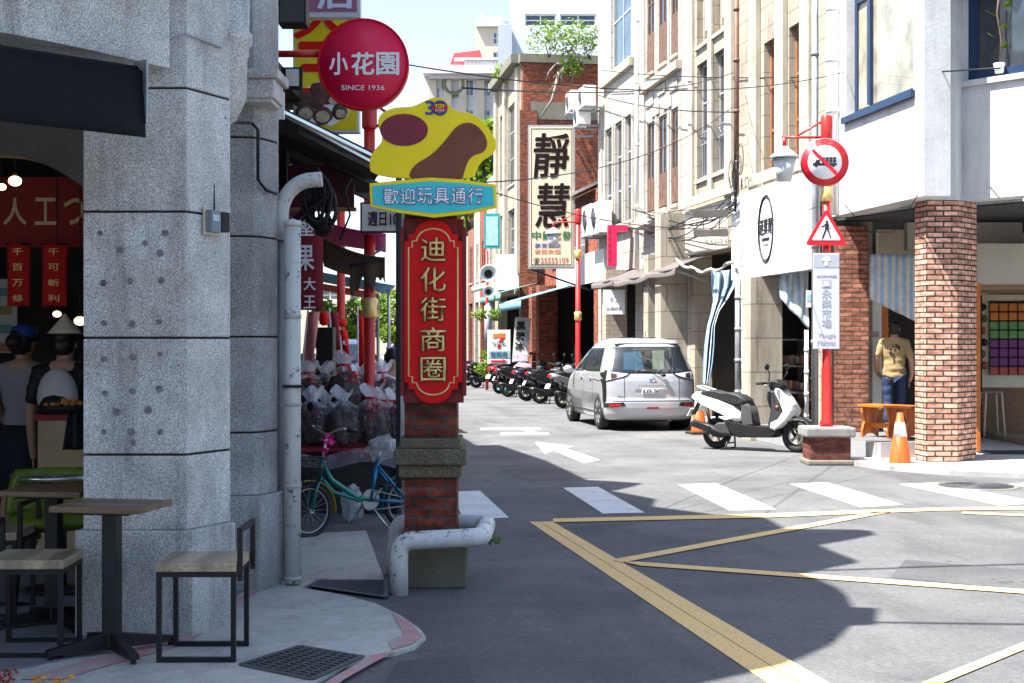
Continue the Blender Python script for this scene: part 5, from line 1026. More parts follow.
# ================================================================== DISTANT BLOCKS AND TREES
def block(name, label, px0, px1, ytop, Z, m, wins, dep=14, extra=None, gm_=None):
    a = D(px0, 341, Z); wd = (px1-px0)/F*Z; h = CH+(CY-ytop)/F*Z; t = thing(name, label, 'building', (a.x, a.y, 0), -YAW); ops = []
    for x0, x1, y0, y1 in wins: ops.append(((x0-px0)/F*Z, (x1-px0)/F*Z, CH+(CY-y1)/F*Z, CH+(CY-y0)/F*Z))
    w_ = wall(MB(), Matrix(), 0, wd, 0, h, ops, .4); w_.bx(0, .4, .41, dep, 0, h); w_.bx(wd-.4, wd, .41, dep, 0, h); w_.bx(.41, wd-.41, .41, dep, h-.8, h-.4); w_.build('wall', m, t)
    for o in ops: window(t, TM[t.name], *o, .2, WHT, gm_ or GLSB, 2, 2, .10)
    if extra: extra(t, lambda x: (x-px0)/F*Z, lambda y: CH+(CY-y)/F*Z)
    return t
WG = mat('white_glaze', (.55,.54,.55), .6, 0, .08, .6); BG_ = mat('beige_glaze', (.50,.43,.33), .7, 0, .1, .5); LG = mat('pale_panel', (.50,.53,.58), .5, 0, .06, .4)
def ex1(t, X, Zf):
    m = MB(); m.bx(X(424), X(501), -2.2, 1, Zf(77), Zf(69)); m.bx(X(430), X(500), -1.2, 1, Zf(80), Zf(77.2)); m.build('cornice', WG, t)
    m = MB()
    for k in range(9): x = X(465+k*3.9); m.bx(x, x+.35, -1.9, -1.5, Zf(68.8), Zf(64))
    m.bx(X(455), X(500), -2.1, -1.4, Zf(63.8), Zf(61.5)); m.build('balustrade', WG, t)
    m = MB(); m.plate([(X(450), Zf(64)), (X(454), Zf(53)), (X(480), Zf(50)), (X(484), Zf(64))], 0, 6); m.build('red_roof', mat('red_metal_roof', (.42,.07,.07), .5, 0, .1, 1), t)
    MB().ring((X(454), -.3, Zf(85)), (0,1,0), 1.0, .28, 24, 6).build('emblem', mat('bronze', (.16,.17,.12), .5, .4), t)
    m = MB()
    for q in (429, 444, 459, 477, 494): x = X(q); m.bx(x, x+.8, -.5, -.01, 0, Zf(80.5))
    m.build('pilaster', BG_, t)
block('apartment_block', 'pale cream apartment block with red metal roof in the far distance', 424, 501, 77, 150, WG, [(464,474,80,96),(481,491,80,96),(464,474,110,122),(481,491,110,122),(434,440,88,100),(464,474,132,146),(481,491,132,146)], extra=ex1)
def ex2(t, X, Zf):
    m = MB(); m.lathe([(2.0,Zf(26)),(2.0,Zf(17)),(1.9,Zf(15)),(0,Zf(14))], (X(492), 3, 0), 24); m.build('water_tank', WHT, t); m = MB()
    m.bx(X(476), X(508), -.5, 1, Zf(27), Zf(25)); m.build('cornice', WG, t); MB().cyl((X(481),2,Zf(26)),(X(481),2,Zf(8)),.12,.05).build('antenna', GREY, t)
block('tower_block', 'beige stair tower with a round water tank on its roof', 476, 506, 27, 170, BG_, [(493,501,32,44),(493,501,52,62)], extra=ex2)
block('tall_block', 'tall pale grey building with dark windows behind the brick house', 510, 640, -60, 120, LG, [(525,556,14,26),(560,596,14,26),(525,556,-22,-8),(560,596,-22,-8)], gm_=glass_mat('dark_blue_glass', (.02,.025,.035)))
block('grey_block', 'plain grey block edge standing left of the tall pale building', 498, 512, 25, 118, mat('slate_panel', (.36,.38,.41), .6, 0, .06, .5), [])
tree(D(484, 300, 92), 16.2, 3.8, 'broad bright green tree rising beyond the right hand shop row', 1100, .36, 21, BRIGHT, trunk=.3)
tree(D(470, 300, 100), 14.8, 4.2, 'second broad green tree behind the welcome board', 1100, .36, 22, BRIGHT, trunk=.3)
tree(D(450, 300, 120), 11, 4, 'far green tree at the end of the street', 300, .42, 23, LEAF, trunk=.3)
block('end_block', 'low beige building closing the far end of the street', 300, 470, 285, 190, BG_, [(320,340,290,300),(350,370,290,300),(380,400,290,300),(410,430,290,300)])
# ================================================================== RIGHT SIDE AT STREET LEVEL
m = MB(); m.bx(7.26, 7.79, 22.05, 22.5, 0, 2.64); m.build('pier', STUC2, tC, True); m = MB(); m.bx(7.25, 7.79, 27.7, 28.15, 0, 4.15); m.build('pier', STUC2, tC, True)
m = MB(); m.bx(7.28, 7.79, 32.9, 33.3, 0, 3.3); m.build('pier', tile_mat('small_tile', (.42,.36,.28), (.25,.21,.17), .22, .11, .008, .4, .5), tB, True)
m = MB(); m.bx(7.22, 7.79, 28.6, 29.0, .0, 3.4); m.build('pier', STUC2, tB, True)
m = MB(); m.bx(7.9, 10.2, 22.6, 27.5, .0, .12); m.bx(7.9, 10.2, 29, 33, 0, .12); structure(m.build('arcade_floor_right', CONC))
# dim goods inside the open shops
for x, y, w_, h, cl, lb in ((9.6,24.2,1.6,1.2,(.20,.12,.06),'brown shelf of goods inside the dark shop behind the scooter'),(9.6,26.3,1.5,1.5,(.16,.14,.12),'grey shelf of goods inside the shop behind the blue striped tarpaulin')):
    t = thing('goods_shelf', lb, 'shelf', (x, y, .12)); m = MB()
    for k in range(4): m.bx(-.3,.3,-w_/2,w_/2,k*h/3,k*h/3+.03)
    m.bx(.27,.3,-w_/2,w_/2,.031,h); m.build('shelves', mat('shelf%d' % int(y), cl, .8, 0, .3, 5), t); m = MB(); rd = random.Random(int(y))
    for k in range(3):
        for j in range(7): MB().box(rd.uniform(-.1,0), -w_/2+.12+j*(w_-.2)/7, k*h/3+.03+.1, .16,.14,rd.uniform(.12,.2)).build('box', mat('box_mix%d' % (j % 3), ((.22,.10,.05),(.25,.20,.12),(.12,.10,.10))[j % 3], .8, 0, .5, 3), t)
# sign pole on its brick and stone block
q = C3((826.5-CX)/F*18.6, 18.6); t = thing('pole_plinth', 'squat brick block with a rough stone cap under the sign pole', 'plinth', (q.x, q.y, 0), -YAW)
MB().bx(-.26,.26,-.24,.24,.07,.36).build('brickwork', BRK, t); MB().bx(-.30,.30,-.28,.28,0,.068).build('footing', CONC2, t, bevel=.02); MB().bx(-.32,.32,-.29,.29,.362,.49).build('cap', concrete_mat('rough_stone', (.27,.265,.25), .7), t, bevel=.025)
lamp_post(q, 4.56, 'red lamp post with three road signs on the brick plinth', z0=.49, az=-YAW, zs=(3.53,))
k = 18.5/F; XS = lambda px: (px-826.5)*k
def on_pole(name, label, cat, px, py, dy=-.075): p = q+RT*((px-826.5)*k)+FD*dy; p.z = CH+(CY-py)*k; return thing(name, label, cat, p, -YAW)
rs = flat('sign_red', (.55,.01,.02), .4); ws_ = flat('sign_white', (.78,.78,.79), .4); sb = flat('sign_black', (.012,.012,.013), .5)
t = on_pole('road_sign', 'round red and white no trucks road sign on the red post', 'road sign', 823.5, 162); r = 24.3*k
MB().lathe([(0,0),(r,0),(r,.02),(0,.02)], n=40, axis='Y').build('back_plate', GREY, t); MB().lathe([(0,-.003),(r*.98,-.003),(r*.98,-.001)], n=40, axis='Y').build('red_face', rs, t); MB().lathe([(0,-.006),(r*.70,-.006),(r*.70,-.004)], n=40, axis='Y').build('white_face', ws_, t)
m = MB(); g = lambda lst: [(x*r, z*r) for x, z in lst]
m.plate(g([(-.50,-.14),(-.50,-.02),(-.42,-.02),(-.36,.10),(-.22,.10),(-.20,-.02),(-.18,-.02),(-.18,-.14)]), -.010, -.007)
for i in range(4):
    for j in range(2): m.bx((-.13+.155*i)*r, (-.0+.155*i)*r, -.010, -.007, (-.02+.125*j)*r, (.09+.125*j)*r)
m.bx(-.18*r,.49*r,-.010,-.007,-.14*r,-.04*r)
for x in (-.36,.10,.36): m.disc((x*r,-.0105,-.14*r), .065*r, 14)
m.build('truck_symbol', sb, t)
m = MB(); m.plate(g([(-.56,.46),(-.46,.56),(.56,-.46),(.46,-.56)]), -.0135, -.012); m.build('slash', rs, t)
t = on_pole('warning_sign', 'red triangular sign with a walking person on the red post', 'road sign', 825, 228, -.08)
def tri(c, s): return [(c*0, 0)]
def rtri(s, rr):
    P_ = [(-.5*s, -.40*s), (.5*s, -.40*s), (0, .466*s)]; out = []
    for i in range(3):
        p = Vector(P_[i]); a = (Vector(P_[i-1])-p).normalized(); b = (Vector(P_[(i+1)%3])-p).normalized(); A_ = p+a*rr; B_ = p+b*rr
        for j in range(6): u = j/5; out.append(tuple(A_*(1-u)**2+p*2*u*(1-u)+B_*u*u))
    return out
s_ = 42*k; MB().plate(rtri(s_*1.03,.07), -.0, .018).build('plate', rs, t); MB().plate([(x, z-.004) for x, z in rtri(s_*.70,.03)], -.004, -.001).build('white_field', ws_, t)
m = MB(); h = lambda lst: [(x*s_, z*s_) for x, z in lst]; m.disc((.01*s_,-.0085,.150*s_), .034*s_, 14)
m.plate(h([(-.02,.115),(.045,.115),(.055,-.03),(-.035,-.03)]), -.008, -.005); m.plate(h([(-.035,-.031),(.01,-.031),(-.04,-.16),(-.085,-.26),(-.115,-.25),(-.085,-.16)]), -.008, -.005); m.plate(h([(.012,-.031),(.055,-.031),(.085,-.14),(.115,-.24),(.09,-.25),(.055,-.15)]), -.008, -.005)
m.plate(h([(-.022,.112),(-.022,.07),(-.08,.02),(-.13,.03),(-.125,.055),(-.085,.055)]), -.008, -.005); m.plate(h([(.047,.112),(.052,.06),(.10,.0),(.095,-.03),(.075,-.03),(.075,.0)]), -.008, -.005); m.build('walker_symbol', sb, t)
t = on_pole('guide_sign', 'pale grey market direction board with an arrow on the red post', 'sign', 825, 301, -.078); hw = 13.2*k; hh = 48*k
gl = flat('guide_lilac', (.50,.51,.56), .45); MB().bx(-hw,hw,0,.018,-hh,hh).build('plate', gl, t, bevel=.006); pale = flat('guide_pale', (.66,.67,.71), .45); gd = flat('guide_grey', (.36,.37,.42), .5)
MB().bx(-hw*.97,hw*.97,-.003,-.001,hh*.70,hh*.97).build('arrow_field', gd, t); m = MB(); m.plate([(-.02,hh*.74),(.02,hh*.74),(.02,hh*.85),(.06,hh*.83),(.06,hh*.87),(0,hh*.95),(-.06,hh*.87),(-.06,hh*.83),(-.02,hh*.85)], -.007, -.004); m.build('arrow', ws_, t)
glyph(t, '台北市大同區', 0, hh*.53, hw*1.5, .03, gd, -.004); MB().bx(-.06,.06,-.004,-.001,hh*.28,hh*.45).build('pictogram', gd, t); MB().plate([(-.04,hh*.31),(.04,hh*.31),(.03,hh*.36),(0,hh*.42),(-.03,hh*.36)], -.008, -.005).build('pictogram_roof', pale, t)
for i, ch in enumerate('永樂市場'): glyph(t, ch, 0, hh*(.16-.205*i), .125, .115, gd, -.004)
glyph(t, 'Yongle', 0, hh*-.72, hw*1.35, .07, gd, -.004); glyph(t, 'Market', 0, hh*-.86, hw*1.35, .065, gd, -.004)
t = thing('small_box', 'small white and blue notice box strapped beside the grey market board', 'box', D(809, 299, 18.7), -YAW); MB().bx(-.03,.03,0,.05,-.11,.11).build('case', WHTC, t, bevel=.004); MB().bx(-.028,.028,-.004,-.001,-.03,.06).build('label', flat('sky_label', (.25,.50,.65)), t)
# second lamp post by the car, with its lantern
lamp_post(C3((578-CX)/F*31.8, 31.8), 4.56, 'red lamp post standing between the parked scooters and the silver car', az=-YAW)
# big white shop sign in the facade plane
xs = 7.45; y0, y1 = YX(808.3, xs), YX(731.5, xs); z0, z1 = 2.66, 4.10
t = thing('shop_sign', 'large blank white shop sign with a tall oval emblem', 'sign', (xs, (y0+y1)/2, (z0+z1)/2), -math.pi/2); hw = (y1-y0)/2; hh = (z1-z0)/2
MB().bx(-hw,hw,0,.18,-hh,hh).build('box', WHTC, t); MB().bx(-hw,hw,-.004,.183,-hh-.012,-hh+.0).build('frame', GREY, t); cxn = -hw+(y1-YX(766, xs))
ov = [(cxn+.36*math.cos(a), .02+.53*math.sin(a)) for a in [6.283*i/40 for i in range(40)]]; MB().tube([(x,-.006,z) for x, z in ov], .016, 6, closed=True).build('emblem_outline', sb, t); MB().tube([(cxn+(x-cxn)*.87+.0,-.006,.02+(z-.02)*.93) for x, z in ov], .006, 6, closed=True).build('emblem_inner_line', sb, t)
for i, ch in enumerate('迷菓青'): glyph(t, ch, cxn-.2+.2*i, .06, .19, .26, sb, -.008, bold=.03)
MB().bx(cxn-.18,cxn+.18,-.007,-.004,-.17,-.12).build('emblem_bar', sb, t); MB().bx(cxn-.12,cxn+.12,-.007,-.004,-.25,-.215).build('emblem_bar', GREY, t)
# dark double plank sign
t = thing('plank_sign', 'two dark wooden sign planks hung one above the other', 'sign', SX(711, 223, 6.9), -YAW-R(12)); k = .0178
pk_ = mat('charcoal_wood', (.075,.065,.06), .7, 0, .3, 4)
for z in (9, -9): MB().plate([(-16*k,(z-4)*k),(-17*k,(z+1)*k),(-15*k,(z+3.6)*k),(0,(z+3)*k),(15*k,(z+4)*k),(16.5*k,(z-1)*k),(15*k,(z-4)*k),(0,(z-3.6)*k)], 0, .04).build('plank', pk_, t, bevel=.006)
m = MB()
for x in (-7, 8): m.tube([(x*k,.02,-6*k),(x*k,.02,6*k)], .008, 5)
m.tube([(14*k,.02,13*k),(20*k,.02,13*k)], .012, 6)
for i in range(7): m.ring(((-4+3.2*i)*k,.02,(-17-2*(i % 2))*k), (0,1,0), (1.2+.5*(i % 3))*k, .006, 14, 5)
m.build('iron_scroll', BLK, t)
# red bracket sign
t = thing('bracket_sign', 'bright pinkish red inverted L shaped shop bracket sign', 'sign', D(612, 246, 33), -YAW); k = 33/F; pr = flat('pink_red', (.62,.012,.07), .4); MB().plate([(-4*k,-20*k),(5*k,-20*k),(5*k,15*k),(16*k,15*k),(16*k,21*k),(-4*k,21*k)], 0, .35).build('panel', pr, t)
m = MB()
for i in range(5): m.bx(-3.4*k,-1.5*k,-.006,-.001,(-15+7*i)*k,(-10.5+7*i)*k)
m.build('side_marks', flat('deep_red', (.30,.01,.03)), t)
# brown awning, placard, white draped hose, blue striped tarpaulins
bc = mat('taupe_canvas', (.115,.095,.088), .8, 0, .15, 3); xa = 7.12
t = thing('canvas_awning', 'taupe canvas awning sagging over the shop behind the silver car', 'awning', SX(632, 270, 7.4)); a0_, a1_ = YX(675, xa), YX(592, xa); z_ = lambda u: 3.05+.13*u
m = MB(); m.grid(lambda u, v: (xa+(7.78-xa)*v, a0_+(a1_-a0_)*u, 2.98+.10*math.sin(9*u)*.25+.26*v**.8-.035*math.sin(math.pi*(u*4 % 1))*(1-v)), 40, 10); m.build('canvas', bc, t, True, solid=.01)
m = MB(); m.grid(lambda u, v: (xa+.02*math.sin(18*u), a0_+(a1_-a0_)*u, 2.98+.025*math.sin(9*u)-.13*v-.035*math.sin(math.pi*(u*4 % 1))), 40, 3); m.build('valance', mat('taupe_light', (.16,.135,.125), .8, 0, .15, 3), t, True, solid=.008)
for q in (a0_+.1, a1_-.1): m = MB(); m.bar((xa+.03,q,2.95),(7.78,q,2.75),.03); m.build('strut', GREY, t, True)
t = thing('placard', 'white paper placard with faint characters under the taupe awning', 'sign', D(614, 302, 32.6), -YAW); MB().bx(-.25,.25,0,.02,-.28,.28).build('panel', WHTC, t); glyph(t, '台灣好茶', 0, -.15, .36, .08, GREY, -.004); glyph(t, '手工', 0, .06, .2, .12, gl, -.004)
tarp = stripe_mat('blue_tarp', (.14,.27,.40), (.48,.53,.55), 7); tarp2 = stripe_mat('faded_blue_tarp', (.30,.43,.53), (.60,.61,.58), 5)
pts = [(724,270,12.5,25.4),(723,286,11,25.3),(720,300,6.5,25.1),(715,312,3.2,24.9),(711,326,3,24.8),(709.5,345,4.2,24.7),(708,365,4,24.6),(705.5,386,2.2,24.5)]
def fn(u, v):
    f = v*(len(pts)-1); i = min(int(f), len(pts)-2); w_ = f-i; a, b = pts[i], pts[i+1]; x, y, h, Z = [a[j]*(1-w_)+b[j]*w_ for j in range(4)]
    return D(x+(u-.5)*2*h, y, Z)+FD*(.12*math.sin(u*17+2*v))+Vector((0,0,.012*math.sin(9*u)))
t = MB(); t.grid(fn, 28, 40); t = t.build('tarpaulin', tarp, solid=.004); tag(t, 'blue and white striped tarpaulin gathered and twisted into a long rope', 'tarpaulin')
t = MB(); t.grid(lambda u, v: D(780+29*u, 271-2*u+v*(28+32*u-20*(1-u)*0), 22.4-.6*u)+FD*(.06*math.sin(13*u+3*v)), 24, 12); tag(t.build('tarpaulin', tarp2, solid=.004), 'faded striped tarpaulin hanging below the white shop sign', 'tarpaulin')
t = MB(); t.grid(lambda u, v: D(866+51*u, 254+v*(44+24*u), 20.9-.5*u)+FD*(.03*math.sin(21*u+2*v)), 30, 10); tag(t.build('tarpaulin', stripe_mat('pale_blue_tarp', (.30,.46,.60), (.62,.60,.53), 7), solid=.004), 'pale blue and cream striped tarpaulin between the two brick pillars', 'tarpaulin')
wc = mat('white_sheeting', (.40,.385,.35), .7, 0, .15, 6)
t = MB(); t.tube([SX(672+62*u, 257+22*u*(1-u)*2.2+4*u, 7.2)+Vector((0,0,.03*math.sin(23*u))) for u in [i/16 for i in range(1, 17)]], [.014+.022*abs(math.sin(i*1.3)) for i in range(16)], 8); tag(t.build('rolled_sheet', wc), 'twisted white plastic sheeting slung along the fascia', 'plastic sheet')
def pipe(px, y0, y1, x, r, label, m=GREY, name='drain_pipe'):
    a = SX(px, y0, x); b = SX(px, y1, x); b.x, b.y = a.x, a.y; b.z = max(b.z, 0); a.z = min(a.z, 12); t = MB(); t.cyl(a, b, r, None, 12)
    for k_ in range(1, 5): z = a.z+(b.z-a.z)*k_/5; t.cyl((a.x,a.y,z),(a.x,a.y,z+.06),r*1.18,None,12)
    return tag(t.build(name, m), label, 'pipe', 'downpipes on the right facades')
pipe(637, -40, 270, 7.6, .05, 'white downpipe between the two pale stucco houses', WHT); pipe(736.5, -40, 215, 7.5, .045, 'rusty brown downpipe beside the tall narrow windows', mat('rust_pipe', (.14,.075,.05), .6, .2, .3, 8))
pipe(738, 268, 425, 7.3, .05, 'grey downpipe below the left end of the white shop sign'); pipe(743.5, 268, 425, 7.35, .035, 'thin white downpipe beside the stone pier', WHT); pipe(815, -40, 440, 7.55, .05, 'grey downpipe left of the red sign post'); pipe(831, -40, 215, 7.62, .06, 'white downpipe at the edge of the white corner building', WHT); pipe(836, -40, 215, 7.68, .04, 'second thinner white downpipe at the corner building edge', WHT); pipe(806.5, 330, 440, 7.5, .03, 'thin pale pipe standing left of the red post', WHT)
pipe(645, 265, 335, 7.5, .05, 'dark downpipe under the taupe awning', DGREY)
# 'silent wisdom' hanging sign of the herb dealer
t = thing('hanging_sign', 'tall cream hanging sign with big brush written characters and a phone number', 'sign', D(551.5, 196.5, 38), -YAW); k = 38/F
MB().bx(-23.5*k,23.5*k,0,.25,-72*k,71.5*k).build('box', mat('sign_box_grey', (.30,.30,.30), .5, .2, .1, 2), t); MB().bx(-21.8*k,21.8*k,-.008,-.002,-70*k,69.5*k).build('face', mat('cream_face', (.62,.53,.37), .5, 0, .04, 1), t)
m = MB()
for a in ((-20.5,-19.9,-68.5,68),(19.9,20.5,-68.5,68)): m.bx(a[0]*k,a[1]*k,-.014,-.009,a[2]*k,a[3]*k)
for z in (-68.5, 67.4): m.bx(-19.8*k,19.8*k,-.014,-.009,z*k,(z+.6)*k)
m.build('border_line', sb, t); ink = flat('brown_ink', (.014,.007,.006), .7, .1)
glyph(t, '靜', 0, 41*k, 35*k, 44*k, ink, -.016, bold=.024, shear=.1); glyph(t, '慧', 1*k, -9*k, 34*k, 44*k, ink, -.016, bold=.022, shear=.1)
for i, ch in enumerate('中藥批發'): glyph(t, ch, (-15+10*i)*k, -39*k, 8.5*k, 8.5*k, flat('green_ink', (.02,.13,.04)), -.014, bold=.02)
glyph(t, '蔘茸燕窩', -4*k, -49*k, 26*k, 4.5*k, flat('blue_ink', (.06,.06,.35)), -.014); glyph(t, '香菇魚翅', -4*k, -55*k, 26*k, 4.5*k, flat('orange_ink', (.55,.20,.06)), -.014)
glyph(t, '☎', -15*k, -64*k, 6*k, 6*k, sb, -.014); glyph(t, '25555109', 3*k, -64*k, 28*k, 5.6*k, flat('rose_ink', (.45,.10,.10)), -.014)
MB().bx(23.6*k,42*k,.08,.12,60*k,62*k).build('bracket', GREY, t); m = MB(); m.bar((-20*k,.1,-73*k),(40*k,.1,-94*k),.05); m.build('brace', BLK, t)
# far signs, awnings and planters on the right
t = thing('teal_sign', 'small teal framed notice board hung above the loudspeakers', 'sign', D(492, 231, 45), -YAW); k = 45/F; MB().bx(-8*k,8*k,0,.08,-17.5*k,17.5*k).build('frame', flat('teal_frame', (.02,.27,.25)), t); MB().bx(-6*k,6*k,-.008,-.002,-14.5*k,14.5*k).build('panel', mat('teal_panel', (.34,.52,.52), .5, 0, .2, 9), t)
t = thing('speaker_pole', 'red pole carrying two grey loudspeakers above a grey tube', 'pole', C3((487-CX)/F*47, 47)); k = 47/F; MB().cyl((0,0,0),(0,0,4.6),.05).build('pole', REDP, t)
for z, r in ((CH+(CY-274)*k, 9*k), (CH+(CY-292)*k, 6*k)): m = MB(); m.lathe([(r*.25,.12),(r*.35,.05),(r*.95,-.12),(r,-.14),(r*.9,-.14),(r*.5,-.05),(0,-.02)], (.02,-.12,z), 24, 'Y'); o = m.build('horn', flat('horn_grey', (.50,.50,.50)), t); MB().lathe([(0,-.10),(r*.45,-.07),(r*.45,-.04)], (.02,-.12,z), 16, 'Y').build('driver', BLKP, o)
MB().lathe([(.0,CH+(CY-350)*k),(.13,CH+(CY-350)*k),(.13,CH+(CY-306)*k),(.0,CH+(CY-303)*k)], (.03,-.1,0), 16).build('tube_banner', mat('grey_tube', (.38,.39,.44), .6, 0, .1, 4), t)
for px, py, Z, r, lb in ((480,312,46.5,.28,'trailing green plant left of the grey tube'),(495,312,46.8,.26,'trailing green plant right of the grey tube'),(486,370,46,.4,'bushy green pot plant at the foot of the loudspeaker pole'),(488,352,46.2,.25,'green plant above the pot plant by the speaker pole')):
    p = D(px, py, Z); p.z = max(p.z-.3, 0); shrub(p, r, lb, 120, px, BRIGHT, None, .07)
t = thing('shop_light_box', 'white shop light box with an orange and red seven and green letters', 'sign', D(499, 346, 44), -YAW); k = 44/F
MB().bx(-11.5*k,11.5*k,0,.2,-18*k,16*k).build('box', WHTC, t, bevel=.01); orr = flat('logo_orange', (.75,.18,.02)); m = MB(); m.plate([(-6*k,12*k),(6*k,13*k),(6*k,8.5*k),(3.5*k,8*k),(2*k,9*k),(-6*k,8*k)], -.012, -.004); m.build('seven_bar', orr, t)
m = MB(); m.plate([(2.2*k,8.4*k),(5.8*k,8.4*k),(3*k,4.2*k),(-.8*k,4.2*k)], -.012, -.004); m.plate([(-1.2*k,1.6*k),(2*k,1.6*k),(1.6*k,-2.2*k),(-1.8*k,-2.2*k)], -.012, -.004); m.build('seven_stem', rs, t); glyph(t, 'ELEVEn', 0, 3*k, 13*k, 2.4*k, flat('logo_green', (.01,.16,.06)), -.015, bold=.03)
MB().bx(-10.5*k,10.5*k,-.008,-.002,-12*k,-4.5*k).build('lower_field', flat('pale_teal', (.35,.52,.58)), t); glyph(t, '往前走', 0, -8.2*k, 17*k, 5*k, flat('slate_blue', (.06,.16,.25)), -.012, bold=.04); m = MB(); m.plate([(-8*k,-14.2*k),(4*k,-14.2*k),(4*k,-13*k),(8*k,-15*k),(4*k,-17*k),(4*k,-16*k),(-8*k,-16*k)], -.012, -.004); m.build('arrow', rs, t); MB().bx(-.05,.05,.06,.14,-1.2,-18*k).build('post', GREY, t)
t = thing('tilted_board', 'tilted pale board with dark characters beside the white light box', 'board', D(521, 340, 42.5), -YAW-R(8)); k = 42.5/F; m = MB(); m.plate([(-9*k,-22*k),(7*k,-22*k),(10*k,22*k),(-6*k,23*k)], 0, .04); m.build('panel', flat('board_pale', (.50,.52,.50)), t)
for i, ch in enumerate('黑糖冰'): glyph(t, ch, (0-.6*i)*k, (14-10*i)*k, 9*k, 8.5*k, sb, -.012, bold=.05)
glyph(t, '古早味', 6.3*k, 4*k, 3*k, 12*k, flat('teal_ink', (.05,.28,.30)), -.012); MB().bx(-7.5*k,6.5*k,-.008,-.002,-21*k,-14*k).build('picture', mat('board_picture', (.45,.42,.50), .6, 0, .5, 9), t); MB().bx(-.06,.0,.05,.09,-.75,-22*k).build('leg', GREY, t)
def awn(p, w_, label, m, ang=0, d_=1.0, drop=.3, val=.22):
    t = thing('shop_awning', label, 'awning', p, ang, 'awnings over the far right shops'); b = MB(); b.grid(lambda u, v: ((u-.5)*w_, -d_*v, -drop*v+.03*math.sin(8*u)*v), 14, 5); b.build('canvas', m, t, solid=.015); b = MB(); b.grid(lambda u, v: ((u-.5)*w_, -d_-.005, -drop-val*v), 14, 2); b.build('valance', m, t, solid=.01); return t
awn(SX(560, 296, 7.75)+Vector((0,0,.25)), 4.2, 'blue awning sloping out above the parked scooters', mat('awning_blue', (.14,.34,.46), .7, 0, .15, 2), -math.pi/2, 1.5, .45)
awn(SX(525, 296, 7.75)+Vector((0,0,.35)), 5, 'green awning just beyond the blue awning', mat('awning_green', (.14,.30,.24), .7, 0, .15, 2), -math.pi/2, 1.2, .35)
awn(SX(505, 288, 7.75)+Vector((0,0,.4)), 4, 'pale striped awning farthest along the right side', mat('awning_pale', (.45,.46,.42), .7, 0, .15, 2), -math.pi/2, 1.0, .3)
t = thing('white_panel', 'plain white shop panel hung on the facade beyond the brick house', 'sign', D(507, 272, 50), -YAW-R(30)); MB().bx(-.45,.45,0,.1,-.62,.62).build('panel', WHTC, t)
t = thing('shop_fascia', 'long white shop fascia below the brush written sign', 'sign', SX(580, 272, 7.7), -math.pi/2); MB().bx(-3.5,3.0,0,.09,-.35,.45).build('panel', mat('fascia_white', (.62,.62,.60), .6, 0, .1, 2), t)
for a, q in ((555,.5),(547.5,.6)): m = MB(); m.bx(7.3, 7.79, YX(a, 7.79), YX(a, 7.79)+q, 0, 3.3); m.build('pier', BRK_O, tl_, True)
# overhead wires
for i, (a, b, sag, r) in enumerate(((D(380,60,11), SX(845,72,7.7), .25, .006), (D(463,88,9.3), SX(735,72,7.6), .15, .006), (SX(598,95,7.6), SX(735,112,7.6), .12, .012), (D(470,183,12), SX(735,105,7.6), .3, .006), (SX(600,70,7.5), SX(1000,68,8.0), .15, .010), (D(380,150,10.9), SX(833,200,7.6), .5, .005))):
    cable([a.lerp(b, u)+Vector((0,0,-4*sag*u*(1-u))) for u in [j/16 for j in range(17)]], r, ['thin wire strung across the street from the round sign','wire crossing in front of the distant apartment block','black cable running along the pale stucco facades','slack wire from the welcome board to the art deco house','uppermost cable along the right facades','low slack wire crossing to the white corner building'][i], BLKP, 'overhead_wire', 'wire')
for i, (a, b, za, zb) in enumerate((((720,619),(1120,625),7.0,6.2),((560,578),(1120,561),7.6,6.4))):
    a, b = G(*a)+TOSUN*(za/TOSUN.z), G(*b)+TOSUN*(zb/TOSUN.z); cable([a.lerp(b, u)+Vector((0,0,-.5*u*(1-u))) for u in [j/12 for j in range(13)]], .028, ['thick cable high above the crossing, nearer one','thick cable high above the crossing, farther one'][i], BLKP, 'overhead_wire', 'wire')
rd = random.Random(2)
for i in range(12):
    a = SX(640+rd.uniform(-15,10), rd.uniform(205,235), 7.5); b = SX(735, rd.uniform(190,215), 7.35); md = SX(690+rd.uniform(-12,20), rd.uniform(205,262), 7.35)
    cable([a*(1-u)**2+md*2*u*(1-u)+b*u*u+Vector((0,0,.03*math.sin(9*u+i))) for u in [j/14 for j in range(15)]], .008+.006*(i % 3 == 0), 'tangled cable looped along the fascia left of the white shop sign', BLKP if i % 4 else DGREY, 'facade_cable', 'cable', 'tangled facade cables')
for i in range(8):
    c = SX(738+rd.uniform(-5,4), 160+rd.uniform(-8,18), 7.4); rr = rd.uniform(.08,.2); cable([c+Vector((0, rr*math.cos(t_)*.8+.02*i, rr*1.4*math.sin(t_))) for t_ in [j*.45 for j in range(15)]]+[SX(736,215,7.4)], .007, 'coiled spare cable hanging on the rusty downpipe', BLKP, 'cable_coil', 'cable', 'coiled facade cables')
cable([SX(918,195,7.6)+Vector((0,0,0)), D(905,215,18.5), D(893,232,19), D(868,232,19.8), D(845,205,20)], .007, 'slack wire hooked under the white corner building', BLKP)

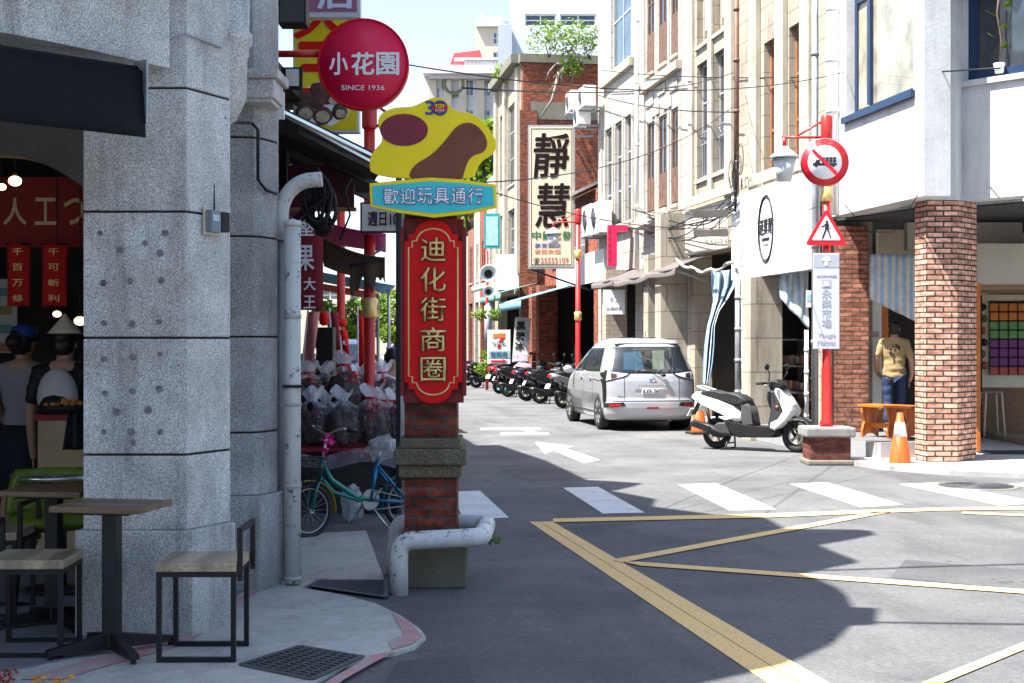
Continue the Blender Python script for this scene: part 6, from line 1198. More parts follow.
# ================================================================== WHITE CORNER BUILDING ON THE RIGHT
tw = thing('corner_building', 'white rendered corner building with navy windows above a brick arcade', 'building', C3(6.2, 19.6)); XW = 7.72; WR = mat('white_render', (.52,.515,.50), .85, 0, .09, 2, .25, streak=.95, dirt=(.20,.19,.175)); NAVY = mat('navy_frame', (.012,.03,.075), .4, 0, .1, 4)
ya, yb = YX(924, XW), YX(832, XW); L2 = RM(XW); wz0 = 4.77; wins = [(YX(913.5, XW), YX(846, XW), wz0, 7.6)]
w_ = wall(MB(), L2, ya, yb, 3.41, 9.5, wins, .35); w_.build('street_wall', WR, tw, True)
u0, u1 = wins[0][:2]; curtain = stripe_mat('cream_curtain', (.62,.54,.36), (.68,.62,.46), 9)
o = window(tw, L2, u0, u1, wz0, 7.6, .16, NAVY, glass_mat('clear_front_glass', (.30,.27,.19), .04), 1, 1, .09); m = MB(L2); v = u1-.55; m.bx(v-.05,v+.05,.10,.22,wz0+.1,7.5); m.bx(v+.06,u1-.1,.11,.21,6.35,6.45); m.bx(u0-.05,u1+.05,-.06,.13,wz0-.09,wz0-.003); m.build('mullion', NAVY, o, True)
# chamfer wall with its navy window, corner pilaster
W0 = C3((962-CX)/F*18.25, 18.25); CW = Matrix.Translation(W0) @ Matrix.Rotation(R(-48)-YAW, 4, 'Z')
w_ = wall(MB(), CW, 0, 5.5, 3.41, 9.5, [(.02, 3.4, 4.93, 7.7)], .35); w_.build('corner_wall', WR, tw, True)
window(tw, CW, .02, .98, 4.93, 7.7, .15, NAVY, GLS, 1, 1, .13); window(tw, CW, 1.0, 3.4, 4.93, 7.7, .15, NAVY, GLS, 2, 1, .13)
w_ = MB(CW); w_.bx(-.1, 5.5, -.05, -.003, 4.86, 4.93); w_.build('sill', WR, tw, True)
p8 = [(915,18.45),(919,18.15),(956,18.05),(964,18.3),(964,18.9),(916,18.9)]; q8 = [C3((a-CX)/F*Z, Z) for a, Z in p8]
m = MB(); m.prism([(p.x,p.y) for p in q8], 3.40, 9.5); m.build('corner_pilaster', WR, tw, True)
cc = C3((946-CX)/F*18.45, 18.45)
p8b = [(915,18.45),(926,18.12),(957.5,18.10),(976.5,18.55),(970,18.95),(918,18.95)]; q8 = [C3((a-CX)/F*Z, Z) for a, Z in p8b]; m = MB(); m.prism([(p.x,p.y) for p in q8], 0, 3.395); m.build('brick_pillar', BRK_P, tw, True)
p2b = [(834,20.85),(868.5,20.85),(868.5,21.35),(834,21.35)]; q8 = [C3((a-CX)/F*Z, Z) for a, Z in p2b]; m = MB(); m.prism([(p.x,p.y) for p in q8], 0, 3.3); m.build('brick_pillar', BRK_D, tw, True)
# arcade floor and steps, ceiling, interior
flr = [(7.36,18.35),(7.78,17.55),(8.6,17.6),(12.5,15.5),(16,17),(14,24),(7.36,24)]
m = MB(); m.prism([(7.36,18.35),(7.62,17.75),(8.2,17.75),(8.9,19.0),(8.9,23.6),(7.36,23.6)], 0, .27); structure(m.build('arcade_step', tile_mat('grey_tile_step', (.30,.30,.31), (.14,.14,.14), .6, .3, .008, .3)))
m = MB(); sw = [G(838,463), G(880,470), G(950,475.5), G(1060,480), C3(11,16), C3(11,24), C3(6.4,24), C3(5.5,20), C3(4.9,18.9)]; sheet('kerb', sw, .06, KERB, th=.1)
sheet('corner_pavement', [p+(FD*.22) for p in sw[:4]]+sw[4:], .066, concrete_mat('light_paving', (.50,.49,.47), .35))
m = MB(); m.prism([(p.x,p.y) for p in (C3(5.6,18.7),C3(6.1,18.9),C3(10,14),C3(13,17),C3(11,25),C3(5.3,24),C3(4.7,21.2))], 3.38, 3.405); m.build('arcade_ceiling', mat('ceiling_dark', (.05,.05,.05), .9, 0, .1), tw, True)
CRM = mat('cream_wall', (.78,.68,.52), .85, 0, .06, 2); CRM2 = mat('grey_cream', (.46,.43,.36), .9, 0, .08, 2)
m = MB(); CB = Matrix.Translation(C3(0, 23.2)) @ Matrix.Rotation(-YAW, 4, 'Z'); m.M = CB; Xp = lambda px, Z=23.2: (px-CX)/F*Z
m.bx(Xp(974), 12, 0, .2, 0, 3.37); m.build('shop_wall', CRM, tw, True)
m = MB(CB); m.bx(Xp(868), Xp(974)-.01, -.7, -.5, 2.35, 3.37); m.build('transom', CRM, tw, True)
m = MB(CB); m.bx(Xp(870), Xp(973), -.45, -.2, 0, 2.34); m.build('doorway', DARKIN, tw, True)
m = MB(CB); m.bx(Xp(879,22.6), Xp(888,22.6), -.62, -.52, .27, 2.34); m.build('door_frame', WOODO, tw, True); m = MB(CB); m.bx(Xp(977,19.5), Xp(980.5,19.5), -3.7, -3.6, .1, 2.4); m.build('door_frame', WOODO, tw, True)
m = MB(); m.M = CB; m.bx(Xp(977,20.2), 11, -3.0, -2.7, 2.42, 2.99); m.build('beam', CRM2, tw, True); m = MB(CB); m.bx(Xp(977,20.2), 11, -2.6, -.01, 2.36, 2.43); m.build('inner_soffit', mat('soffit_brown', (.30,.20,.13), .8, 0, .05), tw, True)
m = MB(CB); m.bx(Xp(870), Xp(974), -2.2, -2.0, 2.95, 3.36); m.build('beam', CRM2, tw, True)
m = MB(CB); m.bx(Xp(978), 12, -.06, -.003, .1, .85); m.build('wainscot', WOODB, tw, True)
m = MB(CB); m.bx(Xp(976), 12, -2.3, -.07, .07, .15); m.build('wood_floor', WOODL, tw, True)
m = MB(CB); m.bx(Xp(972,19.9), 10, -3.9, -3.2, .068, .072); tag(m.build('door_mat', flat('dark_mat', (.03,.03,.03), .9)), 'black door mat across the shop threshold beside the brick corner pillar', 'mat')
t = thing('colour_wall_rack', 'rack of coloured square tiles in rows on the shop wall', 'display', (CB @ Vector((Xp(1007), -.05, CH+(CY-338)/F*23.2)))-Vector((0,0,0)), -YAW)
cols = [('orange',(.65,.20,.02))]*2+[('green',(.14,.32,.10))]*2+[('purple',(.19,.035,.19))]*3+[('red',(.50,.08,.06))]
MB().bx(-.30,1.0,.01,.035,-.60,.60).build('back_board', BLKP, t)
for i, (nm, cl) in enumerate(cols):
    for j in range(8): MB().box(-.24+j*.153, -.02, .50-.148*i, .132,.05,.125).build('tile', mat('tile_'+nm, cl, .5, 0, .1, 8), t, bevel=.008)
for i in range(6): MB().ell((-.42+.02*(i % 2), -.03, .50-.19*i), (.055,.05,.06), 12, 8, lump=.4, seed=i).build('ornament', mat('ornament%d' % (i % 3), ((.02,.02,.02),(.12,.16,.06),(.35,.10,.08))[i % 3], .6), t)
t = thing('bar_stool', 'pale metal framed stool standing inside the shop', 'stool', CB @ Vector((Xp(989,22), -1.3, .15)), -YAW); sm_ = flat('cream_metal', (.60,.52,.36))
for s in (-1,1): MB().tube(rnd([(s*.16,-.16,0),(s*.12,-.13,.66),(s*.12,.13,.66),(s*.16,.16,0)], .05), .014, 8).build('leg_frame', sm_, t)
MB().bx(-.15,.15,-.15,.15,.66,.685).build('seat', WOODL, t, bevel=.005)
m = MB(CW); vv = 1.55; t = thing('potted_plant', 'green potted plant with broad leaves standing inside the navy window', 'plant', CW @ Vector((.50, .03, 4.98))); b = MB(); b.tube([(0,0,0),(.02,-.02,.4),(-.03,0,.75),(.0,.0,1.0)], .012, 6); b.build('stem', BARK, t); b = MB()
for z, s, dx in ((.3,.10,.06),(.42,.09,-.12),(.70,.09,-.14),(.82,.10,.1),(.95,.11,-.02),(.55,.07,.05)):
    for s2 in (-1, 1): b.add([(dx*.2,-.03,z),(dx-.05,-.05,z+s*.6),(dx*1.6,-.04,z+s*.9),(dx+.05,-.03,z+s*.2)], [(0,1,2,3)])
b.build('leaf', BRIGHT, t); MB().lathe([(.05,0),(.07,.12),(.06,.12)], n=14).build('pot', WHT, t)
t = thing('pink_box', 'small pink box on the shelf in the navy window', 'box', CW @ Vector((.25, .06, 6.02))); MB().bx(-.10,.10,-.03,.03,0,.17).build('box', flat('pink_card', (.55,.08,.14)), t)
t = thing('flower_pot', 'red and yellow flower pot on the shelf in the navy window', 'plant', CW @ Vector((.62, .04, 6.04))); b = MB(); b.lathe([(.06,0),(.1,.16),(.08,.16)], n=14); b.build('pot', flat('pot_red', (.5,.06,.02)), t); b = MB(); leaves(b, (0,0,.22), (.1,.06,.08), 40, .04, 3); b.build('flowers', leafm, t)
c = D(878, 283, 21.2); t = thing('red_cloth', 'dark red bundled cloth hooked on the wall beside the brown brick pillar', 'cloth', c, -YAW); MB().ell((0,0,0), (.14,.10,.085), 14, 8, lump=.6, seed=2).build('bundle', mat('wine_cloth', (.10,.01,.02), .85, 0, .3, 8), t); MB().ell((.06,0,-.11), (.04,.04,.08), 10, 6, lump=.4).build('tail', mat('wine_cloth', (.1,.01,.02)), t)
t = thing('notice', 'small white paper notice with pink print taped by the doorway', 'notice', D(875, 334, 21.25), -YAW); MB().bx(-.10,.10,0,.01,-.10,.10).build('paper', WHTC, t); MB().bx(-.06,.06,-.004,-.001,-.05,.04).build('print', mat('print_pink', (.55,.35,.40), .6, 0, .6, 60), t)
m = MB(); m.M = Matrix.Translation(D(875, 330, 21.4)) @ Matrix.Rotation(-YAW,4,'Z'); m.bx(-.10,.10,.0,.12,-1.2,.75); tag(m.build('white_column', WHT), 'slim white boxed column beside the brown brick pillar', 'column')
# orange bench on the step
c = D(886, 430, 19.5); t = thing('bench', 'orange varnished wooden bench with scalloped ends on the tiled step', 'bench', (c.x+.1, c.y+.12, .27), -YAW-R(52)); w2 = .40
MB().bx(-w2,w2+.1,-.19,.19,.42,.455).build('seat', WOODO, t, bevel=.006)
for s in (-.33,.10,.40): MB().side([(-.17,0),(-.07,.05),(.07,.05),(.17,0),(.18,.10),(.13,.22),(.18,.34),(.18,.418),(-.18,.418),(-.18,.34),(-.13,.22),(-.18,.10)], s-.018, s+.018).build('end_panel', WOODO, t)
MB().bx(-.31,.38,-.02,.02,.13,.20).build('stretcher', WOODO, t)
def shirt_print(t, V, k):
    m = MB(); pr_ = random.Random(4)
    for i in range(34):
        a = pr_.uniform(0, 6.28); r = pr_.uniform(.055,.085); m.ell(V(r*math.cos(a),.142,1.27+r*math.sin(a)), (pr_.uniform(.008,.02)*k,.012*k,pr_.uniform(.006,.018)*k), 7, 5)
    m.ell(V(.01,.14,1.12), (.01*k,.012*k,.055*k)); m.ell(V(.0,.142,1.28), (.025*k,.012*k,.02*k)); m.build('shirt_print', flat('print_ink', (.05,.04,.03), .8), t)
person('man in khaki printed T-shirt and dark jeans, back turned, at the shop doorway', C3((894-CX)/F*20.9, 20.9, .27), R(168)-YAW, 1.62, mat('khaki_shirt', (.30,.22,.10), .85, 0, .1, 6), mat('dark_jeans', (.012,.025,.07), .8, 0, .2, 8), extra=shirt_print, loose=1.12, step=.14, arms={-1: ((-.25,.05,1.13), (-.27,-.06,.90), (-.25,-.12,.81)), 1: ((.26,.02,1.14), (.25,-.10,.92), (.20,-.20,.86))})
# ================================================================== TRAFFIC CONES
orange = mat('cone_orange', (.78,.090,.010), .5, 0, .08, 6)
def cone(p, label):
    t = thing('traffic_cone', label, 'traffic cone', (p.x, p.y, 0), R(20), 'orange traffic cones')
    MB().bx(-.19,.19,-.19,.19,.0,.04).build('base', RUB, t, bevel=.012); MB().lathe([(.145,.04),(.14,.06),(.035,.70),(.0,.705)], n=24).build('body', orange, t)
    f = lambda z: .14+(z-.06)/(.64)*(-.105)+.003; MB().lathe([(f(.40),.40),(f(.58),.58)], n=24).build('white_sleeve', flat('reflective_white', (.75,.75,.75), .3), t); return t
c1_ = cone(G(900, 468), 'orange traffic cone standing by the brick corner pillar on a black base')
copy_tree(c1_, None, (lambda p: (p.x, p.y, 0))(G(699, 434)), R(5), 'orange traffic cone behind the silver car, half hidden by the scooter')

# ================================================================== CAR
ZL = [.20,.30,.42,.52,.60,.75,.90,1.0,1.1,1.3,1.45,1.55,1.615,1.655,1.675]
YR = [.12,.03,.0,.0,.035,.04,.05,.07,.11,.22,.32,.42,.56,.76,1.1]
WZ = [.78,.815,.835,.842,.845,.848,.845,.836,.815,.755,.705,.655,.59,.48,.25]
YF = [4.1,4.2,4.23,4.23,4.21,4.12,3.92,3.66,3.38,2.94,2.6,2.36,2.16,1.95,1.6]
def ip(z, A):
    for i in range(len(ZL)-1):
        if z <= ZL[i+1]: f = max(0, (z-ZL[i])/(ZL[i+1]-ZL[i])); return A[i]*(1-f)+A[i+1]*f
    return A[-1]
NR, RRD = 3.4, .42
def yrear(x, z): w_ = ip(z, WZ); q_ = min(1, abs(x)/w_); return ip(z, YR)+RRD*(1-(1-q_**NR)**(1/NR))
def ring_(z):
    w_, yr, yf = ip(z, WZ), ip(z, YR), ip(z, YF); out = []
    for k_ in range(25):
        a = math.pi*k_/24; cx_ = -math.copysign(abs(math.cos(a))**(2/NR), math.cos(a)); s_ = math.sin(a)**(2/NR); out.append((w_*cx_, yr+RRD*(1-s_), z))
    fd = .75
    for k_ in range(25):
        a = math.pi*k_/24; cx_ = math.copysign(abs(math.cos(a))**(2/2.6), math.cos(a)); s_ = math.sin(a)**(2/2.6); out.append((w_*cx_, yf-fd*(1-s_), z))
    return out
zz = sorted(set([round(ZL[0]+(ZL[-1]-ZL[0])*i/40, 4) for i in range(41)]+ZL)); rings = [ring_(z) for z in zz]; nn = len(rings[0]); cb_ = MB()
vs = [p for r_ in rings for p in r_]; fs = [(i*nn+k_, i*nn+(k_+1) % nn, (i+1)*nn+(k_+1) % nn, (i+1)*nn+k_) for i in range(len(rings)-1) for k_ in range(nn)]
fs += [tuple(range(nn))[::-1], tuple((len(rings)-1)*nn+k_ for k_ in range(nn))]; cb_.add(vs, fs, True)
ch = D(646, 400, 25.9); ct = thing('parked_car', 'silver white compact minivan parked at the right hand kerb, seen from behind', 'car', (6.30, 24.62, 0), R(0))
t_ = NT('silver_paint'); sv_n = t_.noise(t_.coord(), 900, 1); SILV = t_.fin((.46,.47,.49), .30, .35, .5); t_.b.inputs['Coat Weight'].default_value = .8; t_.b.inputs['Coat Roughness'].default_value = .05
body = cb_.build('body', SILV, ct); cut = MB()
for s in (-1,1):
    for y in (.76, 3.48): cut.lathe([(0,-.15),(.345,-.15),(.345,.15),(0,.15)], (s*.80, y, .315), 32, 'X')
co_ = cut.build('cut', SILV, None, keep=True); bpy.context.view_layer.update()
md = body.modifiers.new("arches", 'BOOLEAN'); md.object = co_; md.operation = 'DIFFERENCE'; md.solver = 'EXACT'; co_.matrix_world = Matrix.Translation(ct.location); bpy.context.view_layer.update()
me = bpy.data.meshes.new_from_object(body.evaluated_get(bpy.context.evaluated_depsgraph_get())); body.modifiers.clear(); body.data = me; me.name = 'body'; bpy.data.objects.remove(co_)
def rp(mb, q, off=.006, nu=14, nv=6):                              # patch on the tail: four (x, z) corners
    a, b, c, d = q
    def fn(u, v):
        x = (a[0]*(1-u)+b[0]*u)*(1-v)+(d[0]*(1-u)+c[0]*u)*v; z = (a[1]*(1-u)+b[1]*u)*(1-v)+(d[1]*(1-u)+c[1]*u)*v
        return (x*(1+off*.8), yrear(x, z)-off, z)
    mb.grid(fn, nu, nv); return mb
def sp2(mb, q, s, off=.005, nu=16, nv=6):                           # patch on a flank: four (y, z) corners
    a, b, c, d = q
    def fn(u, v):
        y = (a[0]*(1-u)+b[0]*u)*(1-v)+(d[0]*(1-u)+c[0]*u)*v; z = (a[1]*(1-u)+b[1]*u)*(1-v)+(d[1]*(1-u)+c[1]*u)*v; w_ = ip(z, WZ); yr = ip(z, YR)+RRD; yf = ip(z, YF)-.75; x = w_
        if y < yr: x = w_*(max(0, 1-((yr-y)/RRD)**NR))**(1/NR)
        if y > yf: x = w_*(max(0, 1-((y-yf)/.75)**2.6))**(1/2.6)
        return (s*(x+off), y, z)
    mb.grid(fn, nu, nv); return mb
CG = glass_mat('car_glass', (.012,.016,.018), .03, .9); TRIM = flat('black_trim', (.014,.014,.015), .35)
rp(MB(), [(-.74,1.03),(.74,1.03),(.61,1.51),(-.61,1.51)], .005, 24, 10).build('rear_window', TRIM, ct); o = rp(MB(), [(-.70,1.055),(.70,1.055),(.58,1.485),(-.58,1.485)], .009, 24, 10).build('rear_glass', CG, ct)
m = MB(); rp(m, [(-.50,1.10),(-.12,1.08),(-.16,1.42),(-.46,1.40)], .0115, 10, 8); m.build('blue_reflection_patch', clear_mat('blue_reflection', (.08,.20,.30), .25, .2), o); m = MB(); rp(m, [(.02,1.10),(.24,1.10),(.28,1.44),(.06,1.44)], .0115, 10, 8); m.build('green_reflection_patch', clear_mat('green_reflection', (.30,.36,.28), .25, .2), o)  # blue and green patches paint the reflections showing in the rear glass
for s in (-1, 1):
    q = [(s*.845,.875),(s*.48,.965),(s*.38,1.03),(s*.80,1.09)]; rp(MB(), q, .007, 14, 6).build('tail_light_surround', TRIM, ct); q = [(s*.80,.905),(s*.51,.98),(s*.42,1.025),(s*.765,1.065)]
    o = rp(MB(), q, .013, 14, 6).build('tail_light', flat('clear_lamp', (.58,.58,.60), .12, .8), ct); rp(MB(), [(s*.72,.935),(s*.62,.965),(s*.62,1.03),(s*.72,1.045)], .017, 6, 4).build('lamp_core', flat('lamp_dark', (.06,.03,.03), .2), o)
    sp2(MB(), [(.02+.28,.94),(.55,1.0),(.55,1.035),(.30,1.06)], s, .007).build('tail_light_side', TRIM, ct)
    rp(MB(), [(s*.838,.50),(s*.80,.55),(s*.80,.93),(s*.846,.93)], .008, 4, 12).build('corner_trim', TRIM, ct)
    rp(MB(), [(s*.83,.42),(s*.48,.455),(s*.52,.52),(s*.835,.50)], .008, 12, 3).build('bumper_vent', TRIM, ct); rp(MB(), [(s*.76,.44),(s*.56,.46),(s*.57,.495),(s*.76,.48)], .013, 8, 3).build('reflector', flat('lamp_red', (.50,.01,.015), .2), ct)
    g = MB(); sp2(g, [(.62,1.06),(3.05,1.03),(2.62,1.47),(.80,1.49)], s, .004, 30, 10); g.build('side_glass_band', TRIM, ct)
    for i, q in enumerate(([(.70,1.08),(1.12,1.08),(1.12,1.45),(.85,1.46)],[(1.20,1.08),(1.98,1.08),(1.98,1.44),(1.20,1.45)],[(2.06,1.08),(2.86,1.06),(2.56,1.42),(2.06,1.44)])): sp2(MB(), q, s, .008, 14, 8).build('side_window', CG, ct)
    m = MB()
    for y in (1.16, 2.02): sp2(m, [(y,.34),(y+.012,.34),(y+.012,1.04),(y,1.04)], s, .0025, 2, 8)
    sp2(m, [(.5,.88),(1.16,.90),(1.16,.915),(.5,.895)], s, .003); sp2(m, [(1.1,.30),(3.1,.30),(3.1,.33),(1.1,.33)], s, .003); m.build('panel_gap', TRIM, ct)
    for y in (1.35, 2.2): m = MB(); m.box(s*.866, y, .93, .022, .16, .03); m.build('door_handle', SILV, ct, bevel=.008)
    m = MB(); m.ell((s*.97, 2.92, 1.06), (.10,.06,.075), 14, 8); m.bx(min(s*.80,s*.92), max(s*.80,s*.92), 2.90, 2.95, 1.01, 1.04); m.build('door_mirror', SILV, ct)
    m = MB(); sp2(m, [(4.0,.62),(4.15,.60),(3.95,.86),(3.55,.84)], s, .006, 8, 6); m.build('headlight', flat('clear_lamp', (.58,.58,.60)), ct)
    for y in (.76, 3.48):
        m = MB(); m.lathe([(.20,-.09),(.29,-.10),(.315,-.07),(.318,0),(.315,.07),(.29,.10),(.20,.09)], (s*.745,y,.318), 36, 'X'); o = m.build('wheel', RUB, ct)
        m = MB(); m.lathe([(.21,s*.085),(.205,s*.05),(.05,s*.06),(.03,s*.075),(0,s*.075)], (s*.745,y,.318), 30, 'X')
        for k_ in range(9): a = k_*2*math.pi/9; m.bar((s*(.745+.075), y+.05*math.cos(a), .318+.05*math.sin(a)), (s*(.745+.085), y+.205*math.cos(a+.15), .318+.205*math.sin(a+.15)), .035, .02)
        m.build('wheel_cover', mat('alloy', (.50,.51,.52), .35, .6, .05), o); MB().lathe([(0,-.10),(.335,-.10),(.335,.0),(0,0)], (s*.66,y,.318), 28, 'X').build('wheel_well', BLKP, ct)
m = MB()
for x in (-.50, .50): rp(m, [(x-.004 if x > 0 else x+.004,.56),(x+.004 if x > 0 else x-.004,.56),(x+.006 if x > 0 else x-.006,.98),(x-.006 if x > 0 else x+.006,.98)], .0025, 2, 8)
rp(m, [(-.70,.535),(.70,.535),(.70,.55),(-.70,.55)], .004, 20, 2); m.build('tailgate_gap', TRIM, ct)
m = MB(); rp(m, [(-.36,.80),(.36,.80),(.34,.855),(-.34,.855)], .022, 12, 3); m.build('garnish', SILV, ct); m = MB()
for k_ in range(9): m.box(-.24+k_*.06, yrear(-.24+k_*.06,.83)-.026, .825, .035, .008, .018)
m.build('badge_letters', STEEL, ct); MB().ring((0,yrear(0,.93)-.012,.93), (0,1,0), .05, .008, 24, 6).build('emblem', STEEL, ct)
ctp = thing('x', None, None); bpy.data.objects.remove(ctp)
m = MB(); m.bx(-.19,.19,yrear(0,.70)-.02,yrear(0,.70)-.006,.665,.765); pl_ = m.build('licence_plate', WHTC, ct, bevel=.004); glyph(pl_, 'AXA-2605', 0, .715, .36, .088, sb, yrear(0,.70)-.023)
rp(MB(), [(-.12,.40),(.12,.40),(.10,.435),(-.10,.435)], .012, 8, 2).build('fog_lamp', flat('lamp_red', (.5,.01,.015)), ct); rp(MB(), [(-.62,.62),(-.50,.62),(-.50,.64),(-.62,.64)], .006, 6, 2).build('model_badge', STEEL, ct)
m = MB(); m.tube([(.20,.02,1.0),(.0,.075,1.06),(-.25,.085,1.085)], .009, 6); m.ell((.20,.02,1.0), (.05,.03,.03)); m.build('rear_wiper', TRIM, ct); m = MB(); m.tube([(.12,1.05,1.66),(.12,.95,1.80)], .005, 5); m.build('aerial', TRIM, ct); m = MB(); m.grid(lambda u, v: ((u-.5)*1.2, .44+.14*v+.0, 1.565+.055*v+.012-.03*abs(u-.5)), 12, 3); m.build('roof_spoiler', SILV, ct, solid=.02)
m = MB(); m.bx(-.62,.62,.25,3.9,.17,.26); m.build('underbody', BLKP, ct); m = MB(); m.tube([(.35,.15,.20),(.35,.7,.22)], .03, 10); m.build('exhaust', GREY, ct)
wsq = MB(); wsq.grid(lambda u, v: ((u-.5)*(1.36-.16*v), 3.50-(.95)*v-.28*abs(u-.5)**2*4+.012, 1.10+.42*v+.01), 14, 8); wsq.build('windscreen', CG, ct)
far = copy_tree(ct, None, (1.62, 24.4, 0), R(180), 'grey white minivan parked far along the shaded side, mostly hidden by stalls'); far.location = (1.35, 40, 0)

# ================================================================== SCOOTERS
def scooter(name, label, body, pos, rz, grp):
    t = thing(name, label, 'scooter', pos, rz, grp); r = .235
    for y in (0, 1.28):
        m = MB().ring((0,y,r), (1,0,0), r-.055, .053, 30, 10); o = m.build('wheel', RUB, t); m = MB().ring((0,y,r), (1,0,0), .135, .016, 24, 6)
        for k_ in range(5): a = k_*2*math.pi/5; m.bar((0,y,r), (0,y+.13*math.cos(a),r+.13*math.sin(a)), .035, .03)
        m.cyl((-.06,y,r),(.06,y,r),.035); m.build('rim', mat('bronze_rim', (.38,.32,.22), .35, .6, .1), o)
    MB().ring((.045,1.28,r), (1,0,0), .10, .012, 20, 4).build('brake_disc', STEEL, t)
    m = MB(); m.pillow([(-.36,.80),(-.30,.845),(-.12,.80),(.10,.745),(.34,.655),(.47,.53),(.50,.44),(.40,.40),(.18,.50),(-.05,.585),(-.26,.68),(-.38,.76)], .17, .72, .55); m.build('tail_fairing', body, t)
    m = MB(); m.pillow([(-.24,.83),(-.16,.885),(-.02,.88),(.12,.845),(.28,.85),(.45,.81),(.55,.75),(.57,.69),(.40,.665),(.15,.72),(-.12,.79)], .155, .8, .5); m.build('seat', mat('seat_vinyl', (.020,.020,.022), .5, 0, .15, 30), t, )
    m = MB(); m.pillow([(.46,.70),(.56,.70),(.62,.56),(.66,.37),(.48,.36),(.44,.5)], .14, .85, .6); m.build('seat_front', mat('fairing_grey', (.06,.062,.065), .5), t)
    m = MB(); m.pillow([(.16,.44),(.34,.42),(.62,.37),(.94,.365),(1.04,.40),(1.08,.30),(.98,.21),(.40,.19),(.26,.26)], .165, .88, .6); m.build('floorboard', BLKP, t)
    m = MB(); m.pillow([(.90,.38),(.98,.38),(1.13,.57),(1.05,.80),(.97,.90),(.89,.90),(.87,.80),(.95,.60)], .18, .88, .6); m.build('leg_shield', mat('fairing_dark', (.035,.036,.04), .45), t)
    m = MB(); m.pillow([(.92,.33),(1.00,.30),(1.17,.44),(1.27,.56),(1.275,.62),(1.17,.78),(1.06,.92),(1.0,.93),(1.10,.74),(1.155,.60),(1.06,.46),(.93,.40)], .195, .84, .55); m.build('front_fairing', body, t)
    m = MB(); m.ell((.0,1.22,.67), (.10,.035,.05), 12, 8); m.build('headlight', flat('lamp_glass', (.55,.57,.60), .1, .8), t)
    for s in (-1,1): MB().ell((s*.185,1.05,.66), (.03,.02,.02), 8, 6).build('indicator', flat('amber', (.75,.16,.02), .2), t)
    m = MB(); m.grid(lambda u, v: ((v-.5)*.13, 1.28+(r+.035+.015*math.sin(math.pi*v))*math.cos(.35+2.3*u), r+(r+.035+.015*math.sin(math.pi*v))*math.sin(.35+2.3*u)), 16, 6); m.build('front_mudguard', BLKP, t, solid=.006)
    m = MB()
    for s in (-1,1): m.tube([(s*.05,1.06,.62),(s*.075,1.16,.46),(s*.075,1.28,r)], .022, 8)
    m.build('fork', BLKP, t)
    m = MB(); m.pillow([(.89,.90),(.86,.97),(.90,1.03),(.99,1.05),(1.10,.99),(1.12,.92),(1.03,.87)], .12, .7, .5); m.build('handlebar_cover', BLKP, t); o = MB(); o.tube(rnd([(-.36,.82,.995),(-.2,.93,1.0),(.2,.93,1.0),(.36,.82,.995)], .08), .013, 8); o = o.build('handlebar', BLKP, t)
    for s in (-1,1):
        MB().tube([(s*.25,.895,.998),(s*.37,.815,.995)], .021, 10).build('grip', RUB, o); m = MB(); m.tube([(s*.22,.94,1.02),(s*.30,.99,1.14),(s*.33,.97,1.20)], .008, 6); m.ell((s*.35,.97,1.235), (.075,.022,.045), 14, 8); m.build('mirror', BLKP, o); MB().tube([(s*.2,.96,.99),(s*.34,.93,.97)], .006, 6).build('brake_lever', STEEL, o)
    m = MB(); m.box(0,-.36,.78,.15,.05,.07,0,R(-15)); m.build('tail_light', flat('lamp_red', (.5,.01,.015), .2), t, bevel=.012)
    m = MB(); m.tube(rnd([(-.12,.02,.84),(-.12,-.28,.93),(.12,-.28,.93),(.12,.02,.84)], .06), .015, 8); m.build('grab_rail', body, t)
    m = MB(); m.box(0,-.33,.62,.09,.03,.26,0,R(-28)); m.build('tail_bracket', BLKP, t); m = MB(); m.box(0,-.42,.535,.20,.008,.12,0,R(-28)); m.build('licence_plate', WHTC, t)
    m = MB(); m.pillow([(-.06,.30),(.05,.40),(.25,.42),(.38,.34),(.34,.22),(.10,.17),(-.05,.19)], .13, .8, .6); m.build('engine', DGREY, t)
    m = MB(); m.tube([(.15,.30,.22),(.17,.15,.25),(.18,.02,.30),(.18,-.30,.385)], [.02,.03,.066,.06], 14); m.cyl((.18,-.30,.385),(.18,-.33,.393),.05,.03); o = m.build('exhaust', mat('exhaust_black', (.03,.03,.032), .4, .4, .2, 7), t); MB().box(.247,-.12,.345,.008,.28,.07,0,R(-14)).build('heat_shield', BLKP, o)
    m = MB()
    for s in (-1,1): m.tube([(s*.10,.24,.22),(s*.16,.22,.03),(s*.17,.15,.012)], .014, 7)
    m.bar((-.13,.225,.10),(.13,.225,.10),.02); m.build('centre_stand', BLK, t)
    for s in (-1,1): m = MB(); m.tube([(s*.14,-.10,.62),(s*.12,-.03,.30)], .026, 10); m.build('shock_absorber', BLKP, t)
    return t
PW = mat('scooter_white', (.66,.67,.68), .3, 0, .03, 4); f_, r_ = D(799, 400, 20.45), D(717, 400, 21.2); hv = f_-r_; hv.z = 0; r_.z = 0
MS = scooter('scooter', 'white and black scooter on its centre stand beside the brick plinth', PW, r_, math.atan2(-hv.x, hv.y), 'scooters in the street')
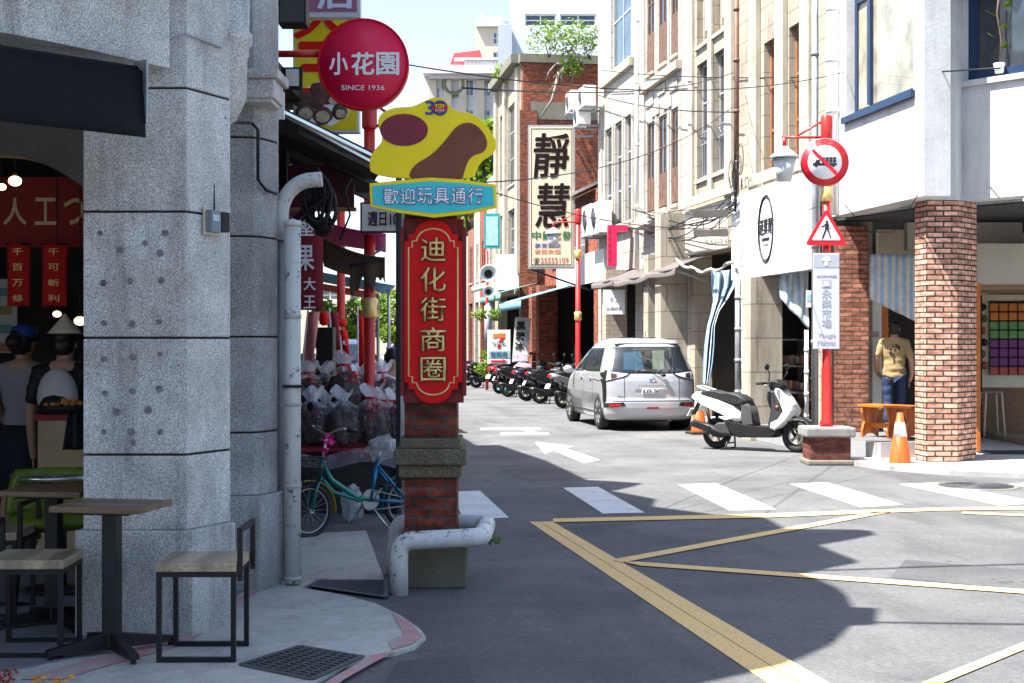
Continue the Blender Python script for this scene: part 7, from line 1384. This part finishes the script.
PB = mat('scooter_black', (.018,.018,.02), .25, 0, .05, 4); PG = mat('scooter_grey', (.20,.21,.22), .3, .2, .05, 4); PR = mat('scooter_red', (.28,.015,.02), .3, 0, .05, 4); PD = mat('scooter_navy', (.02,.025,.05), .3, 0, .05)
for px, Z, rz, m_, lb in ((563,34.0,-70,PG,'grey scooter nearest the silver car'),(540,36.6,-84,PB,'black scooter in the parked row, second from the silver car'),(526,38.2,-76,PD,'navy scooter in the parked row below the tilted pale board'),(508,41.0,-86,PB,'black scooter in front of the white light box'),(499,43.5,-60,PR,'dark red scooter behind the black one by the light box'),(476,49,-70,PB,'black scooter farthest along, beyond the loudspeaker pole'),(468,51.5,-58,PR,'dark red scooter farthest along, by the plaque edge')):
    p = D(px, 400, Z); c = copy_tree(MS, None, (p.x, p.y, 0), R(rz), lb); recolor(c, {PW: m_})
p = G(504, 393); m = MB(); m.ell((p.x, p.y, .1), (.22,.18,.12), 12, 8, lump=.5); tag(m.build('blue_bag', flat('bag_blue', (.05,.35,.60))), 'small bright blue plastic bag on the road beside the parked scooters', 'bag')
p = D(523, 370, 42); m = MB(); m.ell((p.x, p.y, .8), (.30,.25,.16), 14, 8, lump=.6, seed=4); tag(m.build('pink_cover', flat('bag_pink', (.75,.30,.42))), 'crumpled pink plastic cover on a scooter seat in the parked row', 'cover')
# rider far down the shaded side
c = C3((389-CX)/F*36, 36); sc2 = copy_tree(MS, None, (c.x, c.y, 0), R(175), 'scooter ridden toward the camera far down the shaded side'); recolor(sc2, {PW: PB})
rdp = person('helmeted scooter rider in white shirt far down the shaded side', c+Vector((.0,-.35,-.17)), R(0), 1.65, mat('white_shirt', (.66,.68,.72), .8), mat('blue_shorts', (.06,.14,.30), .8), seated=True, sleeve=.5, cap=mat('blue_helmet', (.10,.16,.28), .3), arms={-1: ((-.26,-.12,1.16),(-.30,-.36,1.14),(-.32,-.45,1.14)), 1: ((.26,-.12,1.16),(.30,-.36,1.14),(.32,-.45,1.14))})
